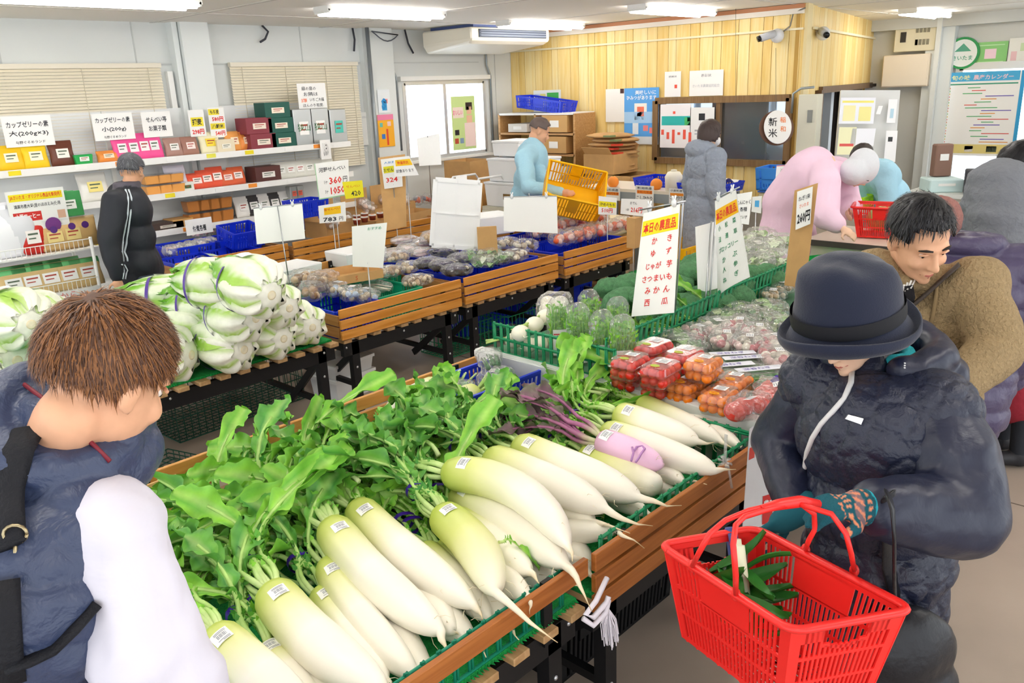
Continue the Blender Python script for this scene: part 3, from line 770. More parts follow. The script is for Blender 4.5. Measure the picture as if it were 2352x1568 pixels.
def hair_cap(t,c,A,mat,s=1.0,kind='short',seed=0,strands=0,length=.05,mat2=None,back=-.09,whorl=(-.06,0,.08)):
 """hair: fitted cap with a hairline plus combed strands"""
 q = random.Random(seed); m = MB(); m.smooth = True
 def L(x,y,z): return Vector(c) + A @ Vector((x * s,y * s,z * s))
 nu,nv = 40,22; vs = []; keep = []
 for j in range(nv + 1):
  a = PI * j / nv
  for i in range(nu):
   b = 2 * PI * i / nu
   d = Vector((math.sin(a) * math.cos(b),math.sin(a) * math.sin(b),math.cos(a)))
   r = 1.09 + .05 * noise.noise(d * 5 + Vector((seed,0,0))) + .025 * noise.noise(d * 14)
   if kind == 'bob' and d.z < 0: r += .12 * min(1,-d.z * 1.5)
   p = Vector((-.012 + d.x * .097 * r,d.y * .078 * r,.028 + d.z * .09 * r))
   if kind == 'bob' and d.z < -.1: p.z -= .05 * min(1,(-d.z) * 1.2)
   vs.append(p)
   front = d.x > .15
   lim = (.14 + .42 * max(0,d.x)) if front else (-.35 if kind == 'short' else -.8)
   if abs(d.y) > .75 and d.x > -.25: lim = .0 if kind == 'short' else -.6
   keep.append(d.z > lim)
 fs = []
 for j in range(nv):
  for i in range(nu):
   k = (i + 1) % nu; f = (j * nu + i,(j + 1) * nu + i,(j + 1) * nu + k,j * nu + k)
   if all(keep[x] for x in f): fs.append(f)
 m.add([L(*p) for p in vs],fs)
 o = m.build('hair',mat,t)
 md = o.modifiers.new('thick','SOLIDIFY'); md.thickness = .008 * s; md.offset = -1
 if strands:
  st = MB(); st.smooth = False; w0 = Vector(whorl); cols = []
  for k in range(strands):
   for _ in range(20):
    d = Vector((q.gauss(0,1),q.gauss(0,1),q.gauss(0,1))).normalized()
    front = d.x > .15; lim = (.14 + .42 * max(0,d.x)) if front else -.33
    if abs(d.y) > .75 and d.x > -.25: lim = .05
    if d.z > lim: break
   def S(d,r): return Vector((-.012 + d.x * .097 * r,d.y * .078 * r,.028 + d.z * .09 * r))
   p = S(d,1.07); fl = (p - w0); nrm = d; fl = (fl - nrm * fl.dot(nrm))
   fl = (fl.normalized() + Vector((q.uniform(-.3,.3),q.uniform(-.3,.3),q.uniform(-.3,.1)))).normalized(); l = length * q.uniform(.6,1.3) * (.45 if d.x > .25 else 1)
   sd = fl.cross(nrm).normalized() * q.uniform(.0007,.0016)
   p1 = S((d + fl * l * 5).normalized(),1.11 + q.uniform(0,.05)); p2 = S((d + fl * l * 10).normalized(),1.10 + q.uniform(0,.13))
   st.m = q.randrange(2) if mat2 else 0
   st.add([L(*(p + sd)),L(*(p - sd)),L(*(p1 - sd)),L(*(p1 + sd)),L(*p2)],[(0,1,2,3),(3,2,4)])
  so = st.build('hair_strands',[mat,mat2 or mat],t); so['kind'] = 'stuff'
def cloth(name,col,bump=.35,scale=30,rough=.75,kind=None,spec=.3,sheen=0.0):
 if name in MATS: return MATS[name]
 m = M(name,col,rough,spec=spec,sheen=sheen); nt = m.node_tree; b = nt.nodes['Principled BSDF']
 tc = nt.nodes.new('ShaderNodeTexCoord')
 bp = nt.nodes.new('ShaderNodeBump'); bp.inputs['Strength'].default_value = bump; bp.inputs['Distance'].default_value = .02
 if kind == 'quilt_':
  v = nt.nodes.new('ShaderNodeTexVoronoi'); v.inputs['Scale'].default_value = scale; v.inputs['Randomness'].default_value = .25
  nt.links.new(tc.outputs['Object'],v.inputs['Vector']); mp = nt.nodes.new('ShaderNodeMapRange'); mp.inputs['To Min'].default_value = 1; mp.inputs['To Max'].default_value = 0
  nt.links.new(v.outputs['Distance'],mp.inputs['Value']); nt.links.new(mp.outputs['Result'],bp.inputs['Height'])
 else:
  n = nt.nodes.new('ShaderNodeTexNoise'); n.inputs['Scale'].default_value = scale; n.inputs['Detail'].default_value = 4; n.inputs['Distortion'].default_value = .4
  nt.links.new(tc.outputs['Object'],n.inputs['Vector']); nt.links.new(n.outputs['Fac'],bp.inputs['Height'])
  if kind == 'knit':
   mr = nt.nodes.new('ShaderNodeMapRange'); mr.inputs['To Min'].default_value = .72; mr.inputs['To Max'].default_value = 1.15
   sc = nt.nodes.new('ShaderNodeVectorMath'); sc.operation = 'SCALE'; sc.inputs[0].default_value = rgb(col)[:3]
   nt.links.new(n.outputs['Fac'],mr.inputs['Value']); nt.links.new(mr.outputs['Result'],sc.inputs['Scale']); nt.links.new(sc.outputs['Vector'],b.inputs['Base Color'])
 nt.links.new(bp.outputs['Normal'],b.inputs['Normal'])
 return m
def stand(x,y,yaw,H=1.65,lean=0.0,head_pitch=.25,twist=0.0):
 """joint positions of a standing figure, facing yaw"""
 f = Vector((math.cos(yaw),math.sin(yaw),0)); l = Vector((-f.y,f.x,0)); k = H / 1.7; B = Vector((x,y,0))
 up = Vector((0,0,math.cos(lean))) + f * math.sin(lean)
 J = dict(f=f,l=l,up=up,k=k)
 J['pel'] = B + Vector((0,0,.93 * k)) - f * .12 * math.sin(lean)
 J['chest'] = J['pel'] + up * .36 * k; J['neck'] = J['pel'] + up * .53 * k
 hu = (up + f * head_pitch * .35).normalized(); J['head'] = J['neck'] + hu * .155 * k + f * .03
 fd = (f * math.cos(head_pitch + lean * .6) - Vector((0,0,1)) * math.sin(head_pitch + lean * .6)); J['face'] = fd
 for s,n in ((1,'L'),(-1,'R')):
  J['sh' + n] = J['pel'] + up * .475 * k + l * s * .175 * k
  J['el' + n] = J['sh' + n] + l * s * .05 * k + Vector((0,0,-.28 * k)) - f * .02
  J['wr' + n] = J['el' + n] + Vector((0,0,-.24 * k)) + f * .07
  J['hip' + n] = J['pel'] + l * s * .09 * k - Vector((0,0,.04)); J['kn' + n] = B + l * s * .1 * k + f * .03 + Vector((0,0,.49 * k)); J['an' + n] = B + l * s * .11 * k + Vector((0,0,.07))
 return J
def relegs(J):
 for n,s in (('L',1),('R',-1)):
  l = Vector((-J['f'].y,J['f'].x,0)) * s; b = Vector((J['pel'].x,J['pel'].y,0)); J['hip' + n] = J['pel'] + l * .08 - Vector((0,0,.04)); J['kn' + n] = b + l * .09 + Vector((0,0,J['pel'].z * .52)); J['an' + n] = b + l * .1 + Vector((0,0,.07))
def torso(P,J,fat=0.0,low=0.0,hem=0.0,wide=1.0,shs=1.0):
 A = axes(J['up'].cross(J['l'] * -1) if False else (J['l'].cross(J['up'])),J['up']); k = J['k']
 pe,ch = J['pel'],J['chest']
 P.ell(ch + J['up'] * .02,((.115 + fat) * k,(.165 + fat) * k * wide,.19 * k),A); P.ell(pe.lerp(ch,.5),((.11 + fat) * k,(.15 + fat) * k * wide,.2 * k),A); P.ell(pe,((.12 + fat) * k,(.165 + fat) * k * wide,(.14 + low) * k),A)
 for n in 'LR': P.cap(J['chest'] + J['up'] * .09 * k,(J['chest'] + J['up'] * .09 * k).lerp(J['sh' + n],shs),.075 * k + fat * .6,.062 * k + fat * .7)
 P.cap(J['chest'] + J['up'] * .05,J['neck'],.07 * k + fat * .5,.055 * k + fat * .4)
 if hem: P.cap(pe,pe - Vector((0,0,hem)),(.14 + fat) * k,(.15 + fat) * k)
def arm(P,J,n,r=(.055,.045,.036),fat=0.0):
 P.chain([J['sh' + n],J['el' + n],J['wr' + n]],[r[0] + fat,r[1] + fat,r[2] + fat])
def legs(P,J,fat=0.0,r=(.085,.06,.045)):
 for n in 'LR': P.chain([J['hip' + n],J['kn' + n],J['an' + n]],[r[0] + fat,r[1] + fat,r[2] + fat])
 P.ell(J['pel'],((.12 + fat) * J['k'],(.165 + fat) * J['k'],.13 * J['k']),axes(J['f'],(0,0,1)))
def body(t,J,mat=SKIN,voxel=.008,hands=('L','R'),curl=.7,hd=None,hs=1.0,head=True):
 P = Prim(); A = axes(J['face'],J['up'])
 head_prims(P,J['head'],A,J['k'] * .98); k = J['k']
 P.cap(J['head'] + A @ Vector((-.03,0,-.07)) * k,J['neck'] - J['up'] * .03,.05 * k,.056 * k)
 torso(P,J,-.02)
 for n in 'LR':
  arm(P,J,n,(.045,.038,.028))
  d = hd[n][0] if hd and n in hd else (J['wr' + n] - J['el' + n]); pn = hd[n][1] if hd and n in hd else (J['l'] * (-1 if n == 'L' else 1))
  hand_prims(P,J['wr' + n] + Vector(d).normalized() * .02,d,pn,k * .95 * hs,curl,1 if n == 'L' else -1)
 for n in 'LR': P.chain([J['hip' + n],J['kn' + n],J['an' + n]],[.07,.05,.036])
 skin(P,'body',mat,t,voxel,2)
 face_bits(t,J['head'],A,k * .98)
 return A
def shoes(t,J,mat=None):
 for n in 'LR':
  P = Prim(); a = J['an' + n]; f = J['f']; b = Vector((a.x,a.y,.045))
  P.cap(b - f * .04,b + f * .13,.042,.036); P.cap(b + Vector((0,0,.0)),a,.045,.045); skin(P,'shoe',mat or C('#2b2b30',.5),t,.012,2)
from mathutils.bvhtree import BVHTree
def surf(o,pts,off=.004):
 """points of an object's skin seen along measured sight lines, lifted by off"""
 me = o.data; bv = BVHTree.FromPolygons([v.co for v in me.vertices],[tuple(p.vertices) for p in me.polygons])
 out = []
 for (x,y) in pts:
  d = ray(x,y).normalized(); h = bv.ray_cast(CAM,d)
  if h[0] is not None: out.append(h[0] + h[1].normalized() * off)
  elif out:
   pass
 return out
def ribbon(name,pts,w,mat,parent,th=.003,nrm=None):
 """flat strap following points"""
 m = MB(); m.smooth = True
 m.tube(pts,w / 2,8,True,None,th / w * 2,up=nrm); return m.build(name,mat,parent)
def person(label,J,loc=None):
 b = Vector((J['pel'].x,J['pel'].y,0))
 t = thing('person',label,'person',(0,0,0)); return t
TROUS = cloth('dark_trousers','#2c2f36',.3,14,.8)
# ------------------------------------------------------------ 1. person in the navy vest, leaning over the radishes
J = stand(.2,1.42,-.1,1.68,.3,.7)
J.update(head=dep(248,862,1.24),neck=dep(128,990,1.26),chest=V(.28,1.31,1.24),pel=V(.2,1.34,.92),shR=dep(272,1200,1.2),shL=V(.38,1.5,1.33),elR=dep(335,1490,1.21),wrR=dep(455,1630,1.26),elL=V(.32,1.6,1.06),wrL=V(.3,1.56,.86),face=V(.8,.22,-.52))
J['up'] = (J['neck'] - J['pel']).normalized(); J['l'] = V(.12,1,0).normalized()
relegs(J); t = person('person in a navy quilted vest and white sweatshirt leaning over the radishes',J)
A = body(t,J,SKIN,.006,hd={'R': ((.5,-.25,-.6),(.3,.8,-.3)),'L': ((.5,-.3,-.5),(0,-.6,-.6))},curl=.5)
WHT = cloth('white_sweat','#dad8e6',.35,9,.85)
P = Prim()
for n in 'LR': P.chain([J['sh' + n] - J['up'] * .01,J['sh' + n].lerp(J['el' + n],.5),J['el' + n],J['wr' + n] - (J['wr' + n] - J['el' + n]) * .1],[.07,.074,.078,.052])
P.ell(J['chest'],(.12,.16,.2),axes(J['f'],J['up']))
def wrk(p,n): return .016 * noise.noise(V(p.x * 9,p.y * 9,p.z * 5)) + .008 * noise.noise(p * 17) + .003 * noise.noise(p * 40)
skin(P,'sweatshirt',WHT,t,.01,5,disp=wrk)
P = Prim(); torso(P,J,.04,0,.12,1.0,.62)
nk = J['neck'] + (J['head'] - J['neck']) * .3 - J['f'] * .015
for k in range(14):
 a0,a1 = 2 * PI * k / 14,2 * PI * (k + 1) / 14; Ax = axes(J['face'].cross(J['l']).cross(J['l']) * -1 if False else J['f'],(J['head'] - J['neck']).normalized())
 P.cap(nk + Ax @ V(math.cos(a0) * .088,math.sin(a0) * .09,-.01),nk + Ax @ V(math.cos(a1) * .088,math.sin(a1) * .09,-.01),.036); P.cap(nk + Ax @ V(math.cos(a0) * .1,math.sin(a0) * .11,-.06),nk + Ax @ V(math.cos(a1) * .1,math.sin(a1) * .11,-.06),.045)
VEST = cloth('navy_vest','#36415f',.5,26,.42,spec=.5)
def puff(p,n):
 h = (p - J['pel']).dot(J['up']); return .011 * abs(math.sin(PI * h / .085)) ** .55 - .005 + .004 * noise.noise(p * 16) + .003 * noise.noise(p * 40)
vest = skin(P,'vest',VEST,t,.008,3,disp=puff)
P = Prim(); legs(P,J,.015); skin(P,'trousers',TROUS,t,.012,4); shoes(t,J)
hair_cap(t,J['head'],A,M('brown_hair','#5b3a28',.5,var=.3,vscale=30),.98,'short',3,7000,.05,C('#8a5a34',.5))
pr = surf(vest,[(55,885),(110,925),(160,975),(215,1025),(250,1060)],.003)
if len(pr) > 2: ribbon('red_piping',pr,.006,C('#7d2130',.5),t,.004)
BLK = cloth('black_strap','#14151c',.3,120,.7)
for nm,px_,w in (('shoulder_strap',[(70,985),(40,1040),(25,1110),(20,1180),(25,1260)],.05),('shoulder_strap',[(10,1330),(14,1420),(20,1500),(28,1560)],.04),('chest_strap',[(215,1385),(170,1440),(120,1490),(70,1515),(20,1530)],.022)):
 pr = surf(vest,px_,.006)
 if len(pr) > 2: ribbon(nm,pr,w,BLK,t,.006)
pr = surf(vest,[(38,1235)],.012)
if pr:
 m = MB(); m.smooth = True; c = pr[0]
 m.tube([c + _r * (.016 * math.cos(a)) + _u * (.012 * math.sin(a)) for a in [2 * PI * k / 14 for k in range(15)]],.0025,6); m.tube([c + _u * -.01,c + _u * -.04],.003,6); m.build('metal_clip',M('brass_clip','#a89a7a',.3,.9),t)
# ------------------------------------------------------------ 2. woman in the navy bucket hat holding the red basket
J = stand(2.02,.66,PI - .3,1.5,.2,.5)
J.update(head=dep(1945,752,2.05),neck=V(2.07,.71,1.22),chest=V(2.0,.655,1.06),pel=V(2.03,.63,.74),shL=dep(2150,945,1.97),shR=V(2.06,.83,1.17),elL=dep(2205,1180,1.88),wrL=dep(2000,1165,1.78),elR=V(2.06,.93,.97),wrR=dep(1830,1175,2.15),face=V(-.84,.1,-.42))
J['up'] = (J['neck'] - J['pel']).normalized(); J['l'] = V(-.3,-.95,0).normalized()
for n,s in (('L',1),('R',-1)):
 J['hip' + n] = J['pel'] + J['l'] * s * .08; J['kn' + n] = V(2.03,.63,.4) + J['l'] * s * .09; J['an' + n] = V(2.05,.63,.07) + J['l'] * s * .1
t = person('person in a navy bucket hat and quilted coat carrying a red shopping basket',J)
hdL = (dep(1830,1160,1.73) - J['wrL'])
A = body(t,J,SKIN2,.006,hd={'L': (hdL,(.1,.3,-1)),'R': ((-.35,.5,-.5),(0,-1,0))},curl=.6)
QUILT = cloth('navy_quilt','#20253a',.3,60,.42,None,.5)
def quilt(p,s=13,a=.010):
 d = noise.voronoi(p * s)[0]; return a * min(1.0,(d[1] - d[0]) * 2.8) ** .35
NAVY = cloth('navy_nylon','#1c2138',.35,12,.4,spec=.5)
P = Prim(); torso(P,J,.06,0,.30)
coat = skin(P,'coat',QUILT,t,.0055,5,disp=lambda p,n: quilt(p) + .004 * noise.noise(p * 10))
for n in 'LR':
 P = Prim(); P.chain([J['sh' + n],J['sh' + n].lerp(J['el' + n],.5) + V(.0,-.01,0),J['el' + n],J['el' + n].lerp(J['wr' + n],.5),J['wr' + n].lerp(J['el' + n],.12)],[.095,.102,.1,.086,.066] if n == 'L' else [.08,.08,.075,.06,.05])
 sl = skin(P,'sleeve',NAVY,t,.008,4,disp=lambda p,n_: .012 * noise.noise(p * 7 + V(3,0,0)) + .006 * noise.noise(p * 18))
# hood lying open behind the neck, and stand-up collar
P = Prim(); b = J['neck']
for k in range(16):
 a0,a1 = PI * (-.78 + 1.56 * k / 16),PI * (-.78 + 1.56 * (k + 1) / 16)
 g = lambda a: b + V(.05,-.02,.05) + V(math.cos(a) * .12,math.sin(a) * .13,.02 * math.cos(a))
 P.cap(g(a0),g(a1),.042); P.cap(g(a0) + V(.03,-.01,-.06),g(a1) + V(.03,-.01,-.06),.05)
P.ell(b + V(.13,-.03,-.03),(.08,.11,.07))
hood = skin(P,'hood',NAVY,t,.008,4,disp=lambda p,n_: .009 * noise.noise(p * 11) + .006 * noise.noise(p * 23))
P = Prim()
for k in range(10):
 a0,a1 = PI * (-.75 + 1.5 * k / 10),PI * (-.75 + 1.5 * (k + 1) / 10); g = lambda a: b + V(.03,-.01,.05) + V(math.cos(a) * .072,math.sin(a) * .078,.0)
 P.cap(g(a0),g(a1),.016)
skin(P,'scarf',cloth('turquoise_scarf','#2fb4c0',.4,60,.8),t,.007,2)
P = Prim(); legs(P,J,.01); skin(P,'trousers',TROUS,t,.012,3); shoes(t,J)
hair_cap(t,J['head'],A,C('#2a1c18',.5),.93,'bob',5,0)
# zip, name badge, hood cord trim
pr = surf(coat,[(1958,850),(1955,880),(1940,915),(1915,945),(1888,975),(1868,1005),(1856,1040),(1850,1080),(1846,1120)],.003)
if len(pr) > 2: ribbon('zipper',pr,.014,C('#d6d6d8',.35),t,.006)
pr = surf(coat,[(1834,1190),(1828,1215),(1828,1245)],.003)
if len(pr) > 1: ribbon('zipper',pr,.012,C('#d6d6d8',.35),t,.006)
pr = surf(coat,[(1955,955),(1984,965),(1983,972),(1954,962)],.007)
c4 = surf(coat,[(1952,952),(1985,964),(1979,975),(1947,963)],.007)
if len(c4) == 4:
 m = MB(); m.add(c4 + [p + _f * .004 for p in c4],[(0,1,2,3),(4,5,1,0),(5,6,2,1),(6,7,3,2),(7,4,0,3)]); m.build('badge',M('badge_metal','#dcdcdc',.2,.6),t)
for dy in (0,5,10):
 pr = surf(hood,[(1995,830 + dy),(2030,829 + dy),(2078,835 + dy)],.003) or surf(coat,[(1995,830 + dy),(2030,829 + dy),(2078,835 + dy)],.003)
 if len(pr) > 1: ribbon('white_stripe',pr,.004,C('#e8e8ea',.5),t,.002)
# bucket hat: crown, band, upturned brim
hc = J['head'] + V(-.005,0,.042); Ah = axes(V(-.93,.2,-.2),V(-.2,.05,1)).to_4x4(); Mh = Matrix.Translation(hc) @ Ah
HAT = cloth('hat_felt','#1d2338',.12,260,.85,sheen=.2)
m = MB(); m.smooth = True
m.lathe([(.012,.135),(.05,.133),(.085,.124),(.104,.108),(.113,.085),(.119,.05),(.124,.01),(.127,-.012)],36,sx=1.06,sy=.97,cap0=True,cap1=False)
for i,v in enumerate(m.v): m.v[i] = v * (1.03 + .05 * noise.noise(v * 11)) + V(0,0,.014 * noise.noise(v * 13))
o = m.build('hat_crown',HAT,t,mw=Mh)
m = MB(); m.smooth = True; m.lathe([(.1345,-.014),(.1355,.004),(.134,.022)],36,sx=1.06,sy=.97,cap0=False,cap1=False); m.build('hat_band',C('#0d0e16',.7),t,mw=Mh)
m = MB(); m.smooth = True; rings = []
for (r0,z0,lift) in ((.125,-.012,0),(.138,-.035,0),(.15,-.056,.2),(.16,-.063,.55),(.1665,-.055,.9),(.167,-.04,1),(.1625,-.036,1),(.155,-.052,.6),(.14,-.05,0),(.12,-.02,0)):
 rings.append([V(math.cos(a) * r0 * 1.08,math.sin(a) * r0 * .97,z0 + lift * .03 * (.5 + .5 * math.sin(2 * a + .8))) for a in [2 * PI * i / 40 for i in range(40)]])
m.loft(rings,True,False,False); m.build('hat_brim',HAT,t,mw=Mh)
# knitted glove on the holding hand
gl = M('glove_knit',None,.9,attr=True,bump=.5,bscale=420)
wv = hdL.normalized()
def gcol(p):
 s = (p - J['wrL']).dot(wv); q = p - J['wrL'] - wv * s; a = math.atan2(q.z,q.dot(wv.cross(V(0,0,1)).normalized()))
 c = hexl('#155a68')
 if .012 < s < .018: c = hexl('#2bb5c8')
 elif .028 < s < .036 and math.sin(a * 14) > 0: c = hexl('#e8916a')
 elif .044 < s < .062: c = hexl('#7e6a72') if math.sin(a * 9 + s * 300) > -.2 else hexl('#e08f70')
 elif .068 < s < .078 and math.sin(a * 10) > .3: c = hexl('#ee9a72')
 elif .084 < s < .09: c = hexl('#e8916a') if math.sin(a * 30) > 0 else c
 return c
P = Prim(); P.cap(J['wrL'] - wv * .03,J['wrL'] + wv * .03,.042,.04); hand_prims(P,J['wrL'] + wv * .02,hdL,(.1,.3,-1),.95,.75,1,1.35)
skin(P,'glove',gl,t,.0045,3,colfn=gcol)
P = Prim(); w2 = V(-.35,.5,-.5).normalized(); P.cap(J['wrR'] - w2 * .03,J['wrR'] + w2 * .03,.04,.036); hand_prims(P,J['wrR'] + w2 * .02,w2,(0,-1,0),.92,.7,-1,1.35)
skin(P,'glove',C('#155a68',.9),t,.006,3)
WOMAN = t; WJ = J
# black shoulder bag hanging from her arm
bg = thing('shoulder_bag','black leather shoulder bag hanging from the arm behind the red basket','bag',(0,0,0))
BAGM = M('black_leather','#17181f',.38,bump=.25,bscale=40)
P = Prim(); c = dep(2075,1500,2.0); P.ell(c,(.07,.13,.13),axes((-.6,-.7,0),(0,0,1))); P.ell(c - V(0,0,.1),(.08,.15,.11),axes((-.6,-.7,0),(0,0,1))); skin(P,'bag_body',BAGM,bg,.01,4,disp=lambda p,n: .008 * noise.noise(p * 12))
m = MB(); m.smooth = True; m.tube([dep(2040,1135,1.70),dep(2050,1170,1.66),dep(2054,1230,1.68),dep(2054,1330,1.80),dep(2058,1420,1.9)],.019,8,True,None,.22,up=(-.6,-.7,0)); m.build('bag_strap',BAGM,bg)
m = MB(); m.smooth = True; m.tube([dep(2040,1136,1.71),dep(2042,1180,1.88),dep(2040,1300,1.98),dep(2070,1420,2.02)],.019,8,True,None,.22,up=(-.6,-.7,0)); m.build('bag_strap',BAGM,bg)
# ------------------------------------------------------------ 3. person in the beige knit jacket
fy = math.atan2(-.72,-.66)
J = stand(2.5,.66,fy,1.66,.18,.55)
J.update(head=dep(2112,545,2.35),neck=dep(2135,650,2.45),shL=dep(2240,655,2.38),shR=dep(2015,640,2.5),elL=dep(2290,805,2.3),wrL=dep(2200,885,2.2),elR=dep(1990,760,2.5),wrR=dep(2040,880,2.3),face=V(-.50,-.66,-.45))
J['chest'] = J['neck'] + V(.05,.02,-.2); J['pel'] = J['neck'] + V(.1,.03,-.56); J['up'] = (J['neck'] - J['pel']).normalized(); J['l'] = (J['shL'] - J['shR']).normalized()
for n,s in (('L',1),('R',-1)):
 J['hip' + n] = J['pel'] + J['l'] * s * .08; J['kn' + n] = V(J['pel'].x,J['pel'].y,.48) + J['l'] * s * .09; J['an' + n] = V(J['pel'].x,J['pel'].y,.07) + J['l'] * s * .1
t = person('person with short black hair in a beige knit jacket behind the bucket hat',J)
A = body(t,J,SKIN,.007)
KNIT = cloth('beige_knit','#a48d69',.8,95,.95,'knit')
P = Prim(); torso(P,J,.045,0,.05)
for n in 'LR': P.chain([J['sh' + n],J['el' + n],J['wr' + n]],[.08,.078,.055])
nk = J['neck'] + J['up'] * .02
for k in range(10):
 a0,a1 = PI * (.35 + 1.3 * k / 10),PI * (.35 + 1.3 * (k + 1) / 10); Ax = axes(J['f'],J['up']); P.cap(nk + Ax @ V(math.cos(a0) * .075,math.sin(a0) * .085,.0),nk + Ax @ V(math.cos(a1) * .075,math.sin(a1) * .085,.0),.024)
jk = skin(P,'knit_jacket',KNIT,t,.008,9,disp=lambda p,n: .010 * noise.noise(p * 8) + .003 * noise.noise(p * 30))
P = Prim(); legs(P,J,.01); skin(P,'trousers',TROUS,t,.014,3); shoes(t,J)
hair_cap(t,J['head'],A,C('#17161a',.45),1.0,'short',11,900,.06,C('#2a2a30',.4),whorl=(-.03,.02,.1))
pr = surf(jk,[(2205,610),(2170,640),(2130,672),(2095,700),(2070,722)],.006)
if len(pr) > 2: ribbon('bag_strap',pr,.05,cloth('brown_strap','#4d443f',.2,90,.7),t,.006)
pr = surf(jk,[(2078,655),(2080,680),(2076,700)],.004)
if len(pr) > 1: ribbon('inner_shirt',pr,.05,C('#1c1a1e',.9),t,.006)
for k in range(4):
 pr = surf(jk,[(2072 + 7 * k,668 - 3 * k),(2080 + 7 * k,652 - 3 * k)],.008)
 if len(pr) > 1: ribbon('shirt_print',pr,.006,C('#e6e4e0',.8),t,.002)
pr = surf(jk,[(2152,660),(2150,690),(2144,720),(2138,750)],.004)
if len(pr) > 1: ribbon('knit_rib',pr,.012,C('#8d7755',.95),t,.004)
# ------------------------------------------------------------ 4. person in the purple down coat, seen from behind
J = stand(3.72,.84,.35,1.6,.15,.2)
J['head'] = dep(2152,520,3.45); J['neck'] = dep(2222,580,3.42); J['chest'] = J['neck'] + V(-.02,-.03,-.18); J['pel'] = J['neck'] + V(-.06,-.03,-.53); J['up'] = (J['neck'] - J['pel']).normalized()
J['shL'] = J['neck'] + V(-.03,.2,-.07); J['shR'] = J['neck'] + V(.05,-.2,-.07); J['elR'] = J['shR'] + V(0,-.03,-.26); J['wrR'] = J['elR'] + V(.08,.05,-.2); J['elL'] = J['shL'] + V(0,.03,-.26); J['wrL'] = J['elL'] + V(.08,-.05,-.2)
relegs(J); t = person('person in a purple down coat standing behind the beige jacket',J)
A = body(t,J,SKIN,.01)
P = Prim(); torso(P,J,.08,0,.12)
for n in 'LR': arm(P,J,n,(.075,.07,.06),.02)
nk = J['neck'] + J['up'] * .02
for k in range(12):
 a0,a1 = 2 * PI * k / 12,2 * PI * (k + 1) / 12; P.cap(nk + V(math.cos(a0) * .085,math.sin(a0) * .1,.02),nk + V(math.cos(a1) * .085,math.sin(a1) * .1,.02),.036)
Jp = J
def puff2(p,n):
 h = (p - Jp['pel']).dot(Jp['up']); return .016 * abs(math.sin(PI * h / .105)) ** .55 - .006 + .004 * noise.noise(p * 20)
skin(P,'down_coat',cloth('purple_nylon','#4b4362',.4,24,.42,spec=.5),t,.011,3,disp=puff2)
P = Prim(); P.ell(J['head'] + V(0,0,.03),(.108,.095,.1)); skin(P,'knit_hat',cloth('rose_knit','#a5746c',.9,70,.95,'knit'),t,.01,3,disp=lambda p,n: .004 * noise.noise(p * 60))
P = Prim(); legs(P,J,.012); skin(P,'trousers',cloth('mauve_trousers','#6d5b66',.4,80,.9,'knit'),t,.014,3); shoes(t,J)
# ------------------------------------------------------------ 5. person in the grey shawl with a black bob
J = stand(4.5,.8,2.2,1.62,.25,.35)
J['head'] = dep(2345,385,3.9); J['neck'] = J['head'] + V(.02,-.05,-.17); J['chest'] = J['neck'] + V(.03,-.03,-.19); J['pel'] = J['neck'] + V(.06,-.06,-.53); J['up'] = (J['neck'] - J['pel']).normalized(); J['face'] = V(-.35,.75,-.45)
J['shL'] = dep(2262,470,3.9); J['shR'] = J['neck'] + V(.17,.02,-.08); J['elL'] = dep(2245,520,3.95); J['wrL'] = dep(2215,540,4.1); J['elR'] = J['shR'] + V(.03,.05,-.27); J['wrR'] = J['elR'] + V(-.1,.15,-.1)
relegs(J); t = person('person with a black bob and grey shawl at the edge of the counter',J)
A = body(t,J,SKIN2,.01)
P = Prim(); torso(P,J,.07,0,0)
P.cap(J['chest'] + V(0,0,.08),dep(2255,420,4.0),.13,.06); P.cap(dep(2300,440,3.85),dep(2300,540,3.8),.16,.14); P.cap(dep(2255,420,4.0),dep(2225,500,4.05),.06,.07)
for n in 'LR': arm(P,J,n,(.075,.07,.06),.01)
skin(P,'shawl',cloth('grey_shawl','#7a7d84',.6,40,.95),t,.012,4,disp=lambda p,n: .018 * noise.noise(V(p.x * 5,p.y * 5,p.z * 14)) + .004 * noise.noise(p * 40))
P = Prim(); P.cap(J['pel'],J['pel'] - V(0,0,.4),.17,.2); P.cap(J['pel'] + V(0,0,.1),J['pel'],.16,.17); skin(P,'skirt',cloth('crimson_cloth','#a3303f',.3,30,.9),t,.014,3)
P = Prim(); legs(P,J,0); skin(P,'trousers',TROUS,t,.016,3); shoes(t,J)
hair_cap(t,J['head'],A,C('#121116',.4),1.02,'bob',21,500,.09,C('#1f1e24',.4))
# ------------------------------------------------------------ 6. jacket man at the snack shelves
J = stand(2.36,5.78,-.1,1.62,.05,.15)
off = dep(300,392,5.7) - J['head']
for k in list(J):
 if k not in ('f','l','up','k','face'): J[k] = J[k] + V(off.x,off.y,0)
J['wrR'] = dep(268,632,5.55); J['elR'] = dep(250,550,5.5); J['shR'] = dep(265,465,5.52)
J['head'] = dep(303,392,5.7); J['face'] = V(.75,.62,-.15)
t = person('man in a black track jacket with white sleeve stripes by the snack shelves',J)
A = body(t,J,SKIN,.009,curl=1.1)
JK = M('track_jacket',None,.6,attr=True,bump=.35,bscale=14)
P = Prim(); torso(P,J,.04,.02,.08,1.12)
for n in 'LR': P.chain([J['sh' + n],J['el' + n],J['wr' + n]],[.085,.078,.05])
nk = J['neck'] + V(0,0,.03)
for k in range(12):
 a0,a1 = 2 * PI * k / 12,2 * PI * (k + 1) / 12; P.cap(nk + V(math.cos(a0) * .07,math.sin(a0) * .08,.0),nk + V(math.cos(a1) * .07,math.sin(a1) * .08,.0),.026)
sA,sE,sW = J['shR'],J['elR'],J['wrR']
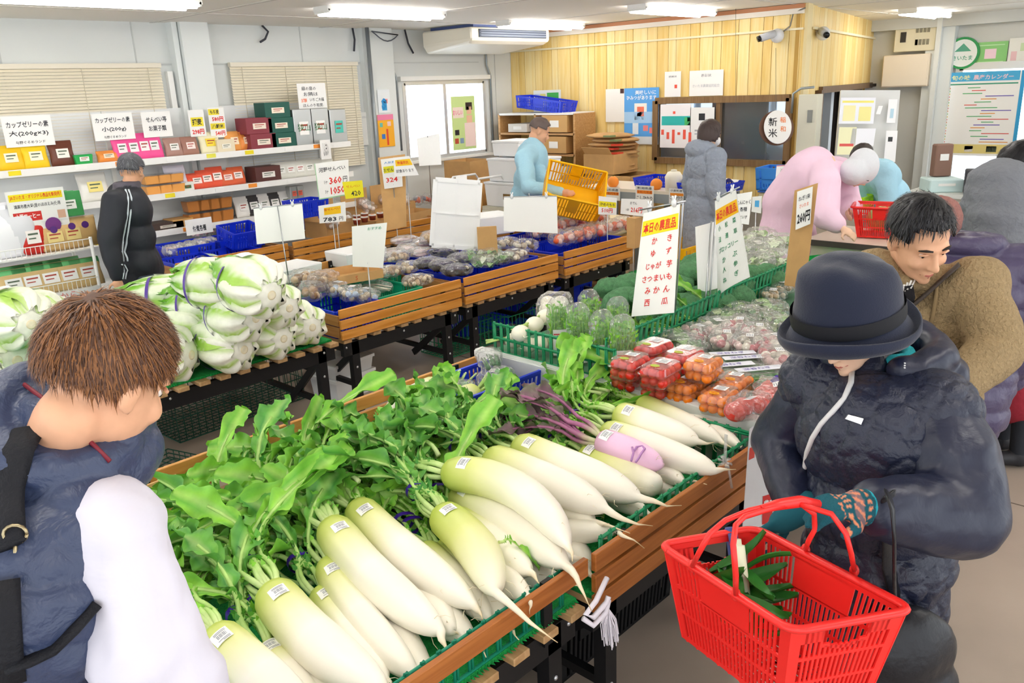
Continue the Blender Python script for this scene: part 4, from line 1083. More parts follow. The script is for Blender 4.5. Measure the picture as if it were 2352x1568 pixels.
jo = skin(P,'track_jacket',JK,t,.011,12,disp=lambda p,n: .010 * noise.noise(p * 8),colfn=lambda p: hexl('#23262f') if (p - nk).length > .105 else hexl('#5a5560'))
for dx in (0,8):
 pr = surf(jo,[(288 + dx * .9,436),(293 + dx,455),(292 + dx,490),(287 + dx,530),(283 + dx,560),(279 + dx,578),(285 + dx,592),(286 + dx,600)],.004)
 if len(pr) > 2: ribbon('sleeve_stripe',pr,.012,C('#dfe9f3',.6),t,.004)
 pr = surf(jo,[(279 + dx,607),(286 + dx,620),(283 + dx,628),(281 + dx,640)],.004)
 if len(pr) > 1: ribbon('sleeve_stripe',pr,.012,C('#dfe9f3',.6),t,.004)
P = Prim(); legs(P,J,.02); skin(P,'trousers',cloth('grey_blue_trousers','#4a5262',.4,18,.8),t,.014,3); shoes(t,J)
hair_cap(t,J['head'],A,C('#55565c',.6),.98,'short',31,400,.035,C('#7c7d84',.6))
# ------------------------------------------------------------ 7. man in the light blue work jacket with the yellow crate
J = stand(6.1,5.3,-.75,1.68,.12,.4)
off = dep(1240,300,7.9) - J['head']
for k in list(J):
 if k not in ('f','l','up','k','face'): J[k] = J[k] + V(off.x,off.y,0)
J['head'] = dep(1240,300,7.9); J['wrL'] = dep(1300,445,7.5); J['elL'] = dep(1245,420,7.75); J['wrR'] = dep(1285,440,7.35); J['elR'] = dep(1215,430,7.5); J['shR'] = dep(1205,365,7.65)
t = person('man in a light blue work jacket holding a yellow crate',J)
A = body(t,J,SKIN,.012,curl=.8)
P = Prim(); torso(P,J,.05,.03,.1)
for n in 'LR': P.chain([J['sh' + n],J['el' + n],J['wr' + n]],[.085,.075,.05])
skin(P,'work_jacket',cloth('light_blue_cotton','#a9d6ea',.6,12,.85),t,.012,9,disp=lambda p,n: .012 * noise.noise(p * 8))
P = Prim(); legs(P,J,.02); skin(P,'trousers',TROUS,t,.016,3); shoes(t,J)
hair_cap(t,J['head'],A,C('#6b5d58',.6),1.0,'short',41,200,.03)
BLUEMAN = J
# ------------------------------------------------------------ 8. woman in the grey quilted coat
J = stand(6.6,3.8,-.5,1.58,.0,.2)
off = dep(1632,308,7.3) - J['head']
for k in list(J):
 if k not in ('f','l','up','k','face'): J[k] = J[k] + V(off.x,off.y,0)
J['head'] = dep(1632,308,7.3)
t = person('woman in a long grey quilted coat standing by the scale',J)
A = body(t,J,SKIN2,.012)
P = Prim(); torso(P,J,.05,0,.42)
for n in 'LR': arm(P,J,n,(.075,.07,.055),.012)
P.ell(J['neck'] - J['f'] * .06 + V(0,0,.02),(.1,.14,.08));
skin(P,'coat',cloth('grey_quilt','#9aa4b3',.5,40,.7),t,.009,4,disp=lambda p,n: quilt(p,13,.009))
P = Prim(); legs(P,J,.01); skin(P,'jeans',cloth('jeans','#2b4a80',.3,60,.85),t,.016,3); shoes(t,J)
P = Prim(); P.ell(J['head'] + axes(J['face'],(0,0,1)) @ V(.06,0,-.05),(.045,.06,.05),axes(J['face'],(0,0,1))); skin(P,'face_mask',C('#f0eeee',.8),t,.009,3)
hair_cap(t,J['head'],A,C('#4a3d3a',.5),1.03,'bob',51,200,.05)
# ------------------------------------------------------------ 9. worker in the pink smock bending over the basket
J = stand(5.75,2.5,-.35,1.6,1.0,.6)
J['pel'] = dep(1812,470,6.3); J['chest'] = dep(1865,400,6.05); J['neck'] = dep(1930,392,5.95); J['head'] = dep(1978,392,5.9); J['up'] = (J['neck'] - J['pel']).normalized(); J['face'] = V(.25,-.45,-.85)
J['l'] = V(.5,.85,0).normalized(); J['shR'] = dep(1895,420,5.75); J['shL'] = dep(1930,395,6.15); J['elR'] = dep(1895,495,5.7); J['wrR'] = dep(1930,520,5.62); J['elL'] = dep(1950,470,6.1); J['wrL'] = dep(1950,490,5.9)
for n,s in (('L',1),('R',-1)):
 J['hip' + n] = J['pel'] + J['l'] * s * .08; J['kn' + n] = V(J['pel'].x,J['pel'].y,.46) + J['l'] * s * .09; J['an' + n] = V(J['pel'].x,J['pel'].y,.07) + J['l'] * s * .1
t = person('worker in a pink smock and white head cover bending over the counter basket',J)
A = body(t,J,SKIN2,.012,curl=.3)
P = Prim(); torso(P,J,.07,0,0)
P.cap(J['pel'],J['pel'] - V(0,0,.42),.19,.24)
P.cap(J['chest'],J['pel'],.2,.2)
for n in 'LR': P.chain([J['sh' + n],J['el' + n],J['wr' + n].lerp(J['el' + n],.3)],[.1,.1,.07])
skin(P,'smock',cloth('pink_cotton','#f4d3e8',.35,8,.85),t,.013,10,disp=lambda p,n: .016 * noise.noise(p * 6))
P = Prim(); P.ell(J['head'] + V(.03,.0,.03),(.12,.11,.13)); P.ell(J['head'] + V(-.06,.03,.0),(.1,.1,.1)); skin(P,'head_cover',cloth('white_cap','#dfe2e8',.3,40,.8),t,.012,3)
P = Prim(); P.cap(J['pel'] - V(0,0,.05),J['pel'] - V(0,0,.55),.17,.2);
skin(P,'apron',M('red_gingham','#f06a66',.8,var=.35,vscale=30),t,.016,3); P = Prim(); legs(P,J,0); skin(P,'trousers',TROUS,t,.018,3); shoes(t,J)
# ------------------------------------------------------------ 10. person in light blue behind the pink worker; 11. clerk in the office window
J = stand(7.0,2.35,2.4,1.5,.6,.5)
off = dep(2008,385,7.1) - J['neck']
for k in list(J):
 if k not in ('f','l','up','k','face'): J[k] = J[k] + V(off.x,off.y,0)
J['head'] = J['neck'] + V(.05,.12,.05)
t = person('person in a light blue jacket half hidden behind the pink worker',J)
A = body(t,J,SKIN2,.014)
P = Prim(); torso(P,J,.05,0,.1)
for n in 'LR': arm(P,J,n,(.075,.07,.055),.012)
skin(P,'work_jacket',MATS['light_blue_cotton'],t,.014,3,disp=lambda p,n: .01 * noise.noise(p * 8))
P = Prim(); legs(P,J,.01); skin(P,'trousers',TROUS,t,.018,3); hair_cap(t,J['head'],A,C('#3a3331',.5),1.0,'short',61)
J = stand(9.1,4.75,3.4,1.6,.3,.6)
dz_ = dep(1715,330,9.75) - J['head']
for k in list(J):
 if k not in ('f','l','up','k','face'): J[k] = J[k] + dz_
for n in 'LR': J['kn' + n] = J['hip' + n] + J['f'] * .12 - V(0,0,.3); J['an' + n] = V(J['kn' + n].x,J['kn' + n].y,.07)
t = person('clerk in dark clothes sitting bent behind the office window',J)
A = body(t,J,SKIN,.014)
P = Prim(); torso(P,J,.04,0,0)
for n in 'LR': arm(P,J,n,(.075,.07,.055),.0)
skin(P,'dark_jacket',cloth('slate_jacket','#39434f',.3,20,.8),t,.014,3)
P = Prim(); legs(P,J,.01); skin(P,'trousers',TROUS,t,.018,3); hair_cap(t,J['head'],A,C('#5a463c',.5),1.0,'short',71)
# ============================================================ red shopping basket
def shopping_basket(label,corners_top,H,mat,slots=True,group=None,handle_top=None):
 """corners_top: four rim corners; tapered slotted walls, wide rim, two bail handles"""
 T = [Vector(c) for c in corners_top]; c0 = sum(T,Vector()) / 4
 t = thing('shopping_basket',label,'basket',(c0.x,c0.y,c0.z - H),0,group); O = Vector((c0.x,c0.y,c0.z - H))
 B = [c0 + (p - c0) * .80 - Vector((0,0,H)) for p in T]
 th = .004
 for i in range(4):
  j = (i + 1) % 4; a0,a1,b0,b1 = B[i] - O,B[j] - O,T[i] - O,T[j] - O; L = (b1 - b0).length; long_ = i in (1,3)
  m = MB(); nrm = (a1 - a0).cross(b0 - a0).normalized() * th
  def pt(u,v): return (a0 * (1 - u) + a1 * u) * (1 - v) + (b0 * (1 - u) + b1 * u) * v
  def slab(u0,u1,v0,v1):
   q = [pt(u0,v0),pt(u1,v0),pt(u1,v1),pt(u0,v1)]
   m.add(q + [p + nrm for p in q],[(0,1,2,3),(7,6,5,4),(0,4,5,1),(1,5,6,2),(2,6,7,3),(3,7,4,0)])
  e = .07 if long_ else .1
  slab(0,e,0,1); slab(1 - e,1,0,1)
  for v0,v1 in ((0,.05),(.32,.35),(.60,.635),(.93,1)): slab(e,1 - e,v0,v1)
  n = int(L / .0155); sol = (.28,.72) if long_ else (9,9); hole = (.3,.7) if not long_ else (9,9)
  if long_: slab(.3,.7,.62,.95)
  else:
   # carrying slot: leave an opening, with a curved lip below
   slab(e,.3,.80,.94); slab(.7,1 - e,.80,.94)
   for k in range(6):
    u0 = .3 + .4 * k / 6; w = .76 - .06 * math.sin(PI * (k + .5) / 6); slab(u0,u0 + .4 / 6,w - .02,w + .02)
  for k in range(1,n):
   u = e + (1 - 2 * e) * k / n; w = .0032 / L
   for v0,v1 in ((.05,.32),(.35,.6),(.635,.93)):
    if v0 > .6 and sol[0] < u < sol[1]: continue
    if v0 > .6 and hole[0] < u < hole[1]: v1 = .74
    slab(u - w,u + w,v0,v1)
  m.build('slotted_wall',mat,t)
 fl = MB();
 for k in range(13):
  f = (k + .5) / 13; a = (B[0].lerp(B[1],f)) - O; b = (B[3].lerp(B[2],f)) - O; fl.bar(a,b,.008,.004)
 for k in range(9):
  f = (k + .5) / 9; a = (B[1].lerp(B[2],f)) - O; b = (B[0].lerp(B[3],f)) - O; fl.bar(a,b,.008,.004)
 fl.build('base_grid',mat,t)
 rm = MB(); rm.smooth = True; pts = []
 for i in range(4):      # rounded corners
  p,a,b = T[i] - O,T[i - 1] - O,T[(i + 1) % 4] - O
  for k in range(7):
   f = k / 6; q0 = p + (a - p).normalized() * .035; q1 = p + (b - p).normalized() * .035
   pts.append(q0 * (1 - f) ** 2 + p * 2 * f * (1 - f) + q1 * f * f)
 pts.append(pts[0]); c1 = c0 - O
 pts = [c1 + (p - c1) * 1.03 for p in pts]
 rm.tube(pts,.011,8,False,None,.75); rm.build('rim',mat,t)
 return t,T,O,c1
zr = .885
cor = [pz(1522,1252,zr),pz(1738,1215,zr),pz(2088,1398,zr),pz(1818,1446,zr)]
BK,T_,O_,c1_ = shopping_basket('red slotted shopping basket carried by the woman in the bucket hat',cor,.24,RED)
c1_w = (T_[0] + T_[1] + T_[2] + T_[3]) / 4
# handles: each bail pivots on a long side and rises to the hand
hand = dep(1835,1163,1.71)
def lerp3(a,b,f): return a * (1 - f) + b * f
for side,(a,b) in enumerate(((T_[0],T_[3]),(T_[1],T_[2]))):
 f0,f1 = (.36,.80) if side == 0 else (.34,.72)
 p0,p1 = lerp3(a,b,f0),lerp3(a,b,f1)
 m = MB(); m.smooth = True
 g = hand + V(-.0,.0,-.004) + (V(-.012,-.01,-.012) if side == 0 else V(.012,.0,.0))
 gd = (dep(1640,1185,1.63) - hand).normalized()
 if side == 0:
  p0,p1 = pz(1590,1300,zr),pz(1690,1365,zr)
  pa = [p0,dep(1605,1270,1.60),dep(1630,1225,1.59),dep(1665,1195,1.61),dep(1720,1172,1.65),dep(1760,1163,1.68),dep(1838,1148,1.715)]
  pb = [p1,dep(1690,1320,1.56),dep(1684,1250,1.56),dep(1690,1205,1.58),dep(1710,1186,1.61),dep(1755,1172,1.66),dep(1838,1152,1.71)]
 else:
  p0,p1 = pz(1850,1262,zr),pz(1962,1310,zr)
  pa = [p0,dep(1858,1240,1.74),dep(1872,1215,1.74),dep(1870,1180,1.72),dep(1838,1156,1.705)]
  pb = [p1,dep(1955,1270,1.66),dep(1943,1225,1.65),dep(1910,1180,1.68),dep(1838,1158,1.70)]
 for pp in (pa,pb):
  m.tube([q - O_ for q in pp],.0058,8)
 m.build('bail_handle',RED,BK)
 for p in (p0,p1):
  h = MB(); h.smooth = True; h.ell(p - O_,(.011,.011,.016),10,8); h.build('handle_pivot',RED,BK)
gm_ = MB(); gm_.smooth = True; gm_.tube([q - O_ for q in (dep(1750,1168,1.665),dep(1790,1158,1.69),dep(1838,1151,1.712),dep(1880,1158,1.73))],[.008,.012,.013,.01],8); gm_.build('handle_grip',RED,BK)
# leafy greens and wrapped leeks in the basket
gr = thing('leafy_greens','bunch of dark green leaves lying in the carried red basket','greens',(T_[0] * .55 + T_[1] * .45) * .62 + c1_w * .38 - V(0,0,.17))
for k in range(14):
 b_ = V(rnd.uniform(-.06,.06),rnd.uniform(-.05,.05),rnd.uniform(0,.1))
 m = MB(); m.smooth = True; l = rnd.uniform(.12,.17); w = rnd.uniform(.02,.028); ph = rnd.uniform(0,6)
 m.sheet(lambda u,v: V(l * v,(u - .5) * 2 * w * math.sin(PI * (.08 + .88 * v)),.25 * abs(u - .5) * w * 4 + .02 * math.sin(3 * v + ph)),4,9)
 m.build('leaf',M('dark_leaf','#2f7a2c',.4,var=.25,vscale=20),gr,mw=Matrix.Translation(b_) @ Euler((rnd.uniform(-.6,.6),-rnd.uniform(.1,.9),rnd.uniform(-2.4,-.6))).to_matrix().to_4x4())
lk = thing('wrapped_leeks','white and blue wrapped leeks standing in the carried red basket','leeks',(T_[1] * .8 + T_[0] * .2) * .4 + c1_w * .6 - V(0,0,.2))
for k in range(4):
 m = MB(); m.smooth = True; m.tube([V(.02 * k - .03,.012 * k,.0),V(.02 * k - .02,.02 * k + .02,.11),V(.02 * k + .0,.02 * k + .05,.21)],[.012,.011,.012],8,True); m.build('leek',C('#e9efd2' if k < 2 else '#3d4a8a',.5),lk)
# ============================================================ white radishes
RADISH = M('radish_skin',None,0.38,attr=True,bump=.06,bscale=55,spec=.45)
LEAFM = M('radish_leaf',None,0.45,attr=True,var=.18,vscale=22,spec=.4)
TAPE = M('purple_tape','#3b1c8f',0.35)
STICK = C('#fbfbfa',0.5)
INK = C('#4b4d55',0.6)
SMUDGE = C('#8b8f9c',.6)
def leaf_proto(seed,L=.42,wid=.075,rise=.25,side=0.0,roll=0.0,rib='#c3dd8a',c1='#7cc23a',c2='#4f9f31',stalk='#b5d97e',start=.45,lobes=4.5,droop=.35,fringe=True):
 """one radish leaf: petiole leaving the crown, gathered by the tape, then a lobed blade"""
 q = random.Random(seed)
 mb = MB(); mb.smooth = True
 phi = q.uniform(0,2 * PI)
 N = 15; pts = []
 for k in range(N):
  s = k / (N - 1); x = s * L
  rr = .016 + .018 * math.sin(min(1,s / .38) * PI) if s < .38 else .016 + (s - .38) * .05
  bx = max(0,s - .36)
  y = math.cos(phi) * rr + side * bx * bx * L * 2.2
  z = math.sin(phi) * rr * .7 + rise * bx * L * 1.2 - droop * bx * bx * L * 1.6
  pts.append(Vector((x,y,z)))
 cst,crib,ca,cb = hexl(stalk),hexl(rib),hexl(c1),hexl(c2)
 k1 = int(N * .9)
 mb.tube(pts[:k1],[.0082 * (1 - .66 * k / k1) + .0012 for k in range(k1)],5,True,[mixc(hexl('#d6e6a8'),cst,k / 3) for k in range(k1)])
 # blade: strip along the far part of the rib
 def at(s):
  f = s * (N - 1); i = min(int(f),N - 2); return pts[i].lerp(pts[i + 1],f - i)
 nv = 34; rows = []; cols = []; ph = q.uniform(0,6)
 for j in range(nv + 1):
  s = start + (1.04 - start) * j / nv
  p = at(min(1,s)) + (Vector((1,0,-.15)) * max(0,s - 1) * L)
  d = (at(min(1,s)) - at(min(1,s) - .05)).normalized()
  sd = d.cross(Vector((0,0,1))).normalized(); nn = sd.cross(d)
  sd,nn = sd * math.cos(roll) + nn * math.sin(roll),nn * math.cos(roll) - sd * math.sin(roll)
  u = j / nv
  env = (.28 + .26 * min(1,u / .35) + .46 * max(0,min(1,(u - .35) / .25)) ** .8) * (1 if u < .78 else math.sqrt(max(0.0,1 - ((u - .78) / .22) ** 2)) * .97 + .03)
  row = []; rc = []
  for i in range(8):
   v = (-1,-.75,-.4,-.06,.06,.4,.75,1)[i]; e = abs(v)
   lob = .30 + .72 * abs(math.sin(lobes * PI * u * (1 - .25 * u) + ph + (.35 if v > 0 else 0))) ** .7
   if u > .6: lob = max(lob * .9,.74 + .16 * math.sin(u * 70 + 3 * v + ph))
   w = wid * env * (lob if e > .8 else (.5 + .5 * lob if e > .5 else 1))
   cup = .3 * w * e * e + wid * e * (.42 * math.sin(13 * u + (3 if v > 0 else 0) + ph) + .2 * math.sin(33 * u + 2 * v + ph))
   row.append(p + sd * (v * w) + nn * cup + d * (.2 * w * (1 - e) if u > .9 else -.12 * w * e + .25 * w * e * lob))
   base = mixc(ca,cb,.5 + .5 * math.sin(9 * u + 5 * v + ph))
   rc.append(mixc(crib,base,.25 + .5 * u) if e < .1 else mixc(base,mixc(ca,(.9,1,.6),.1),e * e * .4))
  rows.append(row); cols.append(rc)
 vs = [p for r in rows for p in r]; cs = [c for r in cols for c in r]
 fs = [(j * 8 + i,j * 8 + i + 1,(j + 1) * 8 + i + 1,(j + 1) * 8 + i) for j in range(nv) for i in range(7)]
 mb.add(vs,fs,cs)
 # small leaflets up the stalk
 if fringe:
  for k in range(9):
   s = .2 + .3 * k / 9 + q.uniform(-.01,.01); p = at(s); a = q.uniform(0,2 * PI); l = .012 + .03 * max(0,s - .2) + q.random() * .012
   dv = Vector((.7,math.cos(a),math.sin(a))).normalized() * l; sv = Vector((0,-math.sin(a),math.cos(a))) * l * .3
   mb.add([p,p + dv * .5 + sv,p + dv * 1.1,p + dv * .5 - sv],[(0,1,2,3)],[mixc(ca,cb,q.random())] * 4)
 return mb.mesh('leaf',LEAFM,True)
_q = random.Random(5)
LIME_L = [leaf_proto(10 + k,start=.5,lobes=_q.uniform(3.2,5.2),L=_q.uniform(.36,.43),wid=_q.uniform(.038,.052),rise=_q.uniform(.0,.3),side=_q.uniform(-1.2,1.2),roll=_q.uniform(-.9,.9),droop=_q.uniform(.1,.6),c1='#8fcf3f',c2='#63b038') for k in range(10)]
MID_L = [leaf_proto(40 + k,start=.5,lobes=_q.uniform(3.2,5.2),L=_q.uniform(.34,.41),wid=_q.uniform(.036,.05),rise=_q.uniform(.05,.6),side=_q.uniform(-1.2,1.2),roll=_q.uniform(-.9,.9),droop=_q.uniform(.2,.6),c1='#6db23f',c2='#3f8a3a') for k in range(10)]
RED_L = [leaf_proto(70 + k,L=_q.uniform(.34,.42),wid=_q.uniform(.028,.04),rise=_q.uniform(.05,.35),side=_q.uniform(-.6,.6),roll=_q.uniform(-.6,.6),c1='#7d5a6a',c2='#5c6b45',rib='#94607f',stalk='#a8688e',fringe=False) for k in range(5)]
STUB_L = []
for k in range(6):
 s_ = MB(); s_.smooth = True; q = random.Random(90 + k); a = q.uniform(0,2 * PI); l = q.uniform(.09,.15)
 s_.tube([(0,math.cos(a) * .012,math.sin(a) * .012),(l * .5,math.cos(a) * .03,math.sin(a) * .026),(l,math.cos(a) * .05,math.sin(a) * .045)],[.006,.0052,.0048],6,True,[hexl('#d7e8a5'),hexl('#a6d06a'),hexl('#d9ecb0')])
 STUB_L.append(s_.mesh('cut_stalk',LEAFM,True))
PROF = [(0,.34),(.012,.62),(.035,.82),(.075,.95),(.15,1.0),(.3,1.01),(.5,1.0),(.66,.95),(.78,.85),(.87,.70),(.93,.54),(.97,.38),(1.0,.22)]
def radish(label,hp,tp,dia,leaves='lime',nleaf=8,bend=0.0,zbend=0.0,root=None,sticker=True,tape=True,skin=None,green=.4,elev=.18,seed=0,blunt=False,minL=.42,ext=True,yaw=0.0,spread=1.0,mid=None,st_at=.17,ls=1.0):
 q = random.Random(seed)
 hp,tp = Vector(hp),Vector(tp); ax = tp - hp
 if ext and ax.length < minL:
  hp = tp - ax.normalized() * minL; hp.z = max(hp.z,.60 if tp.x < 1.6 else .58); ax = tp - hp
 t = thing('white_radish',label,'radish',hp,0,'white radishes')
 Rr = dia / 2; sdir = ax.normalized().cross(Vector((0,0,1))).normalized()
 def axis(s):
  if mid is not None:   # quadratic through a measured middle point
   m_ = Vector(mid) - hp; b_ = (m_ - ax * .25) * 2
   return b_ * (2 * s * (1 - s)) + ax * (s * s)
  return ax * s + sdir * (bend * math.sin(PI * s)) + Vector((0,0,zbend * math.sin(PI * s)))
 g0,g1,g2 = (hexl('#b3c84a'),hexl('#dde08c'),hexl('#fbf6e8')) if skin is None else tuple(hexl(c) for c in skin)
 path = []; rad = []; cols = []
 prof = PROF if not blunt else PROF[:-4] + [(.95,.66),(.985,.45),(1.0,.2)]
 prof2 = []
 for k in range(len(prof) - 1):
  prof2.append(prof[k])
  if prof[k + 1][0] - prof[k][0] > .1: prof2.append(((prof[k][0] + prof[k + 1][0]) / 2,(prof[k][1] + prof[k + 1][1]) / 2))
 prof2.append(prof[-1])
 for s,r in prof2:
  path.append(axis(s)); rad.append(Rr * r * (1 + .02 * math.sin(9 * s + seed)))
  cols.append(mixc(mixc(g0,g1,s / (green * .55)),g2,(s - green * .45) / (green * .8)))
 e0 = axis(1.0); dd = (axis(1.0) - axis(.94)).normalized()
 if not blunt:
  rp = [Vector(p) - hp for p in root] if root else [e0 + dd * .03 + Vector((0,0,-.004)),e0 + dd * .06 + Vector((0,0,-.012))]
  seq = [e0] + rp; n = len(seq)
  for k in range(1,n):
   for h in (.5,1.0):
    p = seq[k - 1].lerp(seq[k],h); f = (k - 1 + h) / (n - 1)
    path.append(p + sdir * (.004 * math.sin(5 * f + seed))); rad.append(max(.0012,Rr * .2 * (1 - f) ** 1.5 + .002 * (1 - f))); cols.append(mixc(g2,hexl('#e9d3a6'),f * 1.2))
 mb = MB(); mb.smooth = True; mb.tube(path,rad,16,True,cols); mb.build('root_body',RADISH,t,attr=True)
 # fine side hairs near the tip
 hb = MB()
 for k in range(4):
  s = q.uniform(.86,.99); a = q.uniform(0,2 * PI); c0 = axis(s); rr = Rr * (.75 if s < .92 else .45)
  v1 = (sdir * math.cos(a) + Vector((0,0,1)) * math.sin(a))
  hb.tube([c0 + v1 * rr,c0 + v1 * (rr + .015) + dd * .012,c0 + v1 * (rr + .02) + dd * .03],[.0009,.0007,.0004],4)
 o = hb.build('root_hair',C('#efe2c4'),t); o['kind'] = 'stuff'
 # price sticker lying on the shoulder, facing up
 if sticker:
  sb = MB(); c0 = axis(st_at); d0 = (axis(st_at + .03) - axis(st_at - .03)).normalized(); s0 = d0.cross(Vector((0,0,1))).normalized(); u0 = s0.cross(d0)
  tow = (CAM - (hp + c0)).normalized(); a0 = math.atan2(tow.dot(s0),tow.dot(u0)) * .45 + q.uniform(-.15,.15)
  hw = .022 / Rr; hl = .019
  def sp(u,v,e=.0012):
   a = a0 + (v - .5) * 2 * hw; x = (u - .5) * 2 * hl
   return c0 + d0 * x + (s0 * math.sin(a) + u0 * math.cos(a)) * (Rr * 1.012 + e)
  sb.sheet(lambda u,v: sp(u,v),1,6)
  sb.m = 1
  for k in range(9):
   v = .2 + .06 * k
   sb.sheet(lambda u,w: sp(.35 + .3 * u,v + (.035 if k % 3 else .02) * w,.0018),1,1)
  for u_ in (.12,.22,.78,.88):
   sb.sheet(lambda u,w: sp(u_ + .045 * u,.12 + (.66 if u_ < .8 else .4) * w,.0018),1,5)
  sb.build('price_sticker',[STICK,SMUDGE],t)
 back = -(axis(.06) - axis(0)).normalized()
 hz = math.atan2(back.y,back.x) + yaw
 M0 = Matrix.Translation(-back * .012 * 0 + axis(0.01)) @ Euler((0,-elev,hz)).to_matrix().to_4x4()
 protos = {'lime': LIME_L,'mid': MID_L,'red': RED_L,'stub': STUB_L}.get(leaves)
 if protos:
  for k in range(nleaf + (3 if leaves in ('lime','mid') else 0)):
   a = q.uniform(-.2,.2) * spread; b = q.uniform(-.1,.08) * spread
   inst('leaf' if leaves != 'stub' else 'cut_stalk',protos[(k + seed) % len(protos)],t,M0 @ Euler((q.uniform(-.5,.5),b,a)).to_matrix().to_4x4() @ Matrix.Diagonal((ls,1,1,1)))
  if tape and leaves not in ('stub',):
   tp_ = MB(); tp_.smooth = True
   ring = []
   for sgn in (0,1):
    ring.append([Vector((.15 + sgn * .016 + .005 * math.sin(i),math.cos(2 * PI * i / 14) * .037,math.sin(2 * PI * i / 14) * .031)) for i in range(14)])
   tp_.loft(ring,True,False,False)
   tp_.add([(.166,.0,.025),(.18,.0,.025),(.186,.012,.052),(.17,.014,.055)],[(0,1,2,3)])
   tp_.build('tape',TAPE,t,mw=M0)
 return t
def rpx(*pts):
 return [pz(x,y,z) for x,y,z in pts]
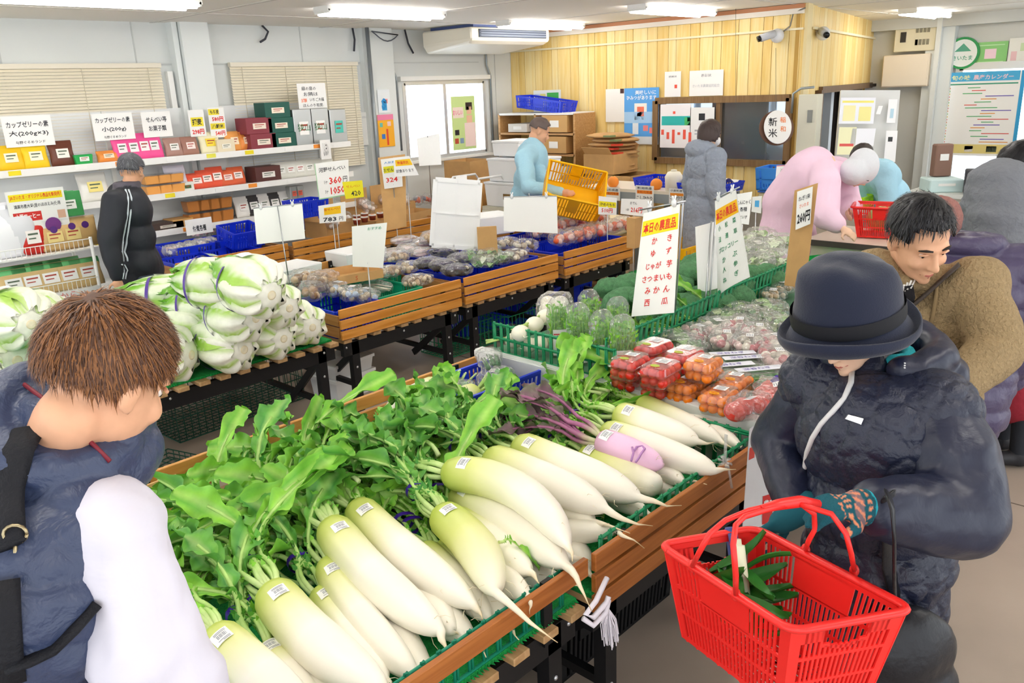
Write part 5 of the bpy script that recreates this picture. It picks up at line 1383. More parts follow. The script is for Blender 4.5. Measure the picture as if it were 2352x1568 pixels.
# label, head px+z, tip px+z, width px, options  (positions measured on the table planes)
D = [
('thick front white radish with a sticker, long purple taped stalks, third from the near corner',757,1207,.74,1013,1452,.68,99,dict(root=rpx((1020,1480,.675),(1026,1505,.67)),bend=.02,nleaf=11,elev=.06,leaves='lime')),
('straight white radish with sticker right beside the thickest front one',817,1166,.72,1089,1390,.68,93,dict(root=rpx((1100,1408,.68),(1110,1421,.675)),bend=.015,nleaf=9,elev=.05,leaves='lime')),
('stubby greenish white radish with bent neck and a long root over the front rail',1012,1182,.72,1137,1359,.73,98,dict(root=rpx((1165,1385,.735),(1215,1430,.71),(1255,1455,.69),(1284,1474,.66)),green=.9,nleaf=10,elev=.12,leaves='mid',ext=False,bend=-.03)),
('pale white radish lying right of the stubby greenish one with a thin root',1075,1205,.66,1216,1314,.68,84,dict(root=rpx((1230,1325,.69),(1246,1345,.68)),nleaf=0,sticker=False)),
('long white radish with yellow-green shoulder below the curved one',1048,1130,.68,1299,1297,.71,92,dict(root=rpx((1325,1325,.73),(1345,1365,.70),(1357,1403,.66)),nleaf=4,elev=.08,leaves='mid',green=.35,bend=-.01)),
('strongly curved white radish with sticker on top of the pile',1022,1088,.77,1303,1252,.76,90,dict(root=rpx((1316,1268,.755),(1312,1290,.74)),nleaf=10,elev=.05,ls=.85,leaves='mid',mid=pz(1182,1122,.80),green=.5)),
('white radish with split hairy roots right of the curved one',1120,1055,.74,1392,1169,.73,88,dict(root=rpx((1430,1190,.725),(1465,1205,.72),(1498,1208,.70)),nleaf=8,elev=.08,leaves='mid',sticker=False,zbend=.01,ls=.8)),
('long white radish with sticker and a curling root over the plank',1186,1026,.73,1468,1143,.72,90,dict(root=rpx((1500,1150,.725),(1530,1163,.72),(1566,1160,.70)),nleaf=9,elev=.08,leaves='mid',green=.35,ls=.8)),
('blunt yellowish white radish cut off square beside the pink radish',1341,1046,.68,1513,1119,.69,80,dict(blunt=True,nleaf=6,elev=.1,ls=.8,leaves='mid',ext=False,green=.8)),
('pink skinned radish with purple scar lines and dark red leaves',1378,1012,.75,1520,1069,.74,70,dict(skin=('#c79ab4','#efc4e4','#f2c6e6'),leaves='red',nleaf=9,elev=.14,ext=False,green=.5,root=rpx((1522,1070,.738),(1524,1071,.736)),tape=False)),
('white radish lying behind the pink radish with a thin root',1386,990,.72,1644,1081,.72,72,dict(root=rpx((1665,1077,.725),(1690,1078,.72)),nleaf=7,elev=.1,leaves='lime',green=.3)),
('white radish with upright sticker near the divider board',1415,950,.76,1603,1014,.74,68,dict(root=rpx((1625,1018,.735),(1640,1016,.73)),nleaf=8,elev=-.1,ls=.85,leaves='lime',ext=False,green=.3,st_at=.2)),
('white radish touching the divider board with a green bundled stalk',1467,928,.71,1654,1012,.70,60,dict(nleaf=9,elev=-.05,ls=.85,leaves='lime',ext=False,green=.5,sticker=False)),
('slim white radish in the corner under the divider board',1545,945,.66,1699,1024,.68,50,dict(nleaf=0,ext=False,green=.2,st_at=.1)),
('small white radish with pointed root below the pink one',1490,1065,.64,1568,1105,.68,55,dict(root=rpx((1595,1105,.69),(1626,1112,.69)),nleaf=0,sticker=False)),
('small white radish tip showing under the blunt radish',1480,1110,.61,1551,1129,.63,50,dict(nleaf=0,sticker=False)),
('small white radish tucked under the long one beside the mesh',1405,1140,.63,1485,1177,.66,55,dict(nleaf=0,sticker=False)),
('half hidden white radish with twin roots under the curved pile',1260,1140,.65,1361,1198,.68,75,dict(root=rpx((1400,1205,.71),(1445,1225,.70)),nleaf=0,sticker=False)),
('low white radish lying flat at the plank corner with a long drooping root',1310,1230,.63,1416,1218,.68,62,dict(root=rpx((1430,1228,.71),(1455,1240,.71),(1479,1260,.66)),nleaf=0,sticker=False)),
('greenish white radish with sticker below the thickest one',753,1293,.68,955,1555,.64,86,dict(nleaf=9,elev=.05,leaves='lime',bend=.02)),
('big white radish with sticker second from the near corner',622,1358,.73,885,1590,.68,116,dict(nleaf=11,elev=.06,leaves='lime',bend=.02)),
('big yellow-green radish with sticker nearest the camera',512,1478,.73,740,1690,.68,118,dict(nleaf=10,elev=.04,leaves='lime')),
('radish shoulder with sticker peeking between two big front radishes',735,1362,.64,885,1560,.63,85,dict(nleaf=6,elev=.15,leaves='mid',ext=False)),
('yellowish radish lying under the big front one',665,1458,.66,820,1610,.64,95,dict(nleaf=0,sticker=False,ext=False)),
('radish with small sticker right of the nearest yellow-green one',612,1492,.65,720,1620,.64,85,dict(nleaf=6,elev=.15,leaves='mid',ext=False)),
('white radish tip curling out right of the thickest one',930,1300,.63,1039,1452,.64,80,dict(root=rpx((1045,1452,.635),(1052,1458,.63)),nleaf=0,sticker=False)),
('large white radish flat on the turf below the tips',960,1370,.615,1085,1472,.615,88,dict(nleaf=0,sticker=False)),
('white radish with finger-like tip right of the straight one',1020,1310,.63,1122,1418,.64,78,dict(root=rpx((1128,1424,.64),(1133,1428,.635)),nleaf=0,sticker=False)),
('white radish lying low on the turf near the middle of the rail',1060,1330,.61,1165,1432,.61,85,dict(nleaf=0,sticker=False)),
('white radish with crossing roots resting on the rail',1130,1300,.63,1213,1375,.68,66,dict(root=rpx((1222,1390,.70),(1215,1410,.66)),nleaf=0,sticker=False)),
('shaded white radish lying low beside the black rail bracket',1180,1310,.61,1290,1332,.61,72,dict(nleaf=0,sticker=False)),
('shaded white radish behind the rail end above the rope',1200,1272,.62,1312,1278,.63,72,dict(nleaf=0,sticker=False)),
('dim white radish in the gap between the two radish tables',1290,1230,.60,1350,1310,.58,70,dict(nleaf=0,sticker=False,ext=False)),
('white radish flat beneath the greenish front ones',880,1420,.61,985,1560,.61,85,dict(nleaf=0,sticker=False)),
('white radish with trimmed stalks lying crosswise at the back rail',1003,885,.68,886,950,.66,60,dict(leaves='stub',nleaf=9,ext=False,green=.25,sticker=False,elev=.3)),
('trimmed radish between two others beside the blue crate',1050,900,.64,960,940,.64,50,dict(leaves='stub',nleaf=7,ext=False,green=.4,sticker=False,elev=.35)),
('middle trimmed radish with long cut stalks below the blue crate',1097,903,.68,995,948,.66,60,dict(leaves='stub',nleaf=11,ext=False,green=.35,sticker=False,elev=.35,yaw=-.2)),
('front trimmed radish half covered by dark leaves',1103,943,.65,1010,985,.64,54,dict(leaves='stub',nleaf=9,ext=False,green=.5,sticker=False,elev=.3,yaw=-.2)),
]
RADS = []
for i,(lab,hx,hy,hz,tx,ty,tz,w,kw) in enumerate(D):
 h,t_ = pz(hx,hy,hz),pz(tx,ty,tz)
 RADS.append(radish(lab,h,t_,w * depth_of((h + t_) / 2) / F_PX,seed=i + 1,**kw))
# the scar lines on the pink radish
def scar(o,pts):
 mb = MB(); mb.smooth = True; mb.tube([Vector(p) - o.location for p in pts],.004,5); mb.build('skin_scar',C('#b784c0'),o)
for pts in (((1457,1035,.787),(1462,1026,.789),(1475,1024,.788),(1481,1030,.787),(1474,1039,.786),(1468,1050,.783),(1460,1061,.775)),
   ((1452,1027,.789),(1455,1040,.785),(1450,1058,.775))):
 scar(RADS[9],rpx(*pts))
# tall upright leaves rising over the back rail and dense filling foliage (leaves of the radishes below them)
def extra_leaves(o,spots,protos,seed):
 q = random.Random(seed)
 for (x,y,z,tx,ty,tz,s) in spots:
  tz = .74 + (tz - .74) * .5; b,e = pz(x,y,min(z,.74)),pz(tx,ty + 14,tz); d = e - b
  inst('leaf',protos[q.randrange(len(protos))],o,Matrix.Translation(-o.location) @ frame(b,d,(q.uniform(-.5,.5),q.uniform(-.5,.5),1)) @ Matrix.Diagonal((min(1.15,d.length / .38),s,s,1)))
extra_leaves(RADS[0],[(690,1100,.76,640,945,.96,.9),(700,1090,.78,690,935,.97,.9),(720,1090,.78,745,930,.97,.9),(740,1080,.78,790,940,.94,.9),(640,1100,.78,530,1000,.92,.9),(610,1120,.76,500,1060,.86,.9),(640,1120,.76,570,1010,.92,.9),(670,1100,.76,600,980,.94,.9),(660,1080,.78,650,980,.92,.8),(720,1070,.78,720,985,.90,.8),(560,1130,.76,490,1110,.80,.9),(760,1060,.78,810,1000,.88,.8)],LIME_L,1)
extra_leaves(RADS[20],[(520,1260,.74,430,1190,.82,.9),(540,1240,.76,480,1140,.86,.9),(500,1290,.72,410,1240,.76,.9),(580,1220,.74,520,1120,.86,.9),(540,1220,.74,440,1150,.84,.9),(480,1330,.70,410,1290,.72,.8),(600,1180,.76,560,1090,.86,.8),(480,1230,.76,420,1160,.82,.8)],LIME_L,2)
extra_leaves(RADS[5],[(960,1060,.74,830,1020,.80,1.0),(950,1070,.74,860,990,.82,1.0),(930,1080,.74,800,1060,.78,1.0),(900,1100,.72,790,1110,.76,1.0),(980,1040,.74,920,975,.80,.9),(970,1050,.74,965,975,.80,.9),(880,1120,.72,840,1050,.82,.9)],MID_L,3)
extra_leaves(RADS[7],[(1100,1000,.76,1000,960,.82,.9),(1110,990,.76,1050,960,.80,.8),(1120,1000,.74,1120,965,.78,.8),(1090,1010,.74,980,990,.80,.9),(1140,1000,.74,1180,965,.77,.8)],MID_L,4)
extra_leaves(RADS[12],[(1390,900,.74,1230,868,.80,.9),(1400,900,.74,1275,862,.82,.9),(1380,910,.74,1205,895,.79,.9),(1390,910,.72,1320,868,.82,.8),(1370,930,.72,1230,925,.76,.9),(1350,940,.72,1300,890,.80,.8),(1330,930,.72,1180,905,.77,.9),(1300,920,.72,1260,870,.82,.8)],LIME_L,5)
extra_leaves(RADS[10],[(1350,970,.74,1290,920,.80,1.0),(1340,990,.72,1260,960,.76,.9),(1350,960,.76,1330,900,.84,1.0),(1300,980,.74,1220,1000,.74,.9)],LIME_L,6)
extra_leaves(RADS[9],[(1330,985,.76,1160,925,.84,.9),(1330,985,.76,1200,930,.82,.9),(1320,985,.74,1130,935,.80,.8)],RED_L,7)
q = random.Random(77)
for k,r_ in enumerate(RADS[:9] + RADS[19:23]):      # low filling leaves behind every bunch
 hd = r_.location; sp = []
 for j in range(9):
  b = hd + Vector((q.uniform(-.1,.1),q.uniform(.1,.45),q.uniform(-.1,.04))); b.z = max(b.z,.62)
  e = b + Vector((q.uniform(-.15,.15),q.uniform(.12,.3),q.uniform(-.02,.08)))
  if e.y > (2.66 if hd.x < 1.55 else 2.25): e.y = 2.66 if hd.x < 1.55 else 2.25; b.y = min(b.y,e.y - .15)
  d = e - b
  inst('leaf',(LIME_L if k % 2 else MID_L)[q.randrange(10)],r_,Matrix.Translation(-hd) @ frame(b,d,(q.uniform(-.6,.6),q.uniform(-.6,.2),1)) @ Matrix.Diagonal((.8,1,1,1)))
# one torn leaf lying on the pile
o = inst('torn_leaf',LIME_L[2],None,frame(pz(1168,1232,.735),(.25,-.05,0),(0,0,1)) @ Matrix.Diagonal((.16,.45,.6,1)) @ Matrix.Translation((-.25,0,0)))
tag(o,'torn piece of green leaf lying on a white radish','leaf')
# ============================================================ napa cabbages
CABM = M('cabbage_leaf',None,0.42,attr=True,var=.08,vscale=30,bump=.15,bscale=45,spec=.4)
def cab_r(x):
 P = [(0,.045),(.012,.075),(.05,.108),(.12,.124),(.2,.12),(.27,.1),(.33,.07),(.38,.035),(.42,.012)]
 for k in range(len(P) - 1):
  if x <= P[k + 1][0]:
   f = (x - P[k][0]) / (P[k + 1][0] - P[k][0]); return P[k][1] * (1 - f) + P[k + 1][1] * f
 return .01
def cab_leaf(seed,open_=0.0,half=.72,x1=.39,green=.6):
 q = random.Random(seed); mb = MB(); mb.smooth = True; ph = q.uniform(0,6)
 wht,pale,grn,dk = hexl('#fbfaf0'),hexl('#c0e06c'),hexl('#7fbf36'),hexl('#529c2c')
 def P(u,v):
  x = .004 + v * x1; a = (u - .5) * 2 * half * (.62 + .5 * math.sin(PI * min(1,v * 1.1)))
  e = abs(u - .5) * 2
  rib = (.022 * (1 - v) ** .6 + .003) * math.exp(-(e / .3) ** 2)
  r = cab_r(x) + .004 + rib + open_ * max(0,v - .45) ** 1.5 * .22
  r += .006 * math.sin(26 * v + 9 * u + ph) * e * e * min(1,v * 2) + .004 * math.sin(14 * u + ph) * v + (.05 * max(0,v - .7) * math.sin(26 * u + ph)) + open_ * .03 * max(0,v - .5) * math.sin(19 * u + 7 * v)
  return Vector((x + .015 * math.sin(17 * u + ph) * max(0,v - .8) * 4,math.sin(a) * r,math.cos(a) * r))
 def Cc(u,v):
  e = abs(u - .5) * 2
  ribw = .34 * (1 - v) ** 1.5 + .05
  g = max(0.0,min(1.0,(v - .02 + .34 * e * e + .05 * math.sin(19 * u + ph)) / .34))
  t = max(0.0,min(1.0,(e - ribw) / .3 + .1 * math.sin(22 * v + ph)))
  c = mixc(wht,mixc(pale,grn,min(1.0,green * 1.5 * v + .2 * e)),g * (.25 + .75 * t))
  c = mixc(c,dk,max(0,v - .55) * 1.3 * (.4 + e) * green)
  vein = abs(math.sin(30 * v - 12 * e + ph))
  return mixc(c,wht,.35 if vein < .18 and e > ribw * .8 else 0)
 mb.sheet(P,12,20,Cc)
 return mb.mesh('leaf',CABM,True)
CABL = [cab_leaf(3),cab_leaf(4,.25),cab_leaf(5,.08,.8),cab_leaf(6,.5,.8,.41,.8),cab_leaf(7,.15,.7,.36,.35)]
_m = MB(); _m.smooth = True
_m.T = TR((0,0,0),0,PI / 2,0)
_m.lathe([(max(.004,cab_r(x) - .004),x) for x in (.0,.012,.03,.05,.08,.12,.16,.2,.24,.27,.3,.33,.36,.38,.4)],20,cols=[mixc(hexl('#fbfaf0'),hexl('#c5dd86'),k / 14) for k in range(15)])
CABCORE = _m.mesh('core',CABM,True)
_m = MB(); _m.smooth = True; _m.T = TR((-.004,0,0),0,PI / 2,0)
_m.lathe([(.004,-.001),(.016,-.002),(.022,.001),(.024,.005),(.045,.012)],14,cols=[hexl('#f3ead2'),hexl('#f1e7cc'),hexl('#e6d8b4'),hexl('#f3eddb'),hexl('#faf7ea')])
CABSTEM = _m.mesh('stem_base',CABM,True)
_m = MB(); _m.smooth = True
_m.loft([[Vector((x,math.sin(2 * PI * i / 28) * (cab_r(x) + .032),math.cos(2 * PI * i / 28) * (cab_r(x) + .032))) for i in range(28)] for x in (.225,.243)],True,False,False)
CABTAPE = _m.mesh('tape',M('cabbage_tape','#5a3f9c',.35))
_m = MB(); _m.sheet(lambda u,v: Vector((.17 + .055 * v,math.sin((u - .5) * .45 + .3) * (.157),math.cos((u - .5) * .45 + .3) * (.157))),4,2)
CABSTK = _m.mesh('price_sticker',STICK)
def cabbage(label,px,z,dirv,roll=0.0,s=1.0,seed=0,tape=True,loose=0.0,depth_shift=0.0):
 q = random.Random(seed); b = pz(px[0],px[1],z); d = Vector(dirv).normalized()
 mw = frame(b,d) @ Matrix.Rotation(roll,4,'X') @ Matrix.Diagonal((s,s,s,1))
 t = thing('napa_cabbage',label,'cabbage',mw=mw,group='napa cabbages')
 inst('core',CABCORE,t); inst('stem_base',CABSTEM,t)
 n = 7
 for k in range(n):
  mdl = CABL[(k * 2 + seed) % 3 if q.random() > loose else 3]
  inst('leaf',mdl,t,Matrix.Rotation(2 * PI * k / n + q.uniform(-.15,.15),4,'X') @ Matrix.Diagonal((1,1 + .03 * (k % 2),1 + .03 * (k % 2),1)))
 if loose:
  for k in range(3): inst('outer_leaf',CABL[3],t,Matrix.Rotation(q.uniform(-1.2,1.2),4,'X') @ Matrix.Diagonal((1.05,1.12,1.12,1)))
 if tape: inst('tape',CABTAPE,t); inst('price_sticker',CABSTK,t)
 return t
DV = (-.72,.69,.02)
cabbage('napa cabbage at the front of the heap, its cut base facing the camera',(561,803),.70,(-.12,.98,.0),0,1.0,1,loose=.2)
cabbage('napa cabbage in the bottom row, second from the turf corner',(652,778),.69,(.0,1,.0),.5,.95,2)
cabbage('napa cabbage at the right corner of the turf in the bottom row',(718,752),.69,(.1,1,.0),1.1,.95,3,tape=False)
cabbage('napa cabbage in the middle row with purple tape, second layer',(588,731),.89,(-.12,.98,.0),.2,1.0,4)
cabbage('napa cabbage in the second layer above the turf corner',(665,708),.87,(.05,1,.0),.9,.93,5,tape=False)
cabbage('napa cabbage on the very top of the heap with sticker and tape',(624,678),1.07,(-.05,.98,.12),.3,1.0,6,loose=.2)
cabbage('topmost napa cabbage further back beside the man in the black jacket',(548,655),1.05,(-.45,.85,.05),.7,.95,7)
cabbage('yellowish napa cabbage behind the second layer',(515,700),.88,(-.5,.85,.0),1.2,.9,8,loose=.3)
cabbage('napa cabbage with a wilted brown leaf at the left of the front row',(475,770),.73,(-.5,.85,.0),.4,.92,9,loose=.5)
cabbage('leafy napa cabbage with open outer leaves at the back of the heap',(450,690),.86,(-.8,.6,.05),.8,1.0,10,loose=.8)
cabbage('big pale napa cabbage partly hidden by the brown haired head',(440,815),.70,(-.5,.85,.0),.5,1.1,11,tape=False)
cabbage('dark green loose leaf cabbage at the far left of the heap',(420,720),.74,(-.75,.65,.1),2.0,1.0,12,tape=False,loose=1.0)
cabbage('napa cabbage with purple tape at the left edge of the photo',(72,745),.90,(-.1,1,.0),.2,1.1,13,loose=.3)
cabbage('large napa cabbage below the taped one at the left edge',(40,828),.70,(-.1,1,.0),.8,1.15,14,tape=False)
cabbage('napa cabbage lying lowest at the left edge behind the vest collar',(5,872),.69,(-.8,.6,.0),1.4,1.0,15,tape=False)
cabbage('napa cabbage with tape showing just above the brown hair',(150,722),.82,(-.6,.75,.0),1.0,1.0,16)
cabbage('napa cabbage lying behind the front row at the turf middle',(560,770),.70,(-.6,.75,.0),1.0,.95,17)
cabbage('napa cabbage buried in the second layer near the back',(480,735),.70,(-.7,.7,.0),1.7,.95,18,loose=.5)
# ============================================================ bags, packs, vegetables on the front deck
CLEAR = film('clear_bag','#ffffff',0.09,.8,46)
CLEAR2 = film('clear_clamshell','#fbfdfd',0.03,.08,12)
HAZY = film('milky_bag','#f6f7f7',0.22,.6,30)
def bag_mesh(L,W,H,seed,mat=None,tie=False,pts=(18,9)):
 """crumpled closed clear bag lying on z=0, long axis x"""
 q = random.Random(seed); mb = MB(); mb.smooth = False
 nu,nv = pts[0],pts[1]; ph = q.uniform(0,9)
 rings = []
 for k in range(nu + 1):
  s = k / nu; x = (s - .5) * L
  e = max(.06,math.sin(PI * min(1,max(0,s))) ** .35)
  if tie and s > .78: e *= (.25 if s < .9 else .6)
  ring = []
  for i in range(2 * nv):
   a = 2 * PI * i / (2 * nv)
   w = W / 2 * e * (abs(math.cos(a)) ** .6) * (1 if math.cos(a) > 0 else -1); h = H / 2 * e * (abs(math.sin(a)) ** .7) * (1 if math.sin(a) > 0 else -1)
   n_ = noise.noise(Vector((x * 28 + ph,w * 28,h * 28))) * .26 + q.uniform(-.05,.05)
   ring.append(Vector((x + n_ * .02,w * (1 + n_),max(0,H / 2 + h * (1 + n_)))))
  rings.append(ring)
 mb.loft(rings)
 return mb.mesh('clear_bag',mat or CLEAR)
_bags = {}
def bag(L,W,H,seed=0,mat=None,tie=False):
 k = (round(L,2),round(W,2),round(H,2),seed % 3,mat.name if mat else '',tie)
 if k not in _bags: _bags[k] = bag_mesh(L,W,H,seed,mat,tie)
 return _bags[k]
def sticker(parent,mw,w=.045,h=.03,lines=4,col='#fbfbfa',seal=None):
 mb = MB(); mb.add([(-w / 2,-h / 2,0),(w / 2,-h / 2,0),(w / 2,h / 2,0),(-w / 2,h / 2,0)],[(0,1,2,3)])
 mb.m = 1
 for k in range(lines):
  y = h * (.34 - .68 * k / max(1,lines - 1)); l = w * (.4 if k % 2 else .33)
  mb.add([(-l,y - h * .05,.0005),(l * .8,y - h * .05,.0005),(l * .8,y + h * .05,.0005),(-l,y + h * .05,.0005)],[(0,1,2,3)])
 return mb.build('label',[C(col,.5),SMUDGE],parent,mw=mw)
# ---- clamshell packs
def clam_mesh(L,W,H):
 tr = MB()
 def ringr(z,k,r=.02):
  pts = []
  for cx_,cy_,a0 in ((1,1,0),(-1,1,90),(-1,-1,180),(1,-1,270)):
   for j in range(4):
    a = R(a0 + j * 30); pts.append(Vector((cx_ * (L / 2 * k - r) + math.cos(a) * r,cy_ * (W / 2 * k - r) + math.sin(a) * r,z)))
  return pts
 tr.smooth = False
 tr.loft([ringr(.0,.8),ringr(H * .58,.92),ringr(H * .6,1.0),ringr(H * .62,1.0)],True,True,False)
 ld = MB(); ld.loft([ringr(H * .625,1.0),ringr(H * .65,1.0),ringr(H * .66,.92),ringr(H * .97,.84),ringr(H,.8)],True,False,True)
 return tr.mesh('tray',CLEAR2),ld.mesh('lid',CLEAR2)
CLAM = clam_mesh(.17,.125,.085)
TOM = M('cherry_tomato','#e02a1c',.25,var=.1,vscale=25,spec=.5,coat=.3)
TOMO = M('orange_tomato','#ff8a12',.25,var=.1,vscale=25,spec=.5,coat=.3)
STEMG = C('#5c8f33',.6)
def tomato_mesh(r,mat,stem=False):
 mb = MB(); mb.smooth = True; mb.ell((0,0,0),(r,r,r * .92),12,9,fn=lambda d: 1 - .12 * max(0,d.z) ** 6)
 return mb.mesh('cherry_tomato',mat)
TM,TMO = tomato_mesh(.021,TOM),tomato_mesh(.021,TOMO)
_cal = MB()
for k in range(5):
 a = 2 * PI * k / 5; _cal.add([(0,0,.017),(math.cos(a + .3) * .006,math.sin(a + .3) * .006,.0165),(math.cos(a) * .014,math.sin(a) * .014,.014),(math.cos(a - .3) * .006,math.sin(a - .3) * .006,.0165)],[(0,1,2,3)])
CALYX = _cal.mesh('calyx',STEMG)
def clam(label,px,z,rz,kind,group,seed,s=1.0,off=(0,0)):
 q = random.Random(seed); p = pz(px[0],px[1],z)
 t = thing('tomato_pack',label,'tomato pack',(p.x + off[0],p.y + off[1],z),rz,group); t.scale = (s,s,s)
 inst('tray',CLAM[0],t); inst('lid',CLAM[1],t)
 me = TM if kind == 'red' else TMO
 for lv,(nx,ny,z0,sp) in enumerate(((4,3,.022,.036),(4,3,.056,.037))):
  for i in range(nx):
   for j in range(ny):
    rot = Euler((q.uniform(-1,1),q.uniform(-1,1),q.uniform(0,6))).to_matrix().to_4x4()
    o = inst('cherry_tomato',me,t,Matrix.Translation(((i - 1.5) * sp + q.uniform(-.004,.004),(j - 1) * sp + q.uniform(-.004,.004),z0 + q.uniform(-.003,.004))) @ rot)
    if kind == 'red' and lv and q.random() < .4: inst('calyx',CALYX,o)
 sticker(t,TR((.02,.0,.0865),0,0,rz * 0 + PI * .5),.05,.045)
 sb = MB(); sb.lathe([(.02,0),(.02,.0006)],14,(0,0,0),sx=1.0,sy=.7); seal = sb.build('round_seal',C('#f2b20e' if kind != 'red' else '#a7c23a',.4),t,mw=TR((-.045,.0,.0868),0,0,PI * .5))
 tx = MB(); put_text(tx,'新鮮' if kind != 'red' else 'トマト',0,0,w=.026,z=.001); tx.build('lettering',C('#d8261b'),seal)
 return t
GTP = 'clear packs of cherry tomatoes'
z0 = .73
RW = [(1425,868),(1500,842),(1510,890),(1577,866),(1455,835)]
clam('red cherry tomato pack nearest the mesh fence, lower of two',(1447,888),z0,0.05,'red',GTP,1)
clam('red cherry tomato pack stacked on top beside the mesh fence',(1447,862),z0 + .087,0.08,'red',GTP,2)
clam('red cherry tomato pack behind the fence-side stack, lower',(1500,850),z0,0.0,'red',GTP,3)
clam('red cherry tomato pack behind the fence-side stack, on top',(1500,828),z0 + .087,-.05,'red',GTP,4)
clam('lower red cherry tomato pack at the divider board',(1515,908),z0,.02,'red',GTP,5)
clam('upper red cherry tomato pack at the divider board',(1517,880),z0 + .087,.06,'red',GTP,6)
clam('lower red cherry tomato pack left of the orange packs',(1572,872),z0,.0,'red',GTP,7)
clam('upper red cherry tomato pack left of the orange packs',(1572,848),z0 + .087,-.04,'red',GTP,8)
GTO = 'clear packs of orange cherry tomatoes'
clam('lower orange cherry tomato pack under the tallest orange pack',(1618,890),z0,.05,'orange',GTO,11)
clam('tallest orange cherry tomato pack, stacked on another',(1615,868),z0 + .087,.1,'orange',GTO,12)
clam('orange cherry tomato pack close to the divider board',(1575,915),z0,.0,'orange',GTO,13)
clam('orange cherry tomato pack in front of the big red tomatoes',(1650,942),z0,.1,'orange',GTO,14)
clam('orange cherry tomato pack beside the purple wrapped leeks',(1685,908),z0,.12,'orange',GTO,15)
# ---- big tomatoes tied in clear bags
def big_tomatoes(label,px,seed):
 p = pz(px[0],px[1],.73); q = random.Random(seed)
 t = thing('tomato_bag',label,'tomato bag',p,q.uniform(-.4,.4),'bags of large tomatoes')
 for k in range(3):
  mb = MB(); mb.smooth = True; mb.ell((0,0,0),(.042,.042,.036),16,10,fn=lambda d: 1 + .03 * math.cos(5 * math.atan2(d.y,d.x)) * (1 - abs(d.z)));
  mb.build('tomato',M('big_tomato','#d8392e',.3,var=.12,vscale=14,coat=.2),t,mw=TR(((k - 1) * .062,.02 * (k % 2),.04),q.uniform(-.4,.4),q.uniform(-.4,.4)))
 inst('clear_bag',bag(.25,.12,.095,seed,tie=True),t,TR((.02,0,0)))
 tm = MB(); tm.smooth = True; tm.tube([(.1,0,.045),(.115,.0,.05),(.13,.02,.05)],[.007,.004,.006],6); tm.build('red_tie',C('#d81f26'),t)
 sticker(t,TR((-.02,-.03,.095),-.3,0,.2),.05,.034)
big_tomatoes('bag of large red tomatoes in front beside the white printed bag',(1715,960),1)
big_tomatoes('bag of large red tomatoes behind, beside the purple ribbon',(1765,928),2)
# ---- turnips and cress behind the first fence
TURN = M('turnip_skin','#f6f1de',.35,var=.04,vscale=14,spec=.4)
def turnip(label,px,z,r,seed):
 q = random.Random(seed); p = pz(px[0],px[1],z); t = thing('turnip',label,'turnip',p,q.uniform(0,6),'white turnips')
 mb = MB(); mb.smooth = True; mb.ell((0,0,0),(r,r,r * .85),16,10); mb.tube([(0,-r * .95,0),(0,-r * 1.3,-.004),(.01,-r * 1.9,.006)],[.006,.002,.0008],5); mb.build('turnip_root',TURN,t)
 for k in range(4):
  st = MB(); st.smooth = True; a = q.uniform(-.4,.4); st.tube([(0,r * .85,.005 * k),(a * .03,r * 1.6,.01),(a * .12,r * 3,.0)],[.006,.005,.003],5); st.build('stalk',C('#b9d67c'),t)
turnip('front white turnip with a thin root by the fence corner',(1180,782),.79,.045,1)
turnip('upper white turnip touching the fence corner bunch',(1196,765),.86,.045,2)
turnip('white turnip lying on the mound beside the bagged ones',(1228,745),.87,.045,3)
turnip('white turnip half hidden behind the cress bags',(1253,728),.88,.045,4)
turnip('low white turnip next to the first cress bag',(1240,790),.79,.045,5)
turnip('white turnip low in the bunch under the mound',(1215,792),.79,.042,6)
tb_ = thing('turnip_bag','clear bag of white turnips behind the bagged cress','turnip bag',pz(1275,735,.75),.6)
for k in range(4):
 mb = MB(); mb.smooth = True; mb.ell((0,0,0),(.042,.042,.037),14,9); mb.build('turnip',TURN,tb_,mw=TR(((k % 2) * .07 - .04,(k // 2) * .07 - .03,.07 + .02 * (k % 2))))
inst('clear_bag',bag(.26,.2,.15,3),tb_)
CRESS = M('cress_stem',None,.5,attr=True)
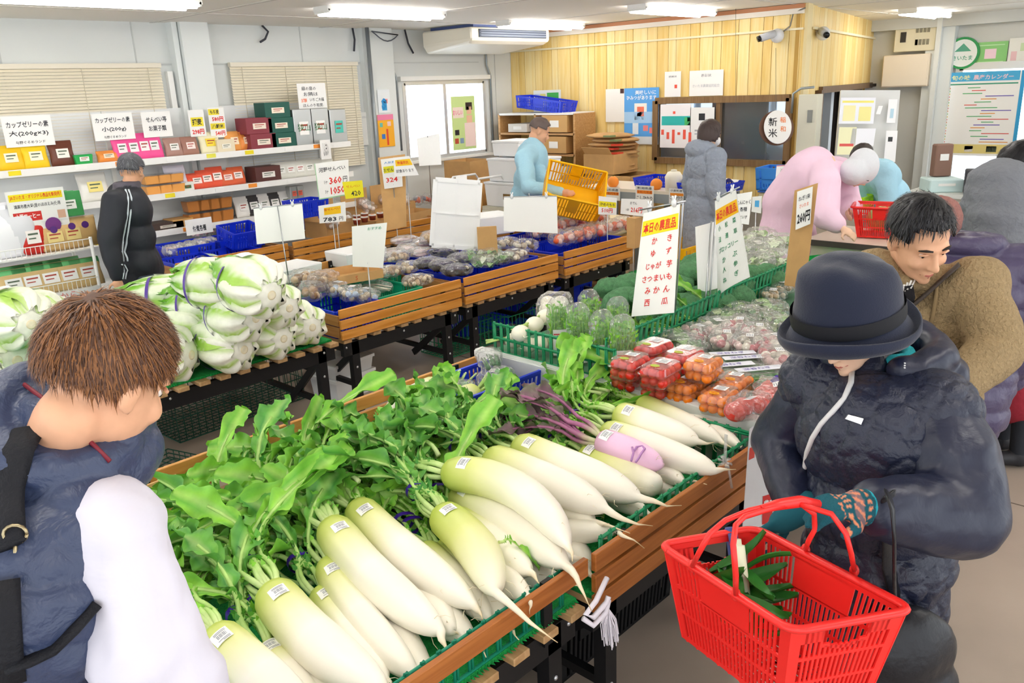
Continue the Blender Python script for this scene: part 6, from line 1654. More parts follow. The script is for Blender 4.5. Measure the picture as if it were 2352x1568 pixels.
def cress(label,px,z,seed,rz):
 """tall upright bag of fine leafy stems with a printed panel"""
 q = random.Random(seed); p = pz(px[0],px[1],z); t = thing('cress_bag',label,'cress bag',(p.x,p.y,z),rz,'bags of green cress')
 mb = MB(); mb.smooth = False
 for k in range(90):
  x,y = q.uniform(-.045,.045),q.uniform(-.024,.024); h = q.uniform(.17,.24); dx,dy = q.uniform(-.02,.02),q.uniform(-.015,.015)
  c = mixc(hexl('#9ad63f'),hexl('#62b234'),q.random())
  mb.tube([(x * .7,y * .7,0),(x,y,h * .5),(x + dx,y + dy,h)],[.0022,.002,.0012],4,False,[hexl('#cfe6a0'),c,c])
  for j in range(2):
   a = q.uniform(0,6); l = q.uniform(.012,.024); e = Vector((x + dx * .8,y + dy * .8,h * q.uniform(.62,1)))
   mb.add([e,e + Vector((math.cos(a) * l * .6,math.sin(a) * l * .6,l * .2)),e + Vector((math.cos(a) * l,math.sin(a) * l,l * .8)),e + Vector((0,0,l * .6))],[(0,1,2,3)],[c] * 4)
 o = mb.build('stems',CRESS,t,attr=True); o['kind'] = 'stuff'
 b = MB(); b.smooth = True; ph = q.uniform(0,6)
 b.loft([[Vector((math.cos(2 * PI * i / 20) * .052 * (1 + .1 * math.sin(7 * h + i + ph)) * w,math.sin(2 * PI * i / 20) * .032 * (1 + .12 * math.sin(5 * h + 2 * i)) * w,h)) for i in range(20)] for h,w in ((0,.85),(.03,1.05),(.1,1.05),(.18,1.1),(.24,1.0),(.265,.7),(.275,.4))],True,True,True)
 b.build('clear_bag',CLEAR,t)
 pn = MB(); pn.sheet(lambda u,v: Vector(((u - .5) * .066,-.0345 - .004 * math.sin(PI * u),.0 + .125 * v)),6,1); pn.m = 1
 pn.sheet(lambda u,v: Vector(((u - .5) * .06,-.0352 - .004 * math.sin(PI * u),.1 + .006 * v)),6,1); pn.m = 2
 for zz in (.02,.035,.05,.065,.08):
  pn.sheet(lambda u,v: Vector(((u - .5) * .045,-.0352 - .004 * math.sin(PI * u),zz + .003 * v)),4,1)
 pn.build('printed_panel',[C('#f4f3f0',.4),C('#d8434a',.5),SMUDGE],t)
cress('bagged green cress with printed panel, leftmost behind the fence',(1285,810),.745,1,-.75)
cress('bagged green cress, second from the turnips',(1330,828),.745,2,-.75)
cress('bagged green cress, third from the turnips',(1385,848),.745,3,-.75)
cress('bagged green cress at the corner of the two fences',(1430,862),.745,4,-.75)
cress('bagged green cress in the second row beside the broccoli',(1355,790),.745,5,-.7)
cress('bagged green cress in the second row by the long fence',(1420,812),.745,6,-.7)
# ---- broccoli heap
BROC = M('broccoli_head','#5b9263',.8,var=.3,vscale=45,bump=1.0,bscale=190)
BSTEM = C('#9cc465',.6)
def broc_mesh(seed,r=.085):
 q = random.Random(seed); mb = MB(); mb.smooth = True
 mb.ell((0,0,.07),(r,r,r * .72),26,16,fn=lambda d: (1 + .10 * noise.noise(d * 3.2 + Vector((seed,0,0))) + .06 * noise.noise(d * 9 + Vector((0,seed,0)))) if d.z > -.35 else .8)
 hd = mb.mesh('floret_head',BROC)
 sb = MB(); sb.smooth = True; sb.tube([(0,0,.06),(0,0,0),(.005,0,-.06)],[.05,.03,.026],10)
 for k in range(5):
  a = 2 * PI * k / 5; sb.tube([(0,0,-.01),(math.cos(a) * .03,math.sin(a) * .03,.03),(math.cos(a) * .06,math.sin(a) * .06,.06)],[.014,.012,.01],6)
 return hd,sb.mesh('stem',BSTEM)
BRO = [broc_mesh(k,.1 + .01 * k) for k in range(3)]
def broccoli(label,px,z,seed,rot=(0,0)):
 q = random.Random(seed); p = pz(px[0],px[1],z); t = thing('broccoli',label,'broccoli',p - Vector((0,0,.06)),q.uniform(0,6),'broccoli heads')
 t.rotation_euler = (rot[0],rot[1],q.uniform(0,6)); a = BRO[seed % 3]; inst('floret_head',a[0],t); inst('stem',a[1],t)
 if seed % 2:
  lf = MB(); lf.smooth = True; lf.sheet(lambda u,v: Vector(((u - .5) * .06 * math.sin(PI * (.15 + .8 * v)),.05 + .1 * v,.03 + .06 * v + .02 * math.cos(u * 6))),4,6); lf.build('leaf',C('#6fae3f'),t)
BR = [(1405,672,.93,'broccoli at the left end of the heap above the cress'),(1450,665,.95,'broccoli at the top left of the heap beside the cabbage-red net'),(1440,700,.90,'broccoli low in the heap next to the flower stalk greens'),(1475,692,.93,'broccoli half behind the red lettered sign'),
 (1562,672,.93,'broccoli just right of the red lettered sign'),(1590,640,.97,'broccoli on top between the two lettered signs'),(1610,690,.90,'broccoli behind the small pole of the green lettered sign'),(1570,712,.88,'broccoli low by the fence right of the red lettered sign'),
 (1650,672,.92,'broccoli below the green lettered sign'),(1690,655,.93,'broccoli right below the green lettered sign, middle'),(1640,700,.88,'broccoli touching the fence below the green sign'),(1680,690,.88,'broccoli by the fence near the slender poles'),
 (1720,640,.92,'broccoli near the bagged leaf greens'),(1755,640,.90,'broccoli closest to the tall price board'),(1520,730,.86,'broccoli low behind the fence under the red lettered sign'),(1600,612,.93,'broccoli far back beside the blue wrap')]
for k,(x,y,z,lab) in enumerate(BR): broccoli(lab,(x,y),z - .075,k,(rnd.uniform(-.4,.4),rnd.uniform(-.4,.4)))
# yellow-green stalks seen through the long fence
for k,(x,y) in enumerate(((1655,735),(1690,722),(1725,705),(1620,752),(1580,765))):
 p = pz(x,y,.76); t = thing('greens_bunch',('bunch of yellow-green stalks behind the fence, %s' % ('under the green sign','near the middle pole','toward the price board','left of the slender poles','near the fence start')[k]),'greens',p,.3 * k,'stalk bunches behind the fence')
 for j in range(6):
  inst('leaf',(LIME_L if j % 2 else MID_L)[(j + k) % 10],t,Euler((rnd.uniform(-1,1),-rnd.uniform(.1,.5),rnd.uniform(-.6,.6) + .8)).to_matrix().to_4x4() @ Matrix.Diagonal((.6,.7,.7,1)))
# ============================================================ bagged goods on the tables
_cont = {}
def content(kind,L,W,H,cols,seed):
 """produce inside a bag as one mesh per bag (kind stuff)"""
 key = (kind,round(L,2),round(W,2),tuple(cols),seed % 4)
 if key in _cont: return _cont[key]
 q = random.Random(seed); mb = MB(); mb.smooth = True
 cc = [hexl(c) for c in cols]
 if kind == 'balls':
  r = min(W,H) * .24; n = int(L * W / (r * r * 4) * .9) + 2
  for k in range(n):
   mb.col = cc[k % len(cc)]; mb.ell((q.uniform(-.36,.36) * L,q.uniform(-.33,.33) * W,r + q.uniform(0,max(0,H - 2.2 * r))),r * q.uniform(.85,1.1),9,6)
 elif kind == 'flat':
  for k in range(5):
   mb.col = cc[k % len(cc)]; mb.ell((q.uniform(-.2,.2) * L,q.uniform(-.2,.2) * W,H * (.2 + .12 * k)),(L * .28,W * .3,H * .16),10,6)
 elif kind == 'sticks':
  for k in range(int(W / .014)):
   mb.col = cc[k % len(cc)]; y = (k / (W / .014) - .5) * W * .8; z = q.uniform(.2,.7) * H
   mb.tube([(-L * .44,y * .8,z),(0,y,z * 1.1),(L * .44,y * 1.1,z * .8)],[.007,.006,.004],6,True,None)
 else:   # leafy
  for k in range(26):
   mb.col = cc[k % len(cc)]; a = q.uniform(-.5,.5); x,y,z = q.uniform(-.4,.2) * L,q.uniform(-.35,.35) * W,q.uniform(.1,.7) * H; l = L * q.uniform(.25,.45); w = .02 + q.random() * .012
   mb.sheet(lambda u,v: V(x + l * v * math.cos(a),y + l * v * math.sin(a) + (u - .5) * 2 * w * math.sin(PI * (.1 + .85 * v)),z + .02 * math.sin(4 * v + k) + .3 * w * abs(u - .5) * 2),2,4)
 _cont[key] = mb.mesh('contents',M('bag_contents',None,.5,attr=True,var=.1,vscale=40),True)
 return _cont[key]
def bagged(name,label,cat,group,loc,L,W,H,cols,kind='balls',seed=0,rz=0.0,tie=False,lab=None,milky=False,tilt=0.0):
 t = thing(name,label,cat,loc,rz,group)
 if tilt: t.rotation_euler = (0,tilt,rz)
 o = inst('contents',content(kind,L * .92,W * .92,H * .9,cols,seed),t); o['kind'] = 'stuff'
 inst('clear_bag',bag(L,W,H,seed,HAZY if milky else None,tie),t)
 if lab: sticker(t,TR((-.02,-.01,H * 1.02),0,0,rnd.uniform(-.4,.4)),lab,lab * .65)
 return t
def row(name,cat,group,items,**kw):
 """items: (px, py, z, label)"""
 for k,(x,y,z,lab) in enumerate(items):
  p = pz(x,y,z); bagged(name,lab,cat,group,p,seed=k + kw.get('s0',0),rz=rnd.uniform(-.5,.5) + kw.get('rz',0),**{a: b for a,b in kw.items() if a not in ('rz','s0')})
ORD = ('first','second','third','fourth','fifth','sixth','seventh','eighth','ninth','tenth','eleventh','twelfth')
# --- front deck: turnips, radishes, greens, leeks in printed bags
row('radish_bag','radish bag','printed bags of turnips and greens',[(1600,790,.74,'printed bag of small turnips next to the long fence'),(1640,778,.76,'printed bag with black lettering behind the tomato packs'),(1690,775,.77,'bag showing pink radishes in the middle of the heap'),(1735,790,.76,'bag with pink radish closest to the bucket hat'),
 (1665,805,.75,'printed bag of turnips in front of the pink radish bag'),(1715,815,.75,'printed bag with green tops left of the navy coat'),(1770,815,.76,'turnip bag half hidden by the blurred face'),(1780,850,.75,'bag of turnips with leaves beside the purple ribbon')],L=.26,W=.15,H=.1,cols=('#d9b7b2','#e9e1cf','#c4636c','#e6dfd2'),rz=.8,lab=.05)
row('greens_bag','greens bag','clear bags of leafy greens',[(1700,735,.76,'clear bag of spinach under the long fence, topmost'),(1740,745,.77,'clear bag of spinach in the middle of the greens heap'),(1660,752,.75,'clear bag of spinach near the slender poles'),(1770,730,.78,'clear bag of spinach beside the hat brim'),(1790,770,.76,'clear bag of dark greens against the hat brim'),(1720,765,.75,'clear bag of greens above the pink radishes'),(1545,800,.74,'clear bag of greens beside the red tomato packs'),(1580,815,.74,'flat empty looking bag of greens behind the tomato packs')],L=.3,W=.16,H=.09,cols=('#4f8f3a','#86b85a','#c7d9a0','#3a7a35'),kind='leafy',rz=.9)
row('greens_bag','greens bag','bags of lettuce behind the fence',[(1690,605,.83,'lettuce bag behind the green lettered sign'),(1725,598,.83,'lettuce bag left of the clip pole'),(1760,590,.83,'lettuce bag right of the clip pole'),(1790,580,.82,'lettuce bag touching the cardboard price board'),(1735,628,.8,'lettuce bag with blue print by the fence'),(1775,618,.8,'lettuce bag close to the fence end'),(1700,575,.82,'lettuce bag far back near the red gingham'),(1745,565,.82,'lettuce bag at the back below the pink smock')],L=.3,W=.22,H=.13,cols=('#b9d98f','#dcebc4','#f1f5e6','#8fc063'),kind='leafy',rz=.4)
row('mushroom_pack','mushroom pack','clear packs at the end of the deck',[(1800,672,.76,'clear pack of brown mushrooms beside the cardboard board'),(1775,690,.75,'clear pack of brown mushrooms by the fence end')],L=.2,W=.14,H=.07,cols=('#c9a878','#e8d9bd'),lab=.06)
for k,(x,y) in enumerate(((1660,842),(1690,852),(1655,870),(1720,880))):
 p = pz(x,y,.745); t = thing('leek_bundle',('long green leeks in clear wrap, ' + ('behind the tallest orange pack','with violet print in the middle','lying against the tomato packs','ending at the purple ribbon')[k]),'leeks',p,-.78 + .04 * k,'wrapped green leeks')
 o = inst('contents',content('sticks',.5,.08,.05,('#4f9a3c','#7fb956','#dfe9c8'),k),t); o['kind'] = 'stuff'
 inst('clear_bag',bag(.54,.1,.06,k),t)
 m = MB(); m.sheet(lambda u,v: V(-.06 + .2 * u,-.03 + .05 * v,.064),1,1); m.m = 1; put_text(m,'深谷ねぎ',.03,-.005,w=.12,z=.0655); m.build('printed_band',[C('#e4e6f0',.5),C('#5b46a8',.5)],t)
m = MB(); m.smooth = True; p = pz(1800,900,.76)
for k in range(5):
 a = k * 1.2; m.sheet(lambda u,v: V(math.cos(a) * .05 * v + .012 * math.sin(6 * v),math.sin(a) * .05 * v + (u - .5) * .035,.01 + .05 * math.sin(PI * v)),3,6)
tag(m.build('purple_ribbon',M('purple_tape','#3b1c8f'),mw=Matrix.Translation(p)),'crumpled purple tape ribbon beside the large tomatoes','ribbon')
# --- small blue crate with cucumbers at the back rail
cp = pz(1140,850,.70)
crate('produce_crate','small blue crate of bagged cucumbers and peppers behind the radish leaves',BLUE,.46,.3,.12,(2.44,2.5,.6),-.02,'blue produce crates')
for k,(dx,dy,lab,cols,kd) in enumerate(((-.1,.06,'bag of green peppers in the small blue crate',('#2f7a35','#3f9444'),'balls'),(.06,.0,'bag of cucumbers lying on top in the small blue crate',('#2c6636','#3f7f46'),'sticks'),(.02,-.09,'front bag of peppers in the small blue crate',('#2f7a35','#4d9f52'),'balls'),(.12,.08,'back bag of cucumbers in the small blue crate',('#2c6636','#3f7f46'),'sticks'))):
 bagged('pepper_bag',lab,'vegetable bag','bags in the small blue crate',(2.44 + dx,2.5 + dy,.63 + .03 * k),.22,.12,.08,cols,kd,k,.3 * k,lab=.04 if k == 1 else None)
# --- mushroom table (row two, nearest bin): trays and packs
for (x,y,L,W,mat,lab) in ((3.0,4.42,.36,.5,BLUE,'blue tray of bagged mushrooms at the near corner of the mushroom table'),(3.4,4.5,.38,.52,TEAL,'teal tray with wrapped white radish pieces on the mushroom table'),(3.64,4.95,.34,.44,TEAL,'teal tray under the clear mushroom packs'),(3.1,5.05,.4,.5,TEAL,'teal tray under the bagged root vegetables')):
 crate('produce_tray',lab,mat,L,W,.17,(x,y,.5),0,'produce trays on the tables')
row('mushroom_bag','mushroom bag','bags on the mushroom table',[(775,680,.68,'bag of brown mushrooms standing in the blue tray'),(810,690,.66,'bag with white label in the blue tray'),(840,695,.64,'bluish bag at the plank in the blue tray')],L=.22,W=.14,H=.1,cols=('#cbb894','#e6dcc8','#b9cfe6'),rz=.9,lab=.06)
row('root_bag','root bag','bags on the mushroom table',[(700,662,.72,'bag of round brown roots behind the cabbage heap'),(745,665,.72,'bag of burdock roots behind the cabbage heap'),(720,690,.68,'bag of roots half hidden by the top cabbage')],L=.26,W=.16,H=.13,cols=('#b08a5c','#d2b48a','#8d6a45'),rz=.6)
row('lotus_bag','vegetable bag','bags in the teal tray',[(865,672,.62,'wrapped white root with blue band in the teal tray'),(835,690,.6,'wrapped white root lying flat in the teal tray')],L=.26,W=.11,H=.09,cols=('#efe9d3','#e2dcc0'),kind='sticks',rz=-.7)
row('mushroom_pack','mushroom pack','open packs of sliced mushrooms',[(895,635,.7,'clear pack of brown mushrooms, left of two'),(935,625,.7,'clear pack of brown mushrooms next to the eggplants'),(960,655,.66,'bagged brown mushrooms below the packs'),(915,600,.74,'clear pack of mushrooms near the white notice board')],L=.26,W=.17,H=.08,cols=('#8d6d4c','#c7a57c','#e3cfae'),rz=.4,lab=.05)
# foam trays and a shallow printed carton
def carton(label,loc,L,W,H,rz=0,mat=None,group='cardboard boxes',flaps=0,text=None,tcol='#d8532f',back=0.0,pattern=False):
 mat = mat or M('cardboard','#d0a56c',.8,var=.06,vscale=12)
 t = thing('cardboard_box',label,'box',loc,rz,group); th = .005
 m = MB(); m.box((0,0,th / 2),(L,W,th)); m.box((0,-W / 2,H / 2),(L,th,H)); m.box((-L / 2,0,H / 2),(th,W,H)); m.box((L / 2,0,H / 2),(th,W,H)); m.box((0,W / 2,(H + back) / 2),(L,th,H + back)); m.build('box_body',mat,t)
 if flaps:
  for s in (-1,1):
   f = MB(); f.bar((s * L / 2,0,H),(s * (L / 2 + .07),0,H + flaps),.9 * W,.004,up=(0,0,1)); f.build('flap',mat,t)
 if text:
  tx = MB(); tx.T = Matrix.Translation((0,-W / 2 - .004,H * .5)) @ Matrix.Rotation(PI / 2,4,'X'); put_text(tx,text,0,0,h=H * .5); tx.build('print',C(tcol,.7),t)
 if pattern:
  tx = MB()
  for k in range(10):
   y = -W * .4 + W * .8 * k / 9; tx.add([(-L / 2 - .004,y - .012,H / 2),(-L / 2 - .004,y,H * .28),(-L / 2 - .004,y + .012,H / 2),(-L / 2 - .004,y,H * .72)],[(0,1,2,3)])
  tx.build('print',C('#f0ead8',.7),t)
 return t
carton('shallow printed carton with diamond pattern on the mushroom table',pz(798,640,.74),.4,.3,.06,-.2,text='S',pattern=True)
def foam(label,loc,L,W,H,rz=0,lid=True,rot=None):
 t = thing('foam_box',label,'box',loc,rz,'white foam boxes')
 if rot: t.rotation_euler = rot
 m = MB(); m.box((0,0,H / 2),(L,W,H),taper=.95); m.build('box_body',M('polystyrene','#f6f7f8',.75,bump=.05,bscale=200),t,bevel=.008)
 if lid:
  m = MB(); m.box((0,0,H + .012),(L * 1.02,W * 1.02,.026)); m.build('lid',MATS['polystyrene'],t,bevel=.006)
foam('white foam tray behind the cabbage heap',pz(660,640,.66),.45,.3,.1,.1,False)
foam('white foam tray under the notice board',pz(820,605,.66),.4,.3,.12,.0,False)
# --- eggplant table
for (x,y,lab) in ((4.05,4.9,'blue tray under the pink wrapped packs'),(4.15,4.42,'blue tray under the eggplant boats'),(4.62,4.5,'blue tray of bagged greens at the eggplant table planks'),(4.62,5.0,'blue tray at the back of the eggplant table')):
 crate('produce_tray',lab,BLUE,.42,.46,.17,(x,y,.5),0,'produce trays on the tables')
EGG = M('eggplant_skin','#2a1c4a',.2,coat=.5,spec=.6)
for k,(x,y,z) in enumerate(((985,615,.71),(1020,620,.71),(1020,590,.73),(1060,605,.71),(1050,632,.70))):
 p = pz(x,y,z); t = thing('eggplant_tray','black boat tray of eggplants, ' + ('leftmost','second in the front','standing at the back','right at the greens','closest to the plank')[k],'eggplant tray',p,-.6 + rnd.uniform(-.3,.3),'eggplants in black boat trays')
 m = MB(); m.loft([[V(s * .10 * w,y_ * .052 * w,h) for s,y_ in ((-1.15,0),(-.8,-1),(.8,-1),(1.15,0),(.8,1),(-.8,1))] for h,w in ((0,.7),(.045,1.0),(.05,1.05))],True,True,False); m.build('boat_tray',C('#15151d',.3),t)
 for j in range(2):
  e = MB(); e.smooth = True; e.tube([V(-.08,(j - .5) * .045,.045),V(-.03,(j - .5) * .05,.05),V(.03,(j - .5) * .05,.05),V(.07,(j - .5) * .04,.048)],[.02,.026,.024,.012],10); eg = e.build('eggplant',EGG,t)
  c = MB(); c.smooth = True; c.tube([V(.065,(j - .5) * .04,.049),V(.085,(j - .5) * .03,.052)],[.014,.005],7); c.build('calyx',C('#b9b49a',.5),eg)
 inst('clear_bag',bag(.24,.13,.085,k),t)
row('pink_pack','pack','wrapped packs on the eggplant table',[(905,590,.72,'pink and white wrapped pack, front left'),(935,580,.73,'pink and white wrapped pack in the middle'),(965,588,.72,'pink and white wrapped pack beside the eggplants'),(930,560,.74,'pale wrapped pack behind the pink ones'),(975,565,.74,'pale wrapped pack near the brown loaf bag')],L=.26,W=.16,H=.07,cols=('#f3dfe0','#e9c9cd','#fbf6f4'),kind='flat',milky=True,rz=.2)
row('loaf_bag','bag','brown bags on the eggplant table',[(1010,560,.76,'large brown bag of peanuts'),(1060,565,.76,'brown bag of peanuts next to the cardboard piece')],L=.42,W=.26,H=.12,cols=('#e2b877','#d6a55f'),rz=.3)
row('greens_bag','greens bag','bags of greens on the eggplant table',[(1085,600,.72,'bagged greens beside the eggplants'),(1125,590,.72,'bagged greens in the middle of the blue tray'),(1110,612,.69,'bagged greens at the plank'),(1150,605,.69,'bagged greens next to the mushrooms')],L=.28,W=.17,H=.09,cols=('#5fa348','#9cc97e','#e1eed2'),kind='leafy',rz=.5)
row('mushroom_pack','mushroom pack','packs of shiitake',[(1165,570,.74,'pack of dark mushrooms, left'),(1205,575,.73,'pack of dark mushrooms, right'),(1185,598,.69,'white wrapped mushrooms under the dark packs')],L=.24,W=.17,H=.09,cols=('#7a5b43','#d8c6ab','#efe6d6'),lab=.05)
# --- persimmon table: orange nets
OR = [(1290 - 52 * (k // 6) + 28 * (k % 6),564 - 7 * (k % 6) - 19 * (k // 6),.68 + .03 * (k // 6)) for k in range(18)]
WHERE = ('next to the tall blank sheets','beside the white fish-white tray','in the middle of the heap','right of the middle','towards the far end','at the far end plank')
row('orange_net','net bag','orange nets of persimmons',[(x,y,z,'orange fruit net, %s row, %s' % (('front','middle','rear')[k // 6],WHERE[k % 6])) for k,(x,y,z) in enumerate(OR)],L=.24,W=.18,H=.13,cols=('#f0561e','#f26a34','#f5844f','#f9cdbb'),s0=2)
crate('produce_tray','blue tray under the orange nets, front',BLUE,.9,.45,.17,(5.44,4.4,.5),0,'produce trays on the tables'); crate('produce_tray','blue tray under the orange nets, rear',BLUE,.9,.45,.17,(5.44,4.9,.5),0,'produce trays on the tables')
m = MB(); m.box((0,0,.13),(.15,.008,.27)); tag(m.build('cardboard_piece',M('cardboard','#d0a56c'),mw=TR(pz(1122,600,.70),-.1,0,-.7),bevel=.003),'rounded cardboard piece standing between peanuts and nets','cardboard')
foam('white foam box with its lid leaning beside it',pz(1120,535,.78),.4,.3,.16,-.3,False)
m = MB(); L_,W_,= .34,.5
m.box((0,0,0),(L_,.02,W_));
for a,b in (((-L_ / 2,W_ / 2),(L_ / 2,W_ / 2)),((-L_ / 2,-W_ / 2),(L_ / 2,-W_ / 2)),((-L_ / 2,-W_ / 2),(-L_ / 2,W_ / 2)),((L_ / 2,-W_ / 2),(L_ / 2,W_ / 2)),((-L_ / 2,0),(L_ / 2,0)),((0,-W_ / 2),(0,W_ / 2))):
 m.bar((a[0],-.012,a[1]),(b[0],-.012,b[1]),.035 if abs(a[0]) + abs(a[1]) > .3 else .01,.012,up=(0,1,0))
tag(m.build('foam_sheet',MATS['polystyrene'],mw=TR(dep(1047,492,6.3),-.15,.12,-.78)),'white ribbed foam lid standing upright in the middle of the display','lid')
# --- row three: blue trays of snack bags, cartons of rice crackers
for (x,y,z,lab) in ((3.14,6.72,.52,'blue tray of white tied snack bags at the near end'),(3.55,6.72,.52,'blue tray of round cracker packs by the planks'),(3.3,7.12,.58,'blue tray of pink snack bags at the wall side'),(3.75,7.1,.58,'blue tray of snack packs next to the hanging crate')):
 crate('snack_tray',lab,BLUE,.4,.38,.16,(x,y,z),0,'blue snack trays')
row('snack_bag','snack bag','white snack bags with red ties',[(395 + 22 * k,588 - 5 * k,.68,'white snack bag with red tie, %s from the black jacket' % ORD[k]) for k in range(5)],L=.16,W=.12,H=.1,cols=('#fbf7f5','#f4ecea','#fbdcd6'),tie=True,milky=True)
row('cracker_pack','cracker pack','round crackers in clear packs',[(505 + 28 * (k % 3),560 - 6 * (k % 3) - 16 * (k // 3),.68,'clear pack of round crackers, %s row, %s' % (('front','back')[k // 3],('left','middle','right')[k % 3])) for k in range(6)],L=.16,W=.13,H=.05,cols=('#e9c48e','#f2d8ae'),kind='flat',lab=.05)
row('snack_bag','snack bag','pink snack bags',[(455 + 25 * k,545 - 7 * k,.74,'pink snack bag in the wall side tray, %s' % ORD[k]) for k in range(4)],L=.15,W=.12,H=.07,cols=('#f0b8c0','#f7dadd','#fbeeee'))
for k,(x,y,z,lab) in enumerate(((570,520,.72,'blue crate tilted over the tray beside the blank sheets'),(705,520,.70,'lower blue crate stacked right of the blank sheets'),(705,495,.86,'upper blue crate of snacks right of the blank sheets'))):
 crate('snack_crate',lab,BLUE,.34,.26,.15,pz(x,y,z) if k else V(3.74,6.9,.70),.1,'blue snack crates',tilt=(.25,0) if k == 0 else None)
for k,(x,y,z,L,W,H,back,lab,tx) in enumerate(((762,540,.62,.4,.3,.16,.18,'cardboard box with snack bags below the 783 price card',None),(840,500,.68,.4,.3,.1,.2,'open cardboard tray of crackers below the yellow 420 card',None),(905,485,.68,.4,.3,.1,.2,'open cardboard tray of white tied bags below the 324 card',None),(870,522,.62,.36,.26,.1,0,'low cardboard box of jars behind the notice board',None),(945,505,.62,.42,.26,.1,0,'low cardboard box at the plank of the cracker table',None))):
 carton(lab,pz(x,y,z),L,W,H,.15,back=back)
row('cracker_bag','cracker bag','white tied cracker bags',[(835,480,.76,'tied cracker bag in the middle carton, left'),(850,490,.75,'tied cracker bag in the middle carton, front'),(885,470,.76,'white bag with red tie, left in the far carton'),(905,465,.77,'white bag with red tie in the middle of the far carton'),(930,472,.76,'white bag with red tie, right in the far carton'),(765,525,.72,'pink and green snack bag in the near carton'),(795,515,.72,'clear snack bag in the near carton')],L=.16,W=.11,H=.13,cols=('#f6e7df','#fbf5f2','#e9cfc0'),tie=True)
for k in range(6):
 p = pz(820 + 18 * (k % 4),515 - 5 * (k % 4) - 9 * (k // 4),.76); t = thing('jam_jar','small lidded cup with red seal, %s in the jar carton' % ORD[k],'jar',p,0,'lidded cups')
 m = MB(); m.smooth = True; m.lathe([(.03,0),(.036,.04),(.036,.045)],14); m.build('jar_body',C('#8d3a24',.3),t); m = MB(); m.lathe([(.038,.045),(.038,.055)],14); l = m.build('lid',C('#f3f1ee',.4),t); m = MB(); m.lathe([(.02,.056),(.02,.0565)],10); m.build('seal',C('#e0702c',.5),l)
row('red_snack','snack bag','red net snacks',[(960 + 20 * k,472 - 4 * (k % 2),.7,'red netted snack in the wire bin, %s' % ORD[k]) for k in range(4)],L=.14,W=.12,H=.12,cols=('#ee4a22','#f57a4a','#8d8f9c'))
# ============================================================ signs, notices and posters
def sheet_sign(name,label,cat,Q,texts=(),col='#f8f8f6',bands=(),parent=None,th=.002,group=None,rough=.6,curl=0.0,foot=None):
 """flat printed sheet with corners Q = TL, TR, BR, BL; bands (u0,v0,u1,v1,colour); texts (string,u,v,w,h,colour,bold)  v down"""
 TL,TR_,BR,BL = [Vector(q) for q in Q]; c = (TL + TR_ + BR + BL) / 4
 n = (TR_ - TL).cross(BL - TL).normalized()
 if n.dot(CAM - c) < 0: n = -n
 def P(u,v,e=0.0): return TL * (1 - u) * (1 - v) + TR_ * u * (1 - v) + BR * u * v + BL * (1 - u) * v - c + n * (e + curl * math.sin(PI * u) * v)
 t = parent or thing(name,label,cat,c,0,group)
 if parent: P0 = P; P = lambda u,v,e=0.0: P0(u,v,e) + c - parent.location
 m = MB(); nu = 6 if curl else 1
 m.sheet(lambda u,v: P(u,1 - v),nu,nu); m.sheet(lambda u,v: P(1 - u,1 - v,-th),nu,nu)
 m.build('sheet',C(col,rough),t)
 for (u0,v0,u1,v1,cc) in bands:
  b = MB(); b.sheet(lambda u,v: P(u0 + (u1 - u0) * u,v0 + (v1 - v0) * (1 - v),.0008),nu,1); b.build('printed_band',C(cc,.6),t)
 if foot is not None:
  m = MB(); m.smooth = True; a = (BL + BR) / 2 - c - n * .006; m.tube([a + V(0,0,.03),V(a.x,a.y,foot - c.z)],.004,6); m.build('stake',STEEL,t)
 by = {}
 for tx in texts:
  s,u,v,w,h,cc = tx[:6]; vs,fs,tw,thh = text_mesh(s,tx[6] if len(tx) > 6 else .006)
  if not vs: continue
  b = by.setdefault(cc,MB()); W = w if w else h * tw / thh * (BL - TL).length / (TR_ - TL).length
  b.add([P(u + p.x / tw * W,v - p.y / thh * h,.0016) for p in vs],fs)
 for cc,b in by.items(): b.build('lettering',C(cc,.7),t)
 return t
def DQ(*a):      # four (px, py, depth)
 return [dep(x,y,d) for x,y,d in a]
def wall_q(x0,y0,x1,y1,plane,axis):
 f = (lambda x,y: py(x,y,plane)) if axis == 'y' else (lambda x,y: pxp(x,y,plane))
 a,b = f(x0,y0),f(x1,y1)
 if axis == 'y': return [V(a.x,plane,a.z),V(b.x,plane,a.z),V(b.x,plane,b.z),V(a.x,plane,b.z)]
 return [V(plane,a.y,a.z),V(plane,b.y,a.z),V(plane,b.y,b.z),V(plane,a.y,b.z)]
def pole(t,a,b,r=.003,arm=None,clips=()):
 m = MB(); m.smooth = True; m.tube([Vector(a) - t.location,Vector(b) - t.location],r,6); m.build('pole',STEEL,t)
 if arm:
  m = MB(); m.smooth = True; m.tube([Vector(p) - t.location for p in arm],r * .9,6); m.build('cross_wire',STEEL,t)
 for c in clips:
  m = MB(); m.smooth = True; c = Vector(c) - t.location; m.ell(c,(.012,.012,.018),8,6); m.tube([c,c + V(.012,0,.03)],.004,5); m.tube([c,c + V(-.012,0,.03)],.004,5); m.build('clip',M('clear_clip','#dfe2e4',.2),t)
RD,GR_,BK_ = '#e5322d','#1f8a5a','#30333a'
